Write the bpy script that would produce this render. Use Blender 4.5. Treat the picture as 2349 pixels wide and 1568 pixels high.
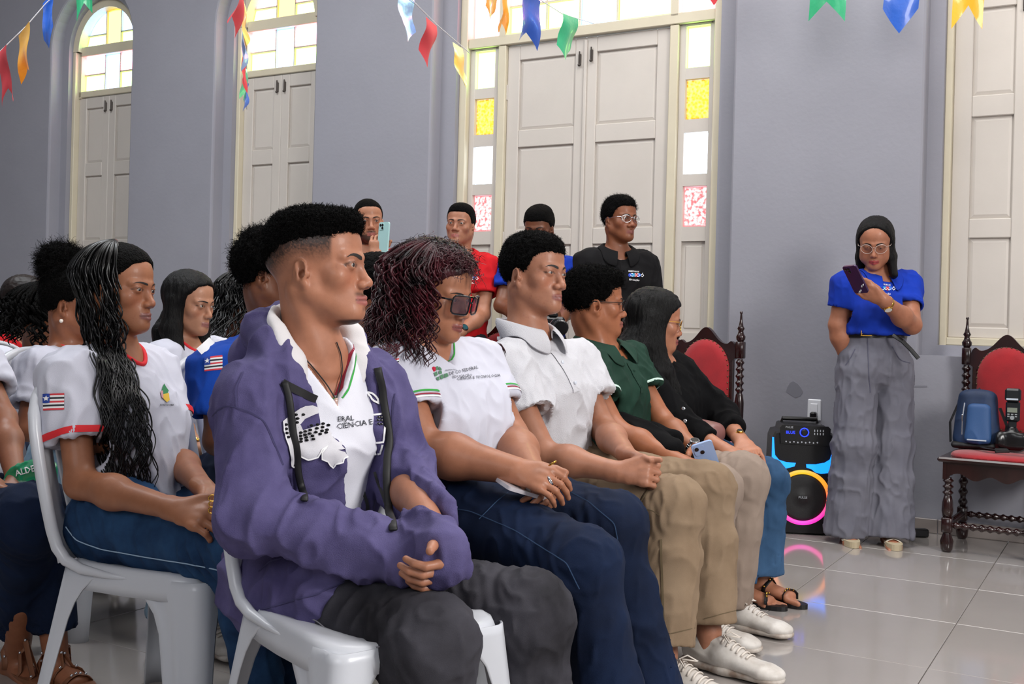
import bpy, math, random
import numpy as np
from mathutils import Vector, Matrix
from mathutils.bvhtree import BVHTree
from mathutils.geometry import tessellate_polygon

for _o in list(bpy.data.objects): bpy.data.objects.remove(_o)
SC = bpy.context.scene
COL = SC.collection

# ------------------------------------------------------------ camera, world, lights, exposure
FPX, CXP, HORP, ROLL, CAMH = 2500.0, 1174.5, 745.0, math.radians(1.5), 1.0
_cd = bpy.data.cameras.new('camera'); CAM = bpy.data.objects.new('camera', _cd); COL.objects.link(CAM)
_cd.sensor_width = 36.0; _cd.lens = FPX / 2349 * 36.0; _cd.shift_y = -(784.0 - HORP) / 2349
_cd.clip_start = 0.05; _cd.clip_end = 100
RGT = np.array([math.cos(ROLL), 0, math.sin(ROLL)]); UPV = np.array([-math.sin(ROLL), 0, math.cos(ROLL)])
CAM.matrix_world = Matrix(((RGT[0], UPV[0], 0, 0), (0, 0, -1, 0), (RGT[2], UPV[2], 0, CAMH), (0, 0, 0, 1)))
SC.camera = CAM

def W(px, py, d):                       # a point seen at photo pixel px,py and d metres away
    a = (px - CXP) / FPX * d; b = (HORP - py) / FPX * d
    return np.array([0, d, CAMH]) + RGT * a + UPV * b

WD = bpy.data.worlds.new('world'); SC.world = WD; WD.use_nodes = True
WD.node_tree.nodes['Background'].inputs[0].default_value = (0.80, 0.88, 1.0, 1)
WD.node_tree.nodes['Background'].inputs[1].default_value = 1.0

def area(name, loc, target, sx, sy, power, col=(1, 1, 1)):
    l = bpy.data.lights.new(name, 'AREA'); l.shape = 'RECTANGLE'; l.size = sx; l.size_y = sy
    l.energy = power; l.color = col
    o = bpy.data.objects.new(name, l); COL.objects.link(o)
    o.location = loc; d = Vector(target) - Vector(loc)
    o.rotation_euler = d.to_track_quat('-Z', 'Y').to_euler()
    return o
# unseen area lights: side daylight from the right, plus fill added behind and overhead
area('side_daylight', (3.5, -0.2, 2.7), (0.0, 3.2, 0.8), 1.7, 1.8, 190, (1.0, 0.97, 0.94))
area('rear_fill', (-1.4, -1.9, 3.0), (-0.2, 4.0, 0.9), 2.8, 2.0, 48, (0.95, 0.97, 1.0))
area('ceiling_fill', (0.9, 4.3, 4.6), (0.9, 4.3, 0), 3.0, 3.0, 105, (1.0, 0.99, 0.98))
area('ceiling_fill', (-3.0, 4.6, 4.6), (-3.0, 5.4, 0), 2.4, 2.4, 115, (0.92, 0.96, 1.0))
SC.view_settings.view_transform = 'Standard'; SC.view_settings.look = 'None'
SC.view_settings.gamma = 1; SC.view_settings.use_curve_mapping = False
SC.view_settings.exposure = 0.42

# ------------------------------------------------------------ small helpers
def lin(c):
    if isinstance(c, str):
        c = c.lstrip('#'); c = tuple(int(c[i:i + 2], 16) / 255 for i in (0, 2, 4))
    return tuple((x / 12.92 if x <= 0.04045 else ((x + 0.055) / 1.055) ** 2.4) for x in c[:3])
def V3(*a): return np.array(a, float)
def nrm(v):
    v = np.asarray(v, float); n = np.linalg.norm(v); return v / n if n > 1e-9 else v
def lerp(a, b, t): return np.asarray(a, float) * (1 - t) + np.asarray(b, float) * t

_mats = {}
def mat(name, col, rough=0.6, metal=0.0, bump=0.0, bscale=200.0, var=0.0, vscale=8.0, col2=None, sheen=0.0,
        emit=0.0, alpha=1.0, coat=0.0, spec=0.5, attr=False, sss=0.0, trans=0.0, bdist=0.002, stretch=None, kind='noise'):
    if name in _mats: return _mats[name]
    m = bpy.data.materials.new(name); m.use_nodes = True; nt = m.node_tree; N = nt.nodes; L = nt.links
    b = N['Principled BSDF']; c = lin(col)
    b.inputs['Base Color'].default_value = (*c, 1); b.inputs['Roughness'].default_value = rough
    b.inputs['Metallic'].default_value = metal; b.inputs['Specular IOR Level'].default_value = spec
    if sheen: b.inputs['Sheen Weight'].default_value = sheen; b.inputs['Sheen Roughness'].default_value = 0.5
    if coat: b.inputs['Coat Weight'].default_value = coat; b.inputs['Coat Roughness'].default_value = 0.08
    if emit: b.inputs['Emission Color'].default_value = (*c, 1); b.inputs['Emission Strength'].default_value = emit
    if alpha < 1: b.inputs['Alpha'].default_value = alpha
    if trans: b.inputs['Transmission Weight'].default_value = trans
    if sss:
        b.inputs['Subsurface Weight'].default_value = sss; b.inputs['Subsurface Radius'].default_value = (0.012, 0.005, 0.003)
        b.inputs['Subsurface Scale'].default_value = 1.0
    tc = N.new('ShaderNodeTexCoord'); src = tc.outputs['Object']
    if stretch:
        mp = N.new('ShaderNodeMapping'); mp.inputs['Scale'].default_value = stretch; L.new(src, mp.inputs[0]); src = mp.outputs[0]
    base = None
    if attr:
        at = N.new('ShaderNodeAttribute'); at.attribute_name = 'Col'; base = at.outputs['Color']
        L.new(base, b.inputs['Base Color'])
    if var or col2:
        n = N.new('ShaderNodeTexNoise'); n.inputs['Scale'].default_value = vscale; n.inputs['Detail'].default_value = 6
        n.inputs['Roughness'].default_value = 0.6
        L.new(src, n.inputs['Vector'])
        mx = N.new('ShaderNodeMix'); mx.data_type = 'RGBA'
        r = N.new('ShaderNodeMapRange'); r.inputs[1].default_value = 0.35; r.inputs[2].default_value = 0.65
        L.new(n.outputs['Fac'], r.inputs[0]); L.new(r.outputs[0], mx.inputs[0])
        if attr:
            mx.blend_type = 'MULTIPLY'; L.new(base, mx.inputs[6]); mx.inputs[7].default_value = (1 - var, 1 - var * 1.1, 1 - var * 1.2, 1)
        else:
            c2 = lin(col2) if col2 else tuple(x * (1 - var) for x in c)
            mx.inputs[6].default_value = (*c, 1); mx.inputs[7].default_value = (*c2, 1)
        L.new(mx.outputs[2], b.inputs['Base Color'])
    if bump:
        if kind == 'noise':
            n2 = N.new('ShaderNodeTexNoise'); n2.inputs['Scale'].default_value = bscale; n2.inputs['Detail'].default_value = 4
            out = n2.outputs['Fac']
        else:
            n2 = N.new('ShaderNodeTexVoronoi'); n2.inputs['Scale'].default_value = bscale; out = n2.outputs['Distance']
        L.new(src, n2.inputs['Vector'])
        bp = N.new('ShaderNodeBump'); bp.inputs['Strength'].default_value = bump; bp.inputs['Distance'].default_value = bdist
        L.new(out, bp.inputs['Height']); L.new(bp.outputs[0], b.inputs['Normal'])
    _mats[name] = m; return m

def cloth(name, col, col2=None, bump=0.35, bscale=700, rough=0.88, var=0.12, vscale=6, sheen=0.0):
    return mat(name, col, rough=rough, bump=bump, bscale=bscale, var=var, vscale=vscale, col2=col2, sheen=sheen, spec=0.25)

def make_mesh(name, v, f, smooth=True, col=None):
    me = bpy.data.meshes.new(name)
    v = np.asarray(v, np.float32)
    if isinstance(f, np.ndarray):
        n, k = f.shape
        me.vertices.add(len(v)); me.vertices.foreach_set('co', v.ravel())
        me.loops.add(n * k); me.loops.foreach_set('vertex_index', f.astype(np.int32).ravel())
        me.polygons.add(n); me.polygons.foreach_set('loop_start', np.arange(0, n * k, k, dtype=np.int32))
        me.polygons.foreach_set('loop_total', np.full(n, k, np.int32)); me.update(calc_edges=True)
    else:
        me.from_pydata([tuple(map(float, p)) for p in v], [], [tuple(int(i) for i in q) for q in f]); me.update()
    if smooth: me.polygons.foreach_set('use_smooth', np.ones(len(me.polygons), bool))
    if col is not None:
        a = me.color_attributes.new('Col', 'FLOAT_COLOR', 'POINT')
        c = np.ones((len(v), 4), np.float32); c[:, :3] = col; a.data.foreach_set('color', c.ravel())
    return me

def obj(name, v, f, m, parent=None, smooth=True, col=None):
    """one mesh object; v in world space, stored relative to its parent chain"""
    v = np.asarray(v, float)
    if parent is None: off = v.mean(0) * 0
    else: off = world_of(parent)
    me = make_mesh(name, v - off, f, smooth, col); o = bpy.data.objects.new(name, me)
    if m is not None: me.materials.append(m)
    COL.objects.link(o)
    if parent is not None: o.parent = parent
    return o
def world_of(o):
    p = np.zeros(3)
    while o is not None:
        p += np.array(o.location); o = o.parent
    return p
def thing(name, label, cat, loc=(0, 0, 0), group=None):
    o = bpy.data.objects.new(name, None); COL.objects.link(o); o.empty_display_size = 0.1
    o.location = tuple(float(x) for x in loc); o['label'] = label; o['category'] = cat
    if group: o['group'] = group
    return o
def tag(o, label, cat, group=None):
    o['label'] = label; o['category'] = cat
    if group: o['group'] = group
    return o
def centre(o):
    """move a top-level mesh's origin to its base"""
    me = o.data; n = len(me.vertices); a = np.empty(n * 3, np.float32); me.vertices.foreach_get('co', a); a = a.reshape(-1, 3)
    c = (a.min(0) + a.max(0)) / 2; c[2] = a[:, 2].min(); me.vertices.foreach_set('co', (a - c).ravel()); me.update()
    o.location = tuple(float(x) for x in (np.array(o.location) + c)); return o

class MB:                                # collects shapes into one mesh
    def __init__(s): s.v = []; s.f = []; s.n = 0
    def add(s, v, f):
        v = np.asarray(v, float); s.v.append(v); s.f += [tuple(int(i) + s.n for i in q) for q in f]; s.n += len(v)
    def box(s, c, size, M=None, bev=0.0):
        hx, hy, hz = np.asarray(size, float) / 2
        if bev <= 0:
            v = np.array([(x, y, z) for x in (-hx, hx) for y in (-hy, hy) for z in (-hz, hz)])
            f = [(0, 1, 3, 2), (4, 6, 7, 5), (0, 4, 5, 1), (2, 3, 7, 6), (0, 2, 6, 4), (1, 5, 7, 3)]
        else:
            b = min(bev, hx * .98, hy * .98, hz * .98); v = []; idx = {}
            for sx in (-1, 1):
                for sy in (-1, 1):
                    for sz in (-1, 1):
                        idx[(sx, sy, sz)] = len(v)
                        v += [(sx * hx, sy * (hy - b), sz * (hz - b)), (sx * (hx - b), sy * hy, sz * (hz - b)), (sx * (hx - b), sy * (hy - b), sz * hz)]
            f = []
            def q(*a):
                p = [np.array(v[i]) for i in a]; n = np.cross(p[1] - p[0], p[2] - p[0])
                f.append(a if n @ sum(p) > 0 else a[::-1])
            for ax in range(3):
                o1, o2 = [i for i in range(3) if i != ax]
                for sg in (-1, 1):
                    k = []
                    for a, b2 in ((-1, -1), (1, -1), (1, 1), (-1, 1)):
                        key = [0, 0, 0]; key[ax] = sg; key[o1] = a; key[o2] = b2; k.append(idx[tuple(key)] + ax)
                    q(*k)
            for ax in range(3):
                o1, o2 = [i for i in range(3) if i != ax]
                for a in (-1, 1):
                    for b2 in (-1, 1):
                        k0 = [0, 0, 0]; k1 = [0, 0, 0]; k0[ax] = -1; k1[ax] = 1
                        for k in (k0, k1): k[o1] = a; k[o2] = b2
                        q(idx[tuple(k0)] + o1, idx[tuple(k1)] + o1, idx[tuple(k1)] + o2, idx[tuple(k0)] + o2)
            for i in idx.values(): q(i, i + 1, i + 2)
            v = np.array(v)
        if M is not None: v = v @ np.asarray(M).T
        s.add(v + np.asarray(c), f); return s
    def lathe(s, base, axis, prof, n=16):
        """prof: (height, radius) along axis"""
        a = nrm(axis); u = nrm(np.cross(a, (0, 0, 1) if abs(a[2]) < .9 else (1, 0, 0))); w = np.cross(a, u); v = []
        for h, r in prof:
            for i in range(n):
                t = 2 * math.pi * i / n; v.append(np.asarray(base) + a * h + (u * math.cos(t) + w * math.sin(t)) * max(r, 1e-4))
        f = [(j * n + i, j * n + (i + 1) % n, (j + 1) * n + (i + 1) % n, (j + 1) * n + i) for j in range(len(prof) - 1) for i in range(n)]
        f.append(tuple(range(n))[::-1]); f.append(tuple((len(prof) - 1) * n + i for i in range(n))); s.add(v, f); return s
    def tube(s, pts, r, n=8, close=False, flat=1.0, up=None):
        pts = [np.asarray(p, float) for p in pts]; m = len(pts); v = []
        rr = r if hasattr(r, '__len__') else [r] * m
        u = None
        for i, p in enumerate(pts):
            if close: t = nrm(pts[(i + 1) % m] - pts[i - 1])
            else: t = nrm(pts[min(i + 1, m - 1)] - pts[max(i - 1, 0)])
            if up is not None: u = nrm(np.cross(t, up))
            elif u is None: u = nrm(np.cross(t, (0, 0, 1) if abs(t[2]) < .9 else (1, 0, 0)))
            else: u = nrm(u - t * (u @ t))
            w = np.cross(t, u)
            for k in range(n):
                a = 2 * math.pi * k / n + (math.pi / 4 if n == 4 else 0); v.append(p + (u * math.cos(a) + w * math.sin(a) * flat) * rr[i])
        f = [(j * n + i, j * n + (i + 1) % n, ((j + 1) % m) * n + (i + 1) % n, ((j + 1) % m) * n + i) for j in range(m if close else m - 1) for i in range(n)]
        if not close: f.append(tuple(range(n))[::-1]); f.append(tuple((m - 1) * n + i for i in range(n)))
        s.add(v, f); return s
    def ball(s, c, r, n=12, M=None):
        r = np.ones(3) * r; v = []; 
        for j in range(1, n):
            for i in range(n * 2 // 2 + 4):
                m = n * 2 // 2 + 4; a = 2 * math.pi * i / m; b = math.pi * j / n
                v.append((r[0] * math.sin(b) * math.cos(a), r[1] * math.sin(b) * math.sin(a), r[2] * math.cos(b)))
        m = n + 4; top = len(v); v += [(0, 0, r[2]), (0, 0, -r[2])]
        f = [(j * m + i, (j + 1) * m + i, (j + 1) * m + (i + 1) % m, j * m + (i + 1) % m) for j in range(n - 2) for i in range(m)]
        f += [(top, i, (i + 1) % m) for i in range(m)] + [(top + 1, (n - 2) * m + (i + 1) % m, (n - 2) * m + i) for i in range(m)]
        v = np.array(v)
        if M is not None: v = v @ np.asarray(M).T
        s.add(v + np.asarray(c), f); return s
    def prism(s, poly, ax, ay, org, n, thick):
        """extrude a 2-D outline in plane (ax, ay) at org by thick along n"""
        ax, ay, n, org = map(lambda a: np.asarray(a, float), (ax, ay, n, org))
        k = len(poly); top = [org + ax * x + ay * y for x, y in poly]; bot = [p + n * thick for p in top]
        tri = tessellate_polygon([[Vector((x, y, 0)) for x, y in poly]])
        f = [tuple(t) for t in tri] + [tuple(i + k for i in t[::-1]) for t in tri] + [(i, (i + 1) % k, (i + 1) % k + k, i + k) for i in range(k)]
        s.add(top + bot, f); return s
    def build(s, name, m, parent=None, smooth=False):
        if not s.v: return None
        return obj(name, np.concatenate(s.v), s.f, m, parent, smooth)

# ------------------------------------------------------------ value noise
_rs = np.random.RandomState(7); _H = _rs.rand(4096).astype(np.float32)
def vnoise(p):
    p = np.asarray(p, np.float32); i = np.floor(p).astype(np.int64); f = p - i; f = f * f * (3 - 2 * f)
    def h(a, b, c): return _H[((a * 73856093) ^ (b * 19349663) ^ (c * 83492791)) & 4095]
    r = 0
    for dx in (0, 1):
        wx = f[..., 0] if dx else 1 - f[..., 0]
        for dy in (0, 1):
            wy = f[..., 1] if dy else 1 - f[..., 1]
            for dz in (0, 1):
                wz = f[..., 2] if dz else 1 - f[..., 2]
                r = r + wx * wy * wz * h(i[..., 0] + dx, i[..., 1] + dy, i[..., 2] + dz)
    return r
def ridged(p): return 1 - np.abs(2 * vnoise(p) - 1)

# ------------------------------------------------------------ signed distance modelling
class Field:
    def __init__(s): s.ops = []
    def _add(s, fn, c0, c1, r, k, mode):
        lo = np.minimum(c0, c1) - r; hi = np.maximum(c0, c1) + r; s.ops.append((fn, lo, hi, k, mode)); return s
    def cap(s, A, B, rA, rB, side=None, k=0.02, mode='add', end=1.0, p=2.0):
        A = np.asarray(A, float); B = np.asarray(B, float)
        rA = (rA, rA) if np.isscalar(rA) else rA; rB = (rB, rB) if np.isscalar(rB) else rB
        L = np.linalg.norm(B - A); w = (B - A) / L if L > 1e-6 else V3(0, 0, 1)
        if side is None: side = np.cross(w, (0, 0, 1) if abs(w[2]) < .9 else (1, 0, 0))
        sd = nrm(np.asarray(side) - w * (np.asarray(side) @ w)); fr = np.cross(w, sd)
        def fn(X, Y, Z):
            dw = (X - A[0]) * w[0] + (Y - A[1]) * w[1] + (Z - A[2]) * w[2]
            t = np.clip(dw / max(L, 1e-6), 0, 1); zw = dw - t * L
            xs = (X - A[0]) * sd[0] + (Y - A[1]) * sd[1] + (Z - A[2]) * sd[2]
            yf = (X - A[0]) * fr[0] + (Y - A[1]) * fr[1] + (Z - A[2]) * fr[2]
            hw = rA[0] + (rB[0] - rA[0]) * t; hd = rA[1] + (rB[1] - rA[1]) * t; hz = np.minimum(hw, hd) * end
            a = xs / hw; b = yf / hd; c = zw / hz
            if p == 2.0: k0 = np.sqrt(a * a + b * b + c * c) + 1e-6
            else: k0 = (np.abs(a) ** p + np.abs(b) ** p + np.abs(c) ** p) ** (1 / p) + 1e-6
            k1 = np.sqrt((a / hw) ** 2 + (b / hd) ** 2 + (c / hz) ** 2) + 1e-6
            if p == 2.0: return k0 * (k0 - 1) / k1
            return (k0 - 1) * np.minimum(hw, hd)
        return s._add(fn, A, B, max(*rA, *rB) + k + 0.012, k, mode)
    def ell(s, c, r, M=None, k=0.02, mode='add', p=2.0):
        """ellipsoid; columns of M are its axes"""
        c = np.asarray(c, float); r = np.ones(3) * r; M = np.eye(3) if M is None else np.asarray(M)
        def fn(X, Y, Z):
            a = [((X - c[0]) * M[0, i] + (Y - c[1]) * M[1, i] + (Z - c[2]) * M[2, i]) / r[i] for i in range(3)]
            if p != 2.0:
                return ((abs(a[0]) ** p + abs(a[1]) ** p + abs(a[2]) ** p) ** (1 / p) - 1) * r.min()
            k0 = np.sqrt(a[0] ** 2 + a[1] ** 2 + a[2] ** 2) + 1e-6
            k1 = np.sqrt((a[0] / r[0]) ** 2 + (a[1] / r[1]) ** 2 + (a[2] / r[2]) ** 2) + 1e-6
            return k0 * (k0 - 1) / k1
        return s._add(fn, c, c, r.max() + k + 0.012, k, mode)
    def cutplane(s, c, n, rad, k=0.004):
        """removes what lies on the +n side of a plane, within rad of c"""
        c = np.asarray(c, float); n = nrm(n)
        def fn(X, Y, Z):
            d = (X - c[0]) * n[0] + (Y - c[1]) * n[1] + (Z - c[2]) * n[2]
            e = np.sqrt((X - c[0]) ** 2 + (Y - c[1]) ** 2 + (Z - c[2]) ** 2) - rad
            return np.maximum(-d, e)
        return s._add(fn, c, c, rad + 0.02, k, 'sub')
    def custom(s, fn, lo, hi, k=0.004, mode='sub'):
        s.ops.append((fn, np.asarray(lo, float), np.asarray(hi, float), k, mode)); return s
    def mesh(s, h, extra=0.0):
        adds = [o for o in s.ops if o[4] == 'add']
        lo = np.min([o[1] for o in adds], 0) - 2 * h; hi = np.max([o[2] for o in adds], 0) + 2 * h
        n = np.ceil((hi - lo) / h).astype(int) + 1
        F = np.full(n, 0.5, np.float32)
        for fn, a, b, k, mode in s.ops:
            i0 = np.clip(np.floor((a - lo) / h).astype(int), 0, n - 1); i1 = np.clip(np.ceil((b - lo) / h).astype(int) + 1, 1, n)
            if (i1 <= i0).any(): continue
            X = (lo[0] + h * np.arange(i0[0], i1[0])).astype(np.float32)[:, None, None]
            Y = (lo[1] + h * np.arange(i0[1], i1[1])).astype(np.float32)[None, :, None]
            Z = (lo[2] + h * np.arange(i0[2], i1[2])).astype(np.float32)[None, None, :]
            d = fn(X, Y, Z).astype(np.float32); sl = tuple(slice(i0[j], i1[j]) for j in range(3)); g = F[sl]
            if mode == 'add':
                hh = np.maximum(k - np.abs(g - d), 0) / max(k, 1e-6); F[sl] = np.minimum(g, d) - hh * hh * k * 0.25
            else:
                d = -d; hh = np.maximum(k - np.abs(g - d), 0) / max(k, 1e-6); F[sl] = np.maximum(g, d) + hh * hh * k * 0.25
        return surface_nets(F, lo, h)

def surface_nets(F, lo, h):
    ins = F < 0; n = np.array(F.shape); cn = n - 1
    eid = []; pos = []; quads = []
    cid = lambda i, j, k: (i * cn[1] + j) * cn[2] + k
    for ax in range(3):
        a = [slice(None)] * 3; b = [slice(None)] * 3; a[ax] = slice(0, -1); b[ax] = slice(1, None)
        ch = np.nonzero(ins[tuple(a)] != ins[tuple(b)])
        if len(ch[0]) == 0: continue
        i = np.stack(ch, 1); j = i.copy(); j[:, ax] += 1
        f0 = F[tuple(i.T)]; f1 = F[tuple(j.T)]; t = f0 / (f0 - f1)
        p = i.astype(np.float32); p[:, ax] += t
        o1, o2 = [(1, 2), (2, 0), (0, 1)][ax]
        ok = (i[:, o1] > 0) & (i[:, o2] > 0) & (i[:, o1] < cn[o1]) & (i[:, o2] < cn[o2])
        i = i[ok]; p = p[ok]; sgn = f0[ok] < 0
        q = []
        for d1, d2 in ((-1, -1), (0, -1), (0, 0), (-1, 0)):
            c = i.copy(); c[:, o1] += d1; c[:, o2] += d2; q.append(cid(c[:, 0], c[:, 1], c[:, 2]))
        q = np.stack(q, 1)
        for c in range(4): eid.append(q[:, c]); pos.append(p)
        q[~sgn] = q[~sgn][:, ::-1]; quads.append(q)
    E = np.concatenate(eid); P = np.concatenate(pos); Q = np.concatenate(quads)
    u, inv = np.unique(E, return_inverse=True); cnt = np.bincount(inv).astype(np.float32)
    v = np.stack([np.bincount(inv, weights=P[:, k]) / cnt for k in range(3)], 1)
    Qi = np.searchsorted(u, Q)
    return v * h + lo, Qi

def vnormals(v, q):
    a = v[q[:, 2]] - v[q[:, 0]]; b = v[q[:, 3]] - v[q[:, 1]]; n = np.cross(a, b); out = np.zeros_like(v)
    for k in range(4):
        for c in range(3): out[:, c] += np.bincount(q[:, k], weights=n[:, c], minlength=len(v))
    return out / (np.linalg.norm(out, axis=1, keepdims=True) + 1e-9)
def relax(v, q, it=1, lam=0.5):
    for _ in range(it):
        s = np.zeros_like(v); c = np.zeros(len(v))
        for k in range(4):
            a = q[:, k]; b = q[:, (k + 1) % 4]
            for d in range(3):
                s[:, d] += np.bincount(a, weights=v[b, d], minlength=len(v)) + np.bincount(b, weights=v[a, d], minlength=len(v))
            c += np.bincount(a, minlength=len(v)) + np.bincount(b, minlength=len(v))
        v = v * (1 - lam) + lam * s / np.maximum(c, 1)[:, None]
    return v

# ------------------------------------------------------------ things laid onto a surface (prints, stripes, stitching)
def bvh_of(v, q): return BVHTree.FromPolygons([tuple(map(float, p)) for p in v], [tuple(int(i) for i in f) for f in q])
def obvh(o):
    me = o.data; n = len(me.vertices); a = np.empty(n * 3, np.float32); me.vertices.foreach_get('co', a)
    v = a.reshape(-1, 3) + world_of(o); return BVHTree.FromPolygons([tuple(map(float, p)) for p in v], [tuple(p.vertices) for p in me.polygons])
def drape(bvh, pts, view, off=0.0015, maxd=0.5):
    """drop points along view onto the surface; returns points lifted by off towards where they came from"""
    out = []; view = Vector(nrm(view))
    for p in pts:
        p = Vector(tuple(float(x) for x in p)); h = bvh.ray_cast(p - view * 0.12, view, maxd)
        if h[0] is None:
            g = bvh.find_nearest(p); out.append(np.array(g[0] + g[1] * off) if g[0] is not None else np.array(p))
        else:
            nn = h[1] if h[1].dot(view) < 0 else -h[1]
            out.append(np.array(h[0] - view * off * 0.4 + nn * off * 0.6))
    return np.array(out)
def patch(name, bvh, poly, org, ax, ay, m, parent, off=0.0015, res=0.006, thick=0.0):
    """a flat outline (2-D points, metres, in ax/ay at org) pressed onto the surface"""
    ax = nrm(ax); ay = nrm(ay); view = -nrm(np.cross(ax, ay))
    xs = [p[0] for p in poly]; ys = [p[1] for p in poly]
    # grid triangulation clipped to outline through fine tessellation of the outline strips
    x0, x1, y0, y1 = min(xs), max(xs), min(ys), max(ys)
    import bmesh
    bm = bmesh.new(); vs = [bm.verts.new((x, y, 0)) for x, y in poly]; bm.faces.new(vs)
    for lo_, hi_, a in ((x0, x1, 0), (y0, y1, 1)):
        k = int((hi_ - lo_) / res)
        for i in range(1, k + 1):
            c = lo_ + (hi_ - lo_) * i / (k + 1); co = [0, 0, 0]; no = [0, 0, 0]; co[a] = c; no[a] = 1
            bmesh.ops.bisect_plane(bm, geom=bm.verts[:] + bm.edges[:] + bm.faces[:], plane_co=co, plane_no=no)
    bm.verts.index_update(); P = np.array([v.co[:] for v in bm.verts]); F = [tuple(v.index for v in f.verts) for f in bm.faces]; bm.free()
    pts = np.asarray(org) + P[:, :1] * ax + P[:, 1:2] * ay
    return obj(name, drape(bvh, pts, view, off), F, m, parent, True)
def ribbon(bvh, pts, width, view, off=0.0015, step=0.008):
    """verts, faces of a stripe along pts (world) pressed onto the surface"""
    pts = [np.asarray(p, float) for p in pts]; dens = []
    for a, b in zip(pts[:-1], pts[1:]):
        k = max(1, int(np.linalg.norm(b - a) / step)); dens += [lerp(a, b, i / k) for i in range(k)]
    dens.append(pts[-1]); dens = np.array(dens); view = nrm(view)
    t = np.gradient(dens, axis=0); s = np.cross(t, view); s /= np.linalg.norm(s, axis=1, keepdims=True) + 1e-9
    a = drape(bvh, dens - s * width / 2, view, off); b = drape(bvh, dens + s * width / 2, view, off); n = len(dens)
    return np.concatenate([a, b]), [(i, i + 1, n + i + 1, n + i) for i in range(n - 1)]
def stripe(name, bvh, pts, width, view, m, parent, off=0.0015, step=0.008):
    v, f = ribbon(bvh, pts, width, view, off, step); return obj(name, v, f, m, parent, True)
def writing(name, txt, bvh, org, ax, ay, size, m, parent, off=0.0012, bold=False):
    """lettering pressed onto the surface, left-bottom at org"""
    cu = bpy.data.curves.new('t', 'FONT'); cu.body = txt; cu.size = size; cu.resolution_u = 2
    if bold: cu.offset = size * 0.02
    o = bpy.data.objects.new('t', cu); COL.objects.link(o); bpy.context.view_layer.update()
    me = bpy.data.meshes.new_from_object(o.evaluated_get(bpy.context.evaluated_depsgraph_get()))
    P = np.array([v.co[:] for v in me.vertices]); F = [tuple(p.vertices) for p in me.polygons]
    bpy.data.objects.remove(o); bpy.data.meshes.remove(me)
    ax = nrm(ax); ay = nrm(ay); pts = np.asarray(org) + P[:, :1] * ax + P[:, 1:2] * ay
    if bvh is not None: pts = drape(bvh, pts, -nrm(np.cross(ax, ay)), off)
    o = obj(name, pts, F, m, parent, False); o['kind'] = 'stuff'; return o
# ------------------------------------------------------------ the hall
WD_ = V3(-0.86777, 0.49697, 0); NW = V3(0.49697, 0.86777, 0); P0 = V3(1.88, 5.7, 0); ZU = V3(0, 0, 1)
def T(t, z, off=0.0): return P0 + WD_ * t + NW * off + ZU * z
MWALL = mat('wall_paint', '#93939c', rough=0.75, bump=0.25, bscale=35, var=0.06, vscale=1.6, bdist=0.004, spec=0.3)
MWOOD = mat('cream_paint', '#c5beb6', rough=0.5, bump=0.15, bscale=60, var=0.05, vscale=3, bdist=0.002)
MCREAM = mat('cream_frame_paint', '#cdc4ad', rough=0.5, bump=0.12, bscale=50, var=0.07, vscale=4)
MDARK = mat('dark_iron', '#4a4440', rough=0.5, metal=0.6)
def struct(o): o['kind'] = 'structure'; return o

WC = {'window_1': 6.13, 'window_2': 4.28, 'window_3': -0.71}; DC = 1.80
def arch(c, hw, z0, zs, n=20):
    return [(c - hw, z0), (c + hw, z0)] + [(c + hw * math.cos(a), zs + hw * math.sin(a)) for a in np.linspace(0, math.pi, n)]
def plate(loops, off, flip=False):
    tri = tessellate_polygon([[Vector((t, z, 0)) for t, z in lp] for lp in loops])
    flat = [p for lp in loops for p in lp]; return [T(t, z, off) for t, z in flat], [tuple(x) for x in tri]
ZC = 4.9
mb = MB(); outer = [(-4.6, 0), (9.2, 0), (9.2, ZC), (-4.6, ZC)]
holesA = [arch(c, 0.49, 0.90, 3.17) for c in WC.values()] + [arch(DC, 1.03, 0.0, 3.25, 28)]
holesA[-1] = [(t, max(z, 0.0)) for t, z in holesA[-1]]
eps = 0.002; holesA[-1][0] = (DC - 1.03, eps); holesA[-1][1] = (DC + 1.03, eps)
mb.add(*plate([outer] + [h[::-1] for h in holesA], 0.0))
def reveal(h, o1, o2):
    n = len(h); v = [T(t, z, o1) for t, z in h] + [T(t, z, o2) for t, z in h]; return v, [(i, (i + 1) % n, n + (i + 1) % n, n + i) for i in range(n)]
def soft_reveal(h, c, zs):
    # plastered edge: a small rounded arris, then the flat of the reveal
    prev = h; o = 0.0
    for do, sh in ((0.006, 0.010), (0.018, 0.004), (0.11, 0.0)):
        cur = []
        for t, z in prev:
            d = V3(c - t, (zs - z) if z > zs else 0, 0); d = nrm(d) if np.linalg.norm(d) > .01 else d; cur.append((t + d[0] * sh, z + d[1] * sh))
        n = len(h); v = [T(t, z, o) for t, z in prev] + [T(t, z, do) for t, z in cur]; mb.add(v, [(i, (i + 1) % n, n + (i + 1) % n, n + i) for i in range(n)]); prev = cur; o = do
for (nm, c), h in zip(list(WC.items()) + [('d', DC)], holesA): soft_reveal(h, c, 3.17 if nm != 'd' else 3.25)
holesB = [arch(c, 0.40, 0.955, 3.17) for c in WC.values()] + [arch(DC, 0.90, 0.002, 3.25, 28)]
bigB = [arch(c, 0.50, 0.88, 3.17) for c in WC.values()] + [arch(DC, 1.04, 0.0, 3.25, 28)]
for a, b in zip(bigB, holesB):
    mb.add(*plate([a, b[::-1]], 0.11)); mb.add(*reveal(b, 0.11, 0.30))
walls = struct(mb.build('wall_back', MWALL))
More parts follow.
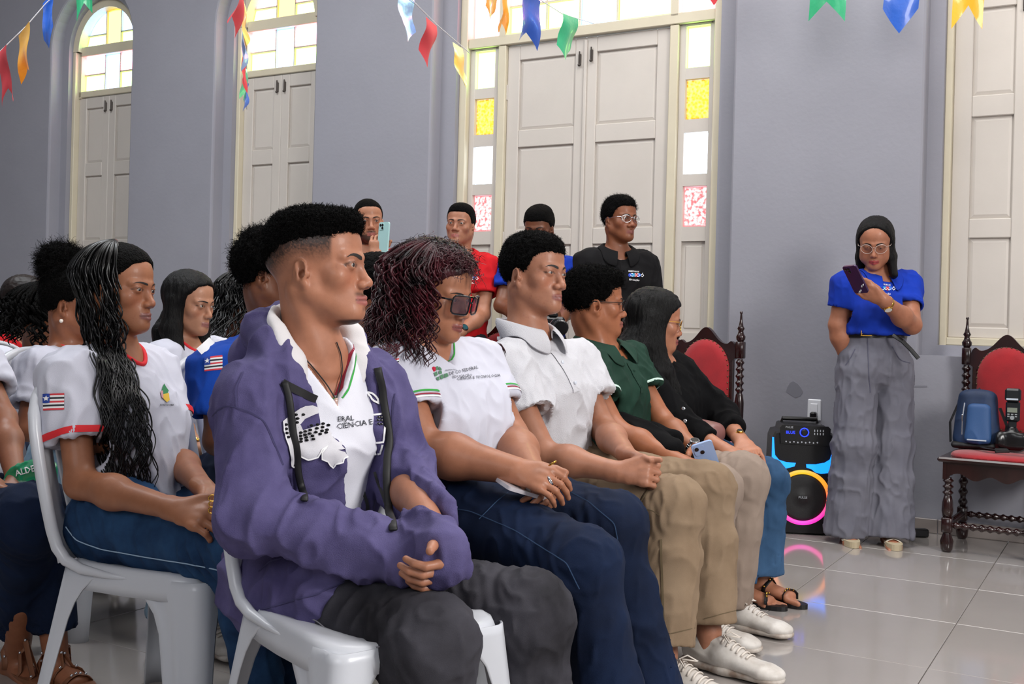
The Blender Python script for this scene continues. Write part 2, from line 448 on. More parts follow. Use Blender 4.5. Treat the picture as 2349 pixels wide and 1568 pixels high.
for nm, t0, t1 in (('wall_right', -4.6, -4.6), ('wall_left', 9.2, 9.2)):
    mb = MB(); mb.add([T(t0, 0, 0), T(t0, 0, -11), T(t0, ZC, -11), T(t0, ZC, 0)], [(0, 1, 2, 3)]); struct(mb.build(nm, MWALL))
mb = MB(); mb.add([T(-4.6, 0, -11), T(9.2, 0, -11), T(9.2, ZC, -11), T(-4.6, ZC, -11)], [(0, 1, 2, 3)]); struct(mb.build('wall_front', MWALL))
mb = MB(); mb.add([T(-4.6, ZC, -11), T(9.2, ZC, -11), T(9.2, ZC, 0.35), T(-4.6, ZC, 0.35)], [(0, 1, 2, 3)]); struct(mb.build('ceiling', mat('ceiling_paint', '#e8e6e4', rough=0.8)))

# floor: polished porcelain tiles, each its own slab, over a grout bed
MTILE = mat('porcelain_tile', '#a39d99', rough=0.10, spec=0.5, var=0.07, vscale=1.8, coat=0.5, bump=0.03, bscale=3, bdist=0.004)
MGROUT = mat('tile_grout', '#77716d', rough=0.8)
mb = MB(); mb.add([T(-4.6, -0.004, -11), T(9.2, -0.004, -11), T(9.2, -0.004, 0.3), T(-4.6, -0.004, 0.3)], [(0, 1, 2, 3)])
floor = struct(mb.build('floor', MGROUT))
ts = 0.60; g = 0.0015; tile_me = None
mb = MB(); mb.box((0, 0, -0.008), (ts - 2 * g, ts - 2 * g, 0.016), bev=0.0012)
_tv = np.concatenate(mb.v); ang = math.atan2(WD_[1], WD_[0])
tile_me = make_mesh('tile', _tv, mb.f, False); tile_me.materials.append(MTILE); rnd = random.Random(3)
i = 0; rest = MB()
for a in range(-7, 15):
    for b in range(0, 18):
        c = T(0.22 + a * ts, 0, -0.30 - b * ts)
        px = CXP + FPX * c[0] / max(c[1], .1)
        if c[1] > 1.6 and -400 < px < 2700 and c[1] < 9.5:
            o = bpy.data.objects.new('tile', tile_me); COL.objects.link(o); o.parent = floor; o.location = (c[0], c[1], rnd.uniform(-0.0004, 0.0004))
            o.rotation_euler = (rnd.uniform(-.0007, .0007), rnd.uniform(-.0007, .0007), ang); i += 1
        else:
            R = Matrix.Rotation(ang, 3, 'Z'); rest.box(c + V3(0, 0, -0.008), (ts - 2 * g, ts - 2 * g, 0.016), M=np.array(R))
o = rest.build('tile', MTILE, floor); o['kind'] = 'stuff'

# skirting tiles
MBASE = mat('skirting_tile', '#8d8480', rough=0.3, var=0.1, vscale=5)
for k, (t0, t1) in enumerate(((-4.55, DC - 1.05), (DC + 1.05, 9.15))):
    mb = MB(); n = int((t1 - t0) / 0.6)
    for j in range(n + 1):
        a = t0 + j * 0.6; b = min(a + 0.597, t1)
        if b - a < .05: continue
        M = np.stack([WD_, NW, ZU], 1); mb.box(T((a + b) / 2, 0.036, -0.006), (b - a, 0.012, 0.072), M=M, bev=0.003)
    struct(mb.build('baseboard_back' if k == 0 else 'baseboard_left', MBASE))

# -------- stained glass pane: emits the daylight itself, deeper colour at rim, pale core for glare
def glass(name, rim, core, strength, pat=0.0, patcol=None):
    m = bpy.data.materials.new(name); m.use_nodes = True; nt = m.node_tree; N = nt.nodes; L = nt.links
    N.remove(N['Principled BSDF']); out = N['Material Output']; em = N.new('ShaderNodeEmission'); gl = N.new('ShaderNodeBsdfGlossy'); gl.inputs['Roughness'].default_value = .2
    ad = N.new('ShaderNodeMixShader'); ad.inputs[0].default_value = 0.04; L.new(em.outputs[0], ad.inputs[1]); L.new(gl.outputs[0], ad.inputs[2]); L.new(ad.outputs[0], out.inputs[0])
    at = N.new('ShaderNodeAttribute'); at.attribute_name = 'Col'       # red channel: distance from the putty line
    sp = N.new('ShaderNodeSeparateColor'); L.new(at.outputs['Color'], sp.inputs[0])
    mx = N.new('ShaderNodeMix'); mx.data_type = 'RGBA'; mx.inputs[6].default_value = (*lin(rim), 1); mx.inputs[7].default_value = (*lin(core), 1); L.new(sp.outputs[0], mx.inputs[0])
    src = mx.outputs[2]
    if pat:
        tc = N.new('ShaderNodeTexCoord'); vo = N.new('ShaderNodeTexVoronoi'); vo.inputs['Scale'].default_value = pat; vo.feature = 'SMOOTH_F1'
        nz = N.new('ShaderNodeTexNoise'); nz.inputs['Scale'].default_value = pat * 1.2; L.new(tc.outputs['Object'], nz.inputs['Vector'])
        ma = N.new('ShaderNodeMath'); ma.operation = 'MULTIPLY'; L.new(tc.outputs['Object'], vo.inputs['Vector']); L.new(vo.outputs['Distance'], ma.inputs[0]); L.new(nz.outputs['Fac'], ma.inputs[1])
        mr = N.new('ShaderNodeMapRange'); mr.inputs[1].default_value = 0.12; mr.inputs[2].default_value = 0.34; L.new(ma.outputs[0], mr.inputs[0])
        m2 = N.new('ShaderNodeMix'); m2.data_type = 'RGBA'; L.new(mr.outputs[0], m2.inputs[0]); L.new(src, m2.inputs[6]); m2.inputs[7].default_value = (*lin(patcol), 1); src = m2.outputs[2]
    L.new(src, em.inputs[0]); em.inputs[1].default_value = strength; return m
GREEN = glass('green_glass', '#6fd81a', '#c2ff88', 7); YEL = glass('amber_glass', '#ff8400', '#ffd23c', 1.15, 60, '#fff08a')
YEL2 = glass('yellow_glass', '#ffa500', '#ffe884', 2.2); BLUE = glass('blue_glass', '#3f80f0', '#8cb6ff', 8); PINK = glass('pink_glass', '#ff7a90', '#ff92aa', 8)
ROSE = glass('patterned_rose_glass', '#ff5a66', '#fff4f2', 1.2, 62, '#f2787c'); CLEAR = glass('clear_glass', '#bfe0ff', '#e4efff', 4.5)
def pane(poly, m, parent, off=0.235, rim=0.012, label=None):
    """poly in (t, z), convex; slab with a deeper-coloured rim round the paler glowing core"""
    P = np.array(poly); c = P.mean(0); d = P - c; ln = np.linalg.norm(d, axis=1, keepdims=True); Q = P - d / ln * rim * 1.35
    n = len(P); v = [T(t, z, off) for t, z in P] + [T(t, z, off) for t, z in Q] + [T(t, z, off + 0.004) for t, z in P]
    f = [(i, (i + 1) % n, n + (i + 1) % n, n + i) for i in range(n)] + [tuple(range(n, 2 * n))] + [tuple(range(2 * n, 3 * n))[::-1]] + [(i, 2 * n + i, 2 * n + (i + 1) % n, (i + 1) % n) for i in range(n)]
    col = np.zeros((3 * n, 3)); col[n:2 * n] = 1
    return obj('pane', v, f, m, parent, False, col)
MT = np.stack([WD_, NW, ZU], 1)
def rect(t0, t1, z0, z1): return [(t0, z0), (t1, z0), (t1, z1), (t0, z1)]

def leaf(parent, t0, t1, z0, z1, zs, side):
    """a panelled shutter or door leaf: stiles and rails with raised panels let in; side=+1 hinge on +t"""
    lf = MB(); a, b = min(t0, t1), max(t0, t1); st = 0.075; off = 0.215; th = 0.035
    hs = st + .015; pa, pb = (a + st, b - hs) if side > 0 else (a + hs, b - st)
    for u0, u1 in ((a, pa), (pb, b)): lf.box(T((u0 + u1) / 2, (z0 + z1) / 2, off), (u1 - u0 - .001, th, z1 - z0), M=MT, bev=0.004)
    edges = [z0] + [z for pr in zs for z in pr] + [z1]
    for k in range(0, len(edges), 2): lf.box(T((pa + pb) / 2, (edges[k] + edges[k + 1]) / 2, off), (pb - pa, th, edges[k + 1] - edges[k]), M=MT, bev=0.004)
    L = lf.build('shutter_leaf', MWOOD, parent)
    for q0, q1 in zs:
        p = MB(); w = pb - pa; h = q1 - q0; c = T((pa + pb) / 2, (q0 + q1) / 2, off + 0.008)
        p.box(c, (w, 0.014, h), M=MT)
        x, y, d = w / 2 - .022, h / 2 - .022, .014; X, Y = w / 2 - .002, h / 2 - .002
        v = [c + WD_ * u + ZU * z - NW * e for u, z, e in ((-X, -Y, .007), (X, -Y, .007), (X, Y, .007), (-X, Y, .007), (-x, -y, d), (x, -y, d), (x, y, d), (-x, y, d))]
        p.add(v, [(0, 1, 5, 4), (1, 2, 6, 5), (2, 3, 7, 6), (3, 0, 4, 7), (4, 5, 6, 7)]); p.build('panel', MWOOD, L)
    return L
ZS_W = [(1.05, 1.512), (1.612, 2.14), (2.25, 2.70)]
def bolt(parent, t, z):
    b = MB(); b.box(T(t, z, 0.192), (0.018, 0.012, 0.07), M=MT, bev=.003); b.tube([T(t, z - .03, .185), T(t, z + .05, .185)], .005, 6); b.ball(T(t, z - .035, .182), .009, 6)
    b.build('bolt', MDARK, parent)
def window(nm, c, pal):
    w = struct(bpy.data.objects.new(nm, None)); COL.objects.link(w); w.location = tuple(T(c, 0.955, 0.2))
    fr = MB(); hw = 0.40; i = 0.365
    fr.box(T(c - (hw + i) / 2, 2.06, .20), (hw - i, .10, 2.22), M=MT, bev=.004); fr.box(T(c + (hw + i) / 2, 2.06, .20), (hw - i, .10, 2.22), M=MT, bev=.004)
    fr.box(T(c, .975, .2), (2 * i, .10, .04), M=MT, bev=.004)
    # arched head of the frame
    n = 24; A = np.linspace(0, math.pi, n); v = []
    for a in A:
        for r, o in ((hw, .15), (i - .03, .15), (i - .03, .25), (hw, .25)): v.append(T(c + r * math.cos(a), 3.17 + r * math.sin(a), o))
    fr.add(v, [(4 * k + j, 4 * k + (j + 1) % 4, 4 * k + 4 + (j + 1) % 4, 4 * k + 4 + j) for k in range(n - 1) for j in range(4)])
    for z0, z1 in ((2.795, 2.845), (3.135, 3.215)): fr.box(T(c, (z0 + z1) / 2, .215), (2 * i, .06, z1 - z0), M=MT, bev=.004)
    for s in (-1, 1): fr.box(T(c + s * (i - .015), 3.0, .215), (.03, .06, .42), M=MT)
    fr.build('window_frame', MCREAM, w)
    leaf(w, c, c + i, .995, 2.790, ZS_W, 1); leaf(w, c - i, c, .995, 2.790, ZS_W, -1)
    bolt(w, c + .035, 2.70); bolt(w, c - .035, 2.70)
    g = i - .03; m = .085; bar = MB()
    for s in (-1, 1):
        bar.box(T(c + s * (m + .004), 2.99, .232), (.010, .02, .30), M=MT); bar.box(T(c + s * (m + .004), 3.35, .232), (.010, .02, .30), M=MT)
        bar.box(T(c + s * (m + g) / 2, 2.985, .232), (g - m, .02, .012), M=MT); bar.box(T(c + s * (m + g) / 2, 3.31, .232), (g - m, .02, .012), M=MT)
    bar.build('glazing_bar', MDARK if 0 else MCREAM, w)
    for s in (-1, 1):
        a, b = c + s * (m + .009), c + s * g; a, b = min(a, b), max(a, b)
        pane(rect(a, b, 2.845, 2.979), pal[0], w); pane(rect(a, b, 2.991, 3.135), pal[1], w)
        # upper light: a lower piece and the curved one
        x0, x1 = (m + .009), g
        zz = lambda x: 3.17 + math.sqrt(max(g * g - x * x, 0))
        xe = math.sqrt(g * g - (3.304 - 3.17) ** 2)
        lowp = [(x0, 3.215), (math.sqrt(g * g - .045 ** 2), 3.215), (xe, 3.304), (x0, 3.304)]
        xe2 = math.sqrt(g * g - (3.316 - 3.17) ** 2); up = [(x0, 3.316), (xe2, 3.316)] + [(x, zz(x)) for x in np.linspace(xe2, x0, 7)[1:]]
        pane([(c + s * x, z) for x, z in lowp][::s], pal[2], w); pane([(c + s * x, z) for x, z in up][::s], pal[3], w)
    pane(rect(c - m + .001, c + m - .001, 2.845, 3.135), BLUE, w)
    pane([(c - m + .001, 3.215), (c + m - .001, 3.215)] + [(c + x, 3.17 + math.sqrt(g * g - x * x)) for x in np.linspace(m - .001, -m + .001, 5)], YEL2, w)
    return w
window('window_1', WC['window_1'], (GREEN, PINK, GREEN, BLUE))
window('window_2', WC['window_2'], (GREEN, PINK, GREEN, PINK))
window('window_3', WC['window_3'], (GREEN, PINK, GREEN, BLUE))
# bright sill slivers of daylight above the leaves
DAY = mat('daylight_gap', '#ffffff', emit=2.2)

# the big double door with glazed side lights
d = struct(bpy.data.objects.new('door_1', None)); COL.objects.link(d); d.location = tuple(T(DC, 0, .2))
fr = MB(); H = .90; il = .845; zt = 3.25
for s in (-1, 1):
    fr.box(T(DC + s * (H + il) / 2, zt / 2, .20), (H - il, .10, zt), M=MT, bev=.004)
    fr.box(T(DC + s * .590, 1.40, .205), (.055, .07, 2.80), M=MT, bev=.004)
fr.box(T(DC, 2.835, .2), (2 * il, .07, .065), M=MT, bev=.004); fr.box(T(DC, 3.27, .2), (2 * il, .07, .06), M=MT, bev=.004)
n = 28; A = np.linspace(0, math.pi, n); v = []
for a in A:
    for r, o in ((H, .15), (il, .15), (il, .25), (H, .25)): v.append(T(DC + r * math.cos(a), 3.25 + r * math.sin(a), o))
fr.add(v, [(4 * k + j, 4 * k + (j + 1) % 4, 4 * k + 4 + (j + 1) % 4, 4 * k + 4 + j) for k in range(n - 1) for j in range(4)])
for x in (-.59, .59): fr.box(T(DC + x, 3.05, .2), (.05, .07, .40), M=MT, bev=.003)
fr.build('door_frame', MCREAM, d)
ZS_D = [(.16, .86), (.98, 1.512), (1.612, 2.14), (2.25, 2.70)]
for t0, t1, sd in ((DC, DC + .562, 1), (DC - .562, DC, -1)):
    lf = leaf(d, t0, t1, .012, 2.795, ZS_D, sd); lf.name = 'door_leaf'
bolt(d, DC + .04, 2.66); bolt(d, DC - .04, 2.68)
b = MB(); b.box(T(DC, 1.40, .19), (.022, .012, 2.76), M=MT, bev=.004); b.build('cover_strip', MWOOD, d)
for s in (-1, 1):
    sl = MB(); a, b = .618, il; c = DC + s * (a + b) / 2; wd = b - a
    for x in (a + .020, b - .020): sl.box(T(DC + s * x, 1.4, .212), (.04, .035, 2.79), M=MT, bev=.003)
    zz = [(1.606, 1.845), (1.915, 2.160), (2.238, 2.475), (2.542, 2.788)]
    ed = [(1.52, 1.606), (1.845, 1.915), (2.160, 2.238), (2.475, 2.542), (2.788, 2.80), (.01, .16), (.86, .98)]
    for z0, z1 in ed: sl.box(T(c, (z0 + z1) / 2, .213), (wd - .07, .034, z1 - z0), M=MT)
    S = sl.build('side_light', MWOOD, d)
    for (z0, z1), m in zip(zz, (ROSE, CLEAR, YEL, GREEN)): pane(rect(c - wd / 2 + .040, c + wd / 2 - .040, z0 + .002, z1 - .002), m, S, off=.225)
    for z0, z1 in ((.16, .86), (.98, 1.52)):
        p = MB(); p.box(T(c, (z0 + z1) / 2, .222), (wd - .07, .014, z1 - z0), M=MT); p.box(T(c, (z0 + z1) / 2, .216), (wd - .12, .014, z1 - z0 - .05), M=MT, bev=.006); p.build('panel', MWOOD, S)
    h = MB()
    for z in (.5, 1.55, 2.5): h.box(T(DC + s * .562, z, .196), (.012, .012, .10), M=MT, bev=.003)
    h.build('hinge', MWOOD, d)
# transom glass above
for t0, t1, m in ((.618, il - .01, PINK), (-il + .01, -.618, PINK)):
    pane(rect(DC + t0, DC + t1, 2.885, 3.235), m, d, off=.225)
bar = MB()
for x0, x1, z0, z1, m in ((.30, .56, 2.885, 3.05, GREEN), (.30, .56, 3.065, 3.235, PINK), (.315 - .26 + .01, .285, 2.885, 3.05, GREEN), (.065, .285, 3.065, 3.235, PINK), (-.19, .05, 2.885, 3.235, BLUE), (-.56, -.205, 2.885, 3.06, GREEN), (-.56, -.205, 3.075, 3.235, PINK)):
    pane(rect(DC + x0, DC + x1, z0, z1), m, d, off=.225)
for x in (.2925, .0575, -.1975): bar.box(T(DC + x, 3.06, .222), (.012, .02, .36), M=MT)
bar.box(T(DC, 3.0575, .222), (1.12, .012, .012), M=MT); bar.build('glazing_bar', MCREAM, d)
for k in range(6):
    a0, a1 = math.pi * k / 6 + .02, math.pi * (k + 1) / 6 - .02
    pane([(DC + .25 * math.cos(a0), 3.31 + .25 * math.sin(a0))] + [(DC + .80 * math.cos(a), 3.31 + .78 * math.sin(a)) for a in np.linspace(a0, a1, 5)] + [(DC + .25 * math.cos(a1), 3.31 + .25 * math.sin(a1))], (GREEN, YEL2, PINK, BLUE, YEL2, GREEN)[k], d, off=.225)
fb = MB()
for k in range(7): a = math.pi * k / 6; fb.tube([T(DC + .1 * math.cos(a), 3.31 + .1 * math.sin(a), .22), T(DC + .85 * math.cos(a), 3.29 + .82 * math.sin(a), .22)], .018, 6)
fb.build('fan_bar', MCREAM, d)
# ------------------------------------------------------------ people: modelling kit
def frame(yaw, pitch=0.0, roll=0.0):
    """columns: right, forward, up. yaw 0 faces +X, negative towards the photographer; pitch<0 looks down; roll>0 tips to own right"""
    a = math.radians(yaw); p = math.radians(pitch); r = math.radians(roll)
    f = V3(math.cos(a) * math.cos(p), math.sin(a) * math.cos(p), math.sin(p)); rt = V3(math.sin(a), -math.cos(a), 0)
    up = np.cross(rt, f); rt2 = rt * math.cos(r) - up * math.sin(r); up2 = up * math.cos(r) + rt * math.sin(r)
    return np.stack([rt2, f, up2], 1)

FY = 1.09
def fy(y): return y * FY if y > 0 else y
def head_field(F, c, M, s, o):
    L = lambda x, y, z: c + M @ (V3(x, fy(y), z) * s)
    e = lambda p, r, k=.02, md='add', MM=None: F.ell(L(*p), V3(*r) * s, M if MM is None else M @ MM, k * s, md)
    cp = lambda a, b, ra, rb, k=.01: F.cap(L(*a), L(*b), ra * s, rb * s, k=k * s)
    w = o.get('wide', 1.0); jw = o.get('jaw', 1.0); nz = o.get('nose', 1.0)
    e((0, -.014, .036), (.0755 * w, .097, .084)); e((0, .034, .040), (.0625 * w, .060, .064), .03)
    e((0, .034, -.032), (.0575 * w, .056, .072), .03)
    for q in (-1, 1):
        cp((q * .050 * jw, .008, -.055), (q * .014, .072, -.097), .019, .016, .03)
        e((q * .046 * w, .058, -.024), (.019, .021, .020), .022)
        cp((q * .050 * jw, -.002, -.01), (q * .050 * jw, .008, -.055), .018, .018, .02)
        if o.get('chub'): e((q * .040, .050, -.058), (.030, .030, .030), .02)
    e((0, .080, -.095), (.021, .018, .017), .02)
    e((0, .070, -.062), (.031, .0265, .031), .018)
    # brow ridge and sockets
    for q in (-1, 1):
        cp((q * .010, .088, .017), (q * .046, .072, .016), .0085, .008, .012)
    for q in (-1, 1): e((q * .031, .104, .001), (.019, .019, .0125), .012, 'sub')
    # nose
    cp((0, .085, .006), (0, .101, -.030), .0075, .0095, .014)
    e((0, .1045 + .004 * (nz - 1), -.036), (.0112 * nz, .0112, .0098), .009)
    for q in (-1, 1): e((q * .0125 * nz, .096, -.0405), (.0085 * nz, .0115, .0082), .005)
    for q in (-1, 1): e((q * .0065 * nz, .102, -.0470), (.0036, .0055, .0035), .003, 'sub')
    # mouth
    lp = o.get('lips', 1.0)
    for q in (-1, 1):
        cp((q * .002, .0985, -.0655), (q * .021, .088, -.0695), .0052 * lp, .0024, .004)
        cp((q * .001, .0975, -.0765), (q * .018, .089, -.0725), .0062 * lp, .0026, .005)
    for q in (-1, 1): F.cap(L(0, .1055, -.0708), L(q * .023, .0905, -.0708), .0016 * s, .0012 * s, k=.0025 * s, mode='sub')
    # eyelids around the eyeball, with the opening cut
    op = o.get('eye', .82)
    for q in (-1, 1):
        e((q * .031, .0775, .001), (.0146, .0146, .0135), .004)
        e((q * .0315, .0925, -.0002), (.0138, .012, .0040 * op), .0015, 'sub')
    # ears: helix rim round a bowl, tragus and lobe
    for q in (-1, 1):
        MM = np.array(Matrix.Rotation(q * math.radians(-24), 3, 'Z') @ Matrix.Rotation(math.radians(-12), 3, 'X')); X0 = .0745 * w
        e((q * X0, -.004, -.016), (.0085, .0195, .0275), .004, 'add', MM)
        e((q * (X0 - .001), .005, -.041), (.0060, .0085, .0095), .006, 'add', MM)
        e((q * (X0 + .009), -.003, -.013), (.0085, .0138, .0212), .002, 'sub', MM)
        cp((q * (X0 + .001), -.011, .000), (q * (X0 + .002), -.007, -.028), .0038, .0040, .004)
        e((q * (X0 + .001), .002, -.020), (.0100, .0080, .0088), .002, 'sub', MM)
        e((q * (X0 + .001), .0125, -.020), (.0055, .0050, .0075), .003, 'add', MM)

def warm(c):
    c = np.array(lin(c)); m = c.mean(); return np.clip(m + (c - m) * 1.10, 0.01, 1) * 1.03

def face_colors(P, base, o):
    """own colours of skin, by head-local position: lips, shaved sides, beard shadow, lids; plus shade painted into mouth line and nostrils"""
    n = len(P); C = np.tile(warm(base), (n, 1)); x, y, z = P.T; ax = np.abs(x)
    def mixc(mask, col, amt): 
        m = (np.clip(mask, 0, 1) * amt)[:, None]; C[:] = C * (1 - m) + np.array(lin(col)) * m
    sm = lambda v, a, b: np.clip((v - a) / (b - a), 0, 1)
    inh = (z > -.14) & (ax < .11) & (np.abs(y) < .14)
    nz = vnoise(P * 900) 
    # rosy cheeks, nose
    mixc(inh * np.exp(-((ax - .038) / .018) ** 2 - ((z + .030) / .02) ** 2) * (y > .03), o.get('blush', '#b56a52'), .30)
    mixc(inh * np.exp(-((ax) / .012) ** 2 - ((z + .038) / .014) ** 2) * (y > .09), '#a8604a', .25)
    # lips
    lipm = inh * (y > .07) * sm(.0245 - ax, 0, .003) * sm(z, -.0835 + .18 * ax, -.0815 + .18 * ax) * sm(-z, .0590 + .12 * ax, .0612 + .12 * ax)
    mixc(lipm, o.get('lip', '#a35a55'), .85)
    mixc(inh * (y > .075) * (ax < .025) * np.exp(-((z + .0708) / .0014) ** 2), '#4a1f1c', .8)  # crease between the lips darkened in the colour
    # under-lid line and lashes
    for q in (-1, 1):
        r = np.sqrt(((x - q * .0315) / .0155) ** 2 + ((z + .0002) / (.0062 * o.get('eye', 1))) ** 2)
        mixc(inh * (y > .06) * np.exp(-((r - 1.0) / .16) ** 2) * (z > -.003), '#1c100c', .85)
        mixc(inh * (y > .06) * np.exp(-((r - 1.9) / .7) ** 2) , o.get('lid', '#7a4636'), .22)
        mixc(inh * (y > .102) * np.exp(-((x - q * .0068) / .004) ** 2 - ((z + .047) / .003) ** 2), '#33150f', .8)  # nostrils darkened in the colour, as shade inside them
    if o.get('moust'):
        m = inh * (y > .075) * np.exp(-((z + .0585) / .0045) ** 2) * sm(.028 - ax, 0, .008); mixc(m, '#22130f', o['moust'] * (.6 + .4 * 1))
        mixc(inh * (y > .07) * np.exp(-((z + .0895) / .004) ** 2) * (ax < .010), '#22130f', o['moust'] * .6)
    if o.get('chinbeard'): mixc(inh * (y > .03) * sm(-z, .1085, .112) * sm(.034 - ax, 0, .01) * sm(y, .045, .06), '#0d0808', o['chinbeard'])
    if o.get('beard'):
        jl = sm(-z + (y < .04) * .0, .062 - .35 * np.clip(.03 - y, 0, .1) * 0, .078) * sm(y, -.02, .012) * sm(-z, .050, .06)
        side = sm(ax, .040, .052) * sm(-z, .012, .03) * sm(y, -.005, .01) * (y < .06)
        m = np.maximum(jl * (1 - lipm), side); m = m * (z > -.125); mixc(inh * m * (ax > .0 ) * (1 - (ax < .021) * (z > -.057)), '#150c0a', o['beard'])
    if o.get('fade'):
        # clipped sides: dark at the top, skin at the ear
        top, bot = o['fade']; s1 = sm(z + .55 * np.clip(-y - .02, 0, .1) * 1.2, bot, top); front = sm(-y, -.056, -.050)
        st = vnoise(P * 1500) * .5 + vnoise(P * 700 + 3) * .5; m = s1 * front * (z < .10); m = np.clip(m * (.45 + 1.5 * st), 0, 1); mixc(inh * m, '#17100e', .95)
    mixc(inh * sm(nz, .5, .9), '#7d4a37', .06)
    if o.get('freckle'):
        v2 = vnoise(P * 420 + 9); mixc(inh * (y > .0) * sm(v2, .78, .9), '#7a3328', o['freckle'])
    return C

def hand(F, wr, d, nb, th, curl=(25, 35, 20), spread=2, size=1.0, thumb=(0.55, 0.75, -0.25), tcurl=15, per=None, k=.005):
    """wr wrist, d towards the fingers, nb out of the back of the hand, th +1/-1 side the thumb is on"""
    d = nrm(d); nb = nrm(np.asarray(nb) - d * (np.asarray(nb) @ d)); t = np.cross(d, nb) * th; s = size
    F.cap(wr - d * .02 * s, wr + d * .030 * s, (.027 * s, .019 * s), (.031 * s, .016 * s), side=t, k=.015)
    F.cap(wr + d * .030 * s, wr + d * .078 * s, (.032 * s, .016 * s), (.039 * s, .0125 * s), side=t, k=.012)
    tips = []
    for i, (u, ln, r) in enumerate(((.030, .074, .0088), (.0105, .082, .0090), (-.0095, .076, .0086), (-.0285, .060, .0078))):
        p = wr + (d * .083 + t * u) * s; cu = curl if per is None or per[i] is None else per[i]
        sp = math.radians(spread * (1.5 - i)); a = 0; r = r * s
        F.cap(p - d * .012 * s, p, r * 1.15, r * 1.12, k=.008)
        for j, (frac, cc) in enumerate(zip((.44, .31, .25), cu)):
            a += math.radians(cc); dd = d * math.cos(a) - nb * math.sin(a); dd = nrm(dd + t * math.sin(sp) * math.cos(a)); q = p + dd * ln * frac * s
            F.cap(p, q, r * (1.04 - .10 * j), r * (.96 - .10 * j), k=k if j == 0 else .003); p = q
        tips.append(p)
    p = wr + (d * .022 + t * .024) * s; dd = nrm(t * thumb[0] + d * thumb[1] + nb * thumb[2])
    F.cap(wr + d * .01 * s + t * .01 * s, p + dd * .03 * s, .017 * s, .0135 * s, k=.012)
    for j, (ln, r0, r1) in enumerate(((.040, .0125, .0112), (.031, .0108, .0100), (.024, .0098, .0082))):
        q = p + dd * ln * s; F.cap(p, q, r0 * s, r1 * s, k=.004); p = q; dd = nrm(dd + (d * .6 - t * .5) * math.sin(math.radians(tcurl)))
    return tips

def skin_mat(): return mat('skin', '#8a5238', rough=0.52, attr=True, var=0.16, vscale=30, bump=0.12, bscale=420, bdist=0.0012, spec=0.45, sss=0.0, coat=0.06)
M_EYE = mat('eye_white', '#a39890', rough=0.15, coat=0.6); M_IRIS = mat('dark_iris', '#1c0f0a', rough=0.12, coat=0.8)
M_HAIR = mat('black_hair', '#050404', rough=0.8, spec=0.10, bump=1.0, bscale=260, bdist=0.004, var=0.5, vscale=90, kind='voronoi')
M_HAIRWET = mat('wet_black_hair', '#060607', rough=0.30, spec=0.40)
M_STRAIGHT = mat('straight_black_hair', '#060505', rough=0.45, spec=0.2, var=.4, vscale=40, bump=.8, bscale=60, stretch=(9, 9, .5), bdist=.004)
M_BROWNHAIR = mat('brown_hair', '#1a0e0a', rough=0.5, spec=.3, col2='#120c0b', vscale=25)
M_RED = mat('burgundy_hair', '#4a101c', rough=0.42, spec=0.35, col2='#10070a', vscale=16)
M_GOLD = mat('gold', '#d9a94e', rough=0.22, metal=1.0); M_SILVER = mat('silver', '#c9cdd2', rough=0.2, metal=1.0)
M_BLACKPL = mat('black_plastic', '#0c0c0e', rough=0.25); M_LENS = mat('spectacle_lens', '#20262c', rough=0.03, alpha=0.13, spec=0.8)
M_DLENS = mat('tinted_lens', '#3a2436', rough=0.04, alpha=0.62, spec=0.9)
M_BLACK = mat('black_trim', '#0d0d10', rough=0.6)

def eyes(root, c, M, s, o, far):
    L = lambda x, y, z: c + M @ (V3(x, fy(y), z) * s); g = o.get('gaze', (0, 0))
    for q in (-1, 1):
        b = MB(); ec = L(q * .031, .0765, .001); b.ball(ec, .0137 * s, 10 if not far else 7, M=M); e = b.build('eye', M_EYE, root, True)
        dr = nrm(M @ V3(math.sin(math.radians(g[0])), 1, math.sin(math.radians(g[1])) - .06)); i = MB()
        u = nrm(np.cross(dr, M[:, 2])); w = np.cross(u, dr)
        i.ball(ec + dr * .0095 * s, V3(.0064, .0048, .0064) * s, 8, M=np.stack([u, dr, w], 1)); i.build('iris', M_IRIS, e, True)

def brows(root, bvh, c, M, s, o, step=.004):
    L = lambda x, y, z: c + M @ (V3(x, fy(y), z) * s); b = o.get('brow', 1.0); view = -M[:, 1]
    for q in (-1, 1):
        top = [(.011, .0170), (.018, .0195), (.026, .0212), (.034, .0215), (.042, .0195), (.050, .0150)]; bot = [(.050, .0142), (.042, .0170), (.034, .0175), (.026, .0160), (.018, .0135), (.010, .0115)]
        poly = [(q * x, (z - .0165) * b + .0175) for x, z in top + bot]
        vw = nrm(-M[:, 1] - M[:, 0] * q * .45)
        pts = [L(x, .095 - .5 * max(0, abs(x) - .02), z) for x, z in poly]
        P = []; n = len(top)
        for i in range(n):
            a, d_ = pts[i], pts[2 * n - 1 - i]; P += [a, lerp(a, d_, .5), d_]
        D = drape(bvh, P, vw, .0016); F = []
        for i in range(n - 1):
            for j in range(2): F.append((3 * i + j, 3 * i + j + 1, 3 * i + 3 + j + 1, 3 * i + 3 + j))
        obj('eyebrow', D, F, mat('brow_hair', '#150d0b', rough=0.7), root, True)

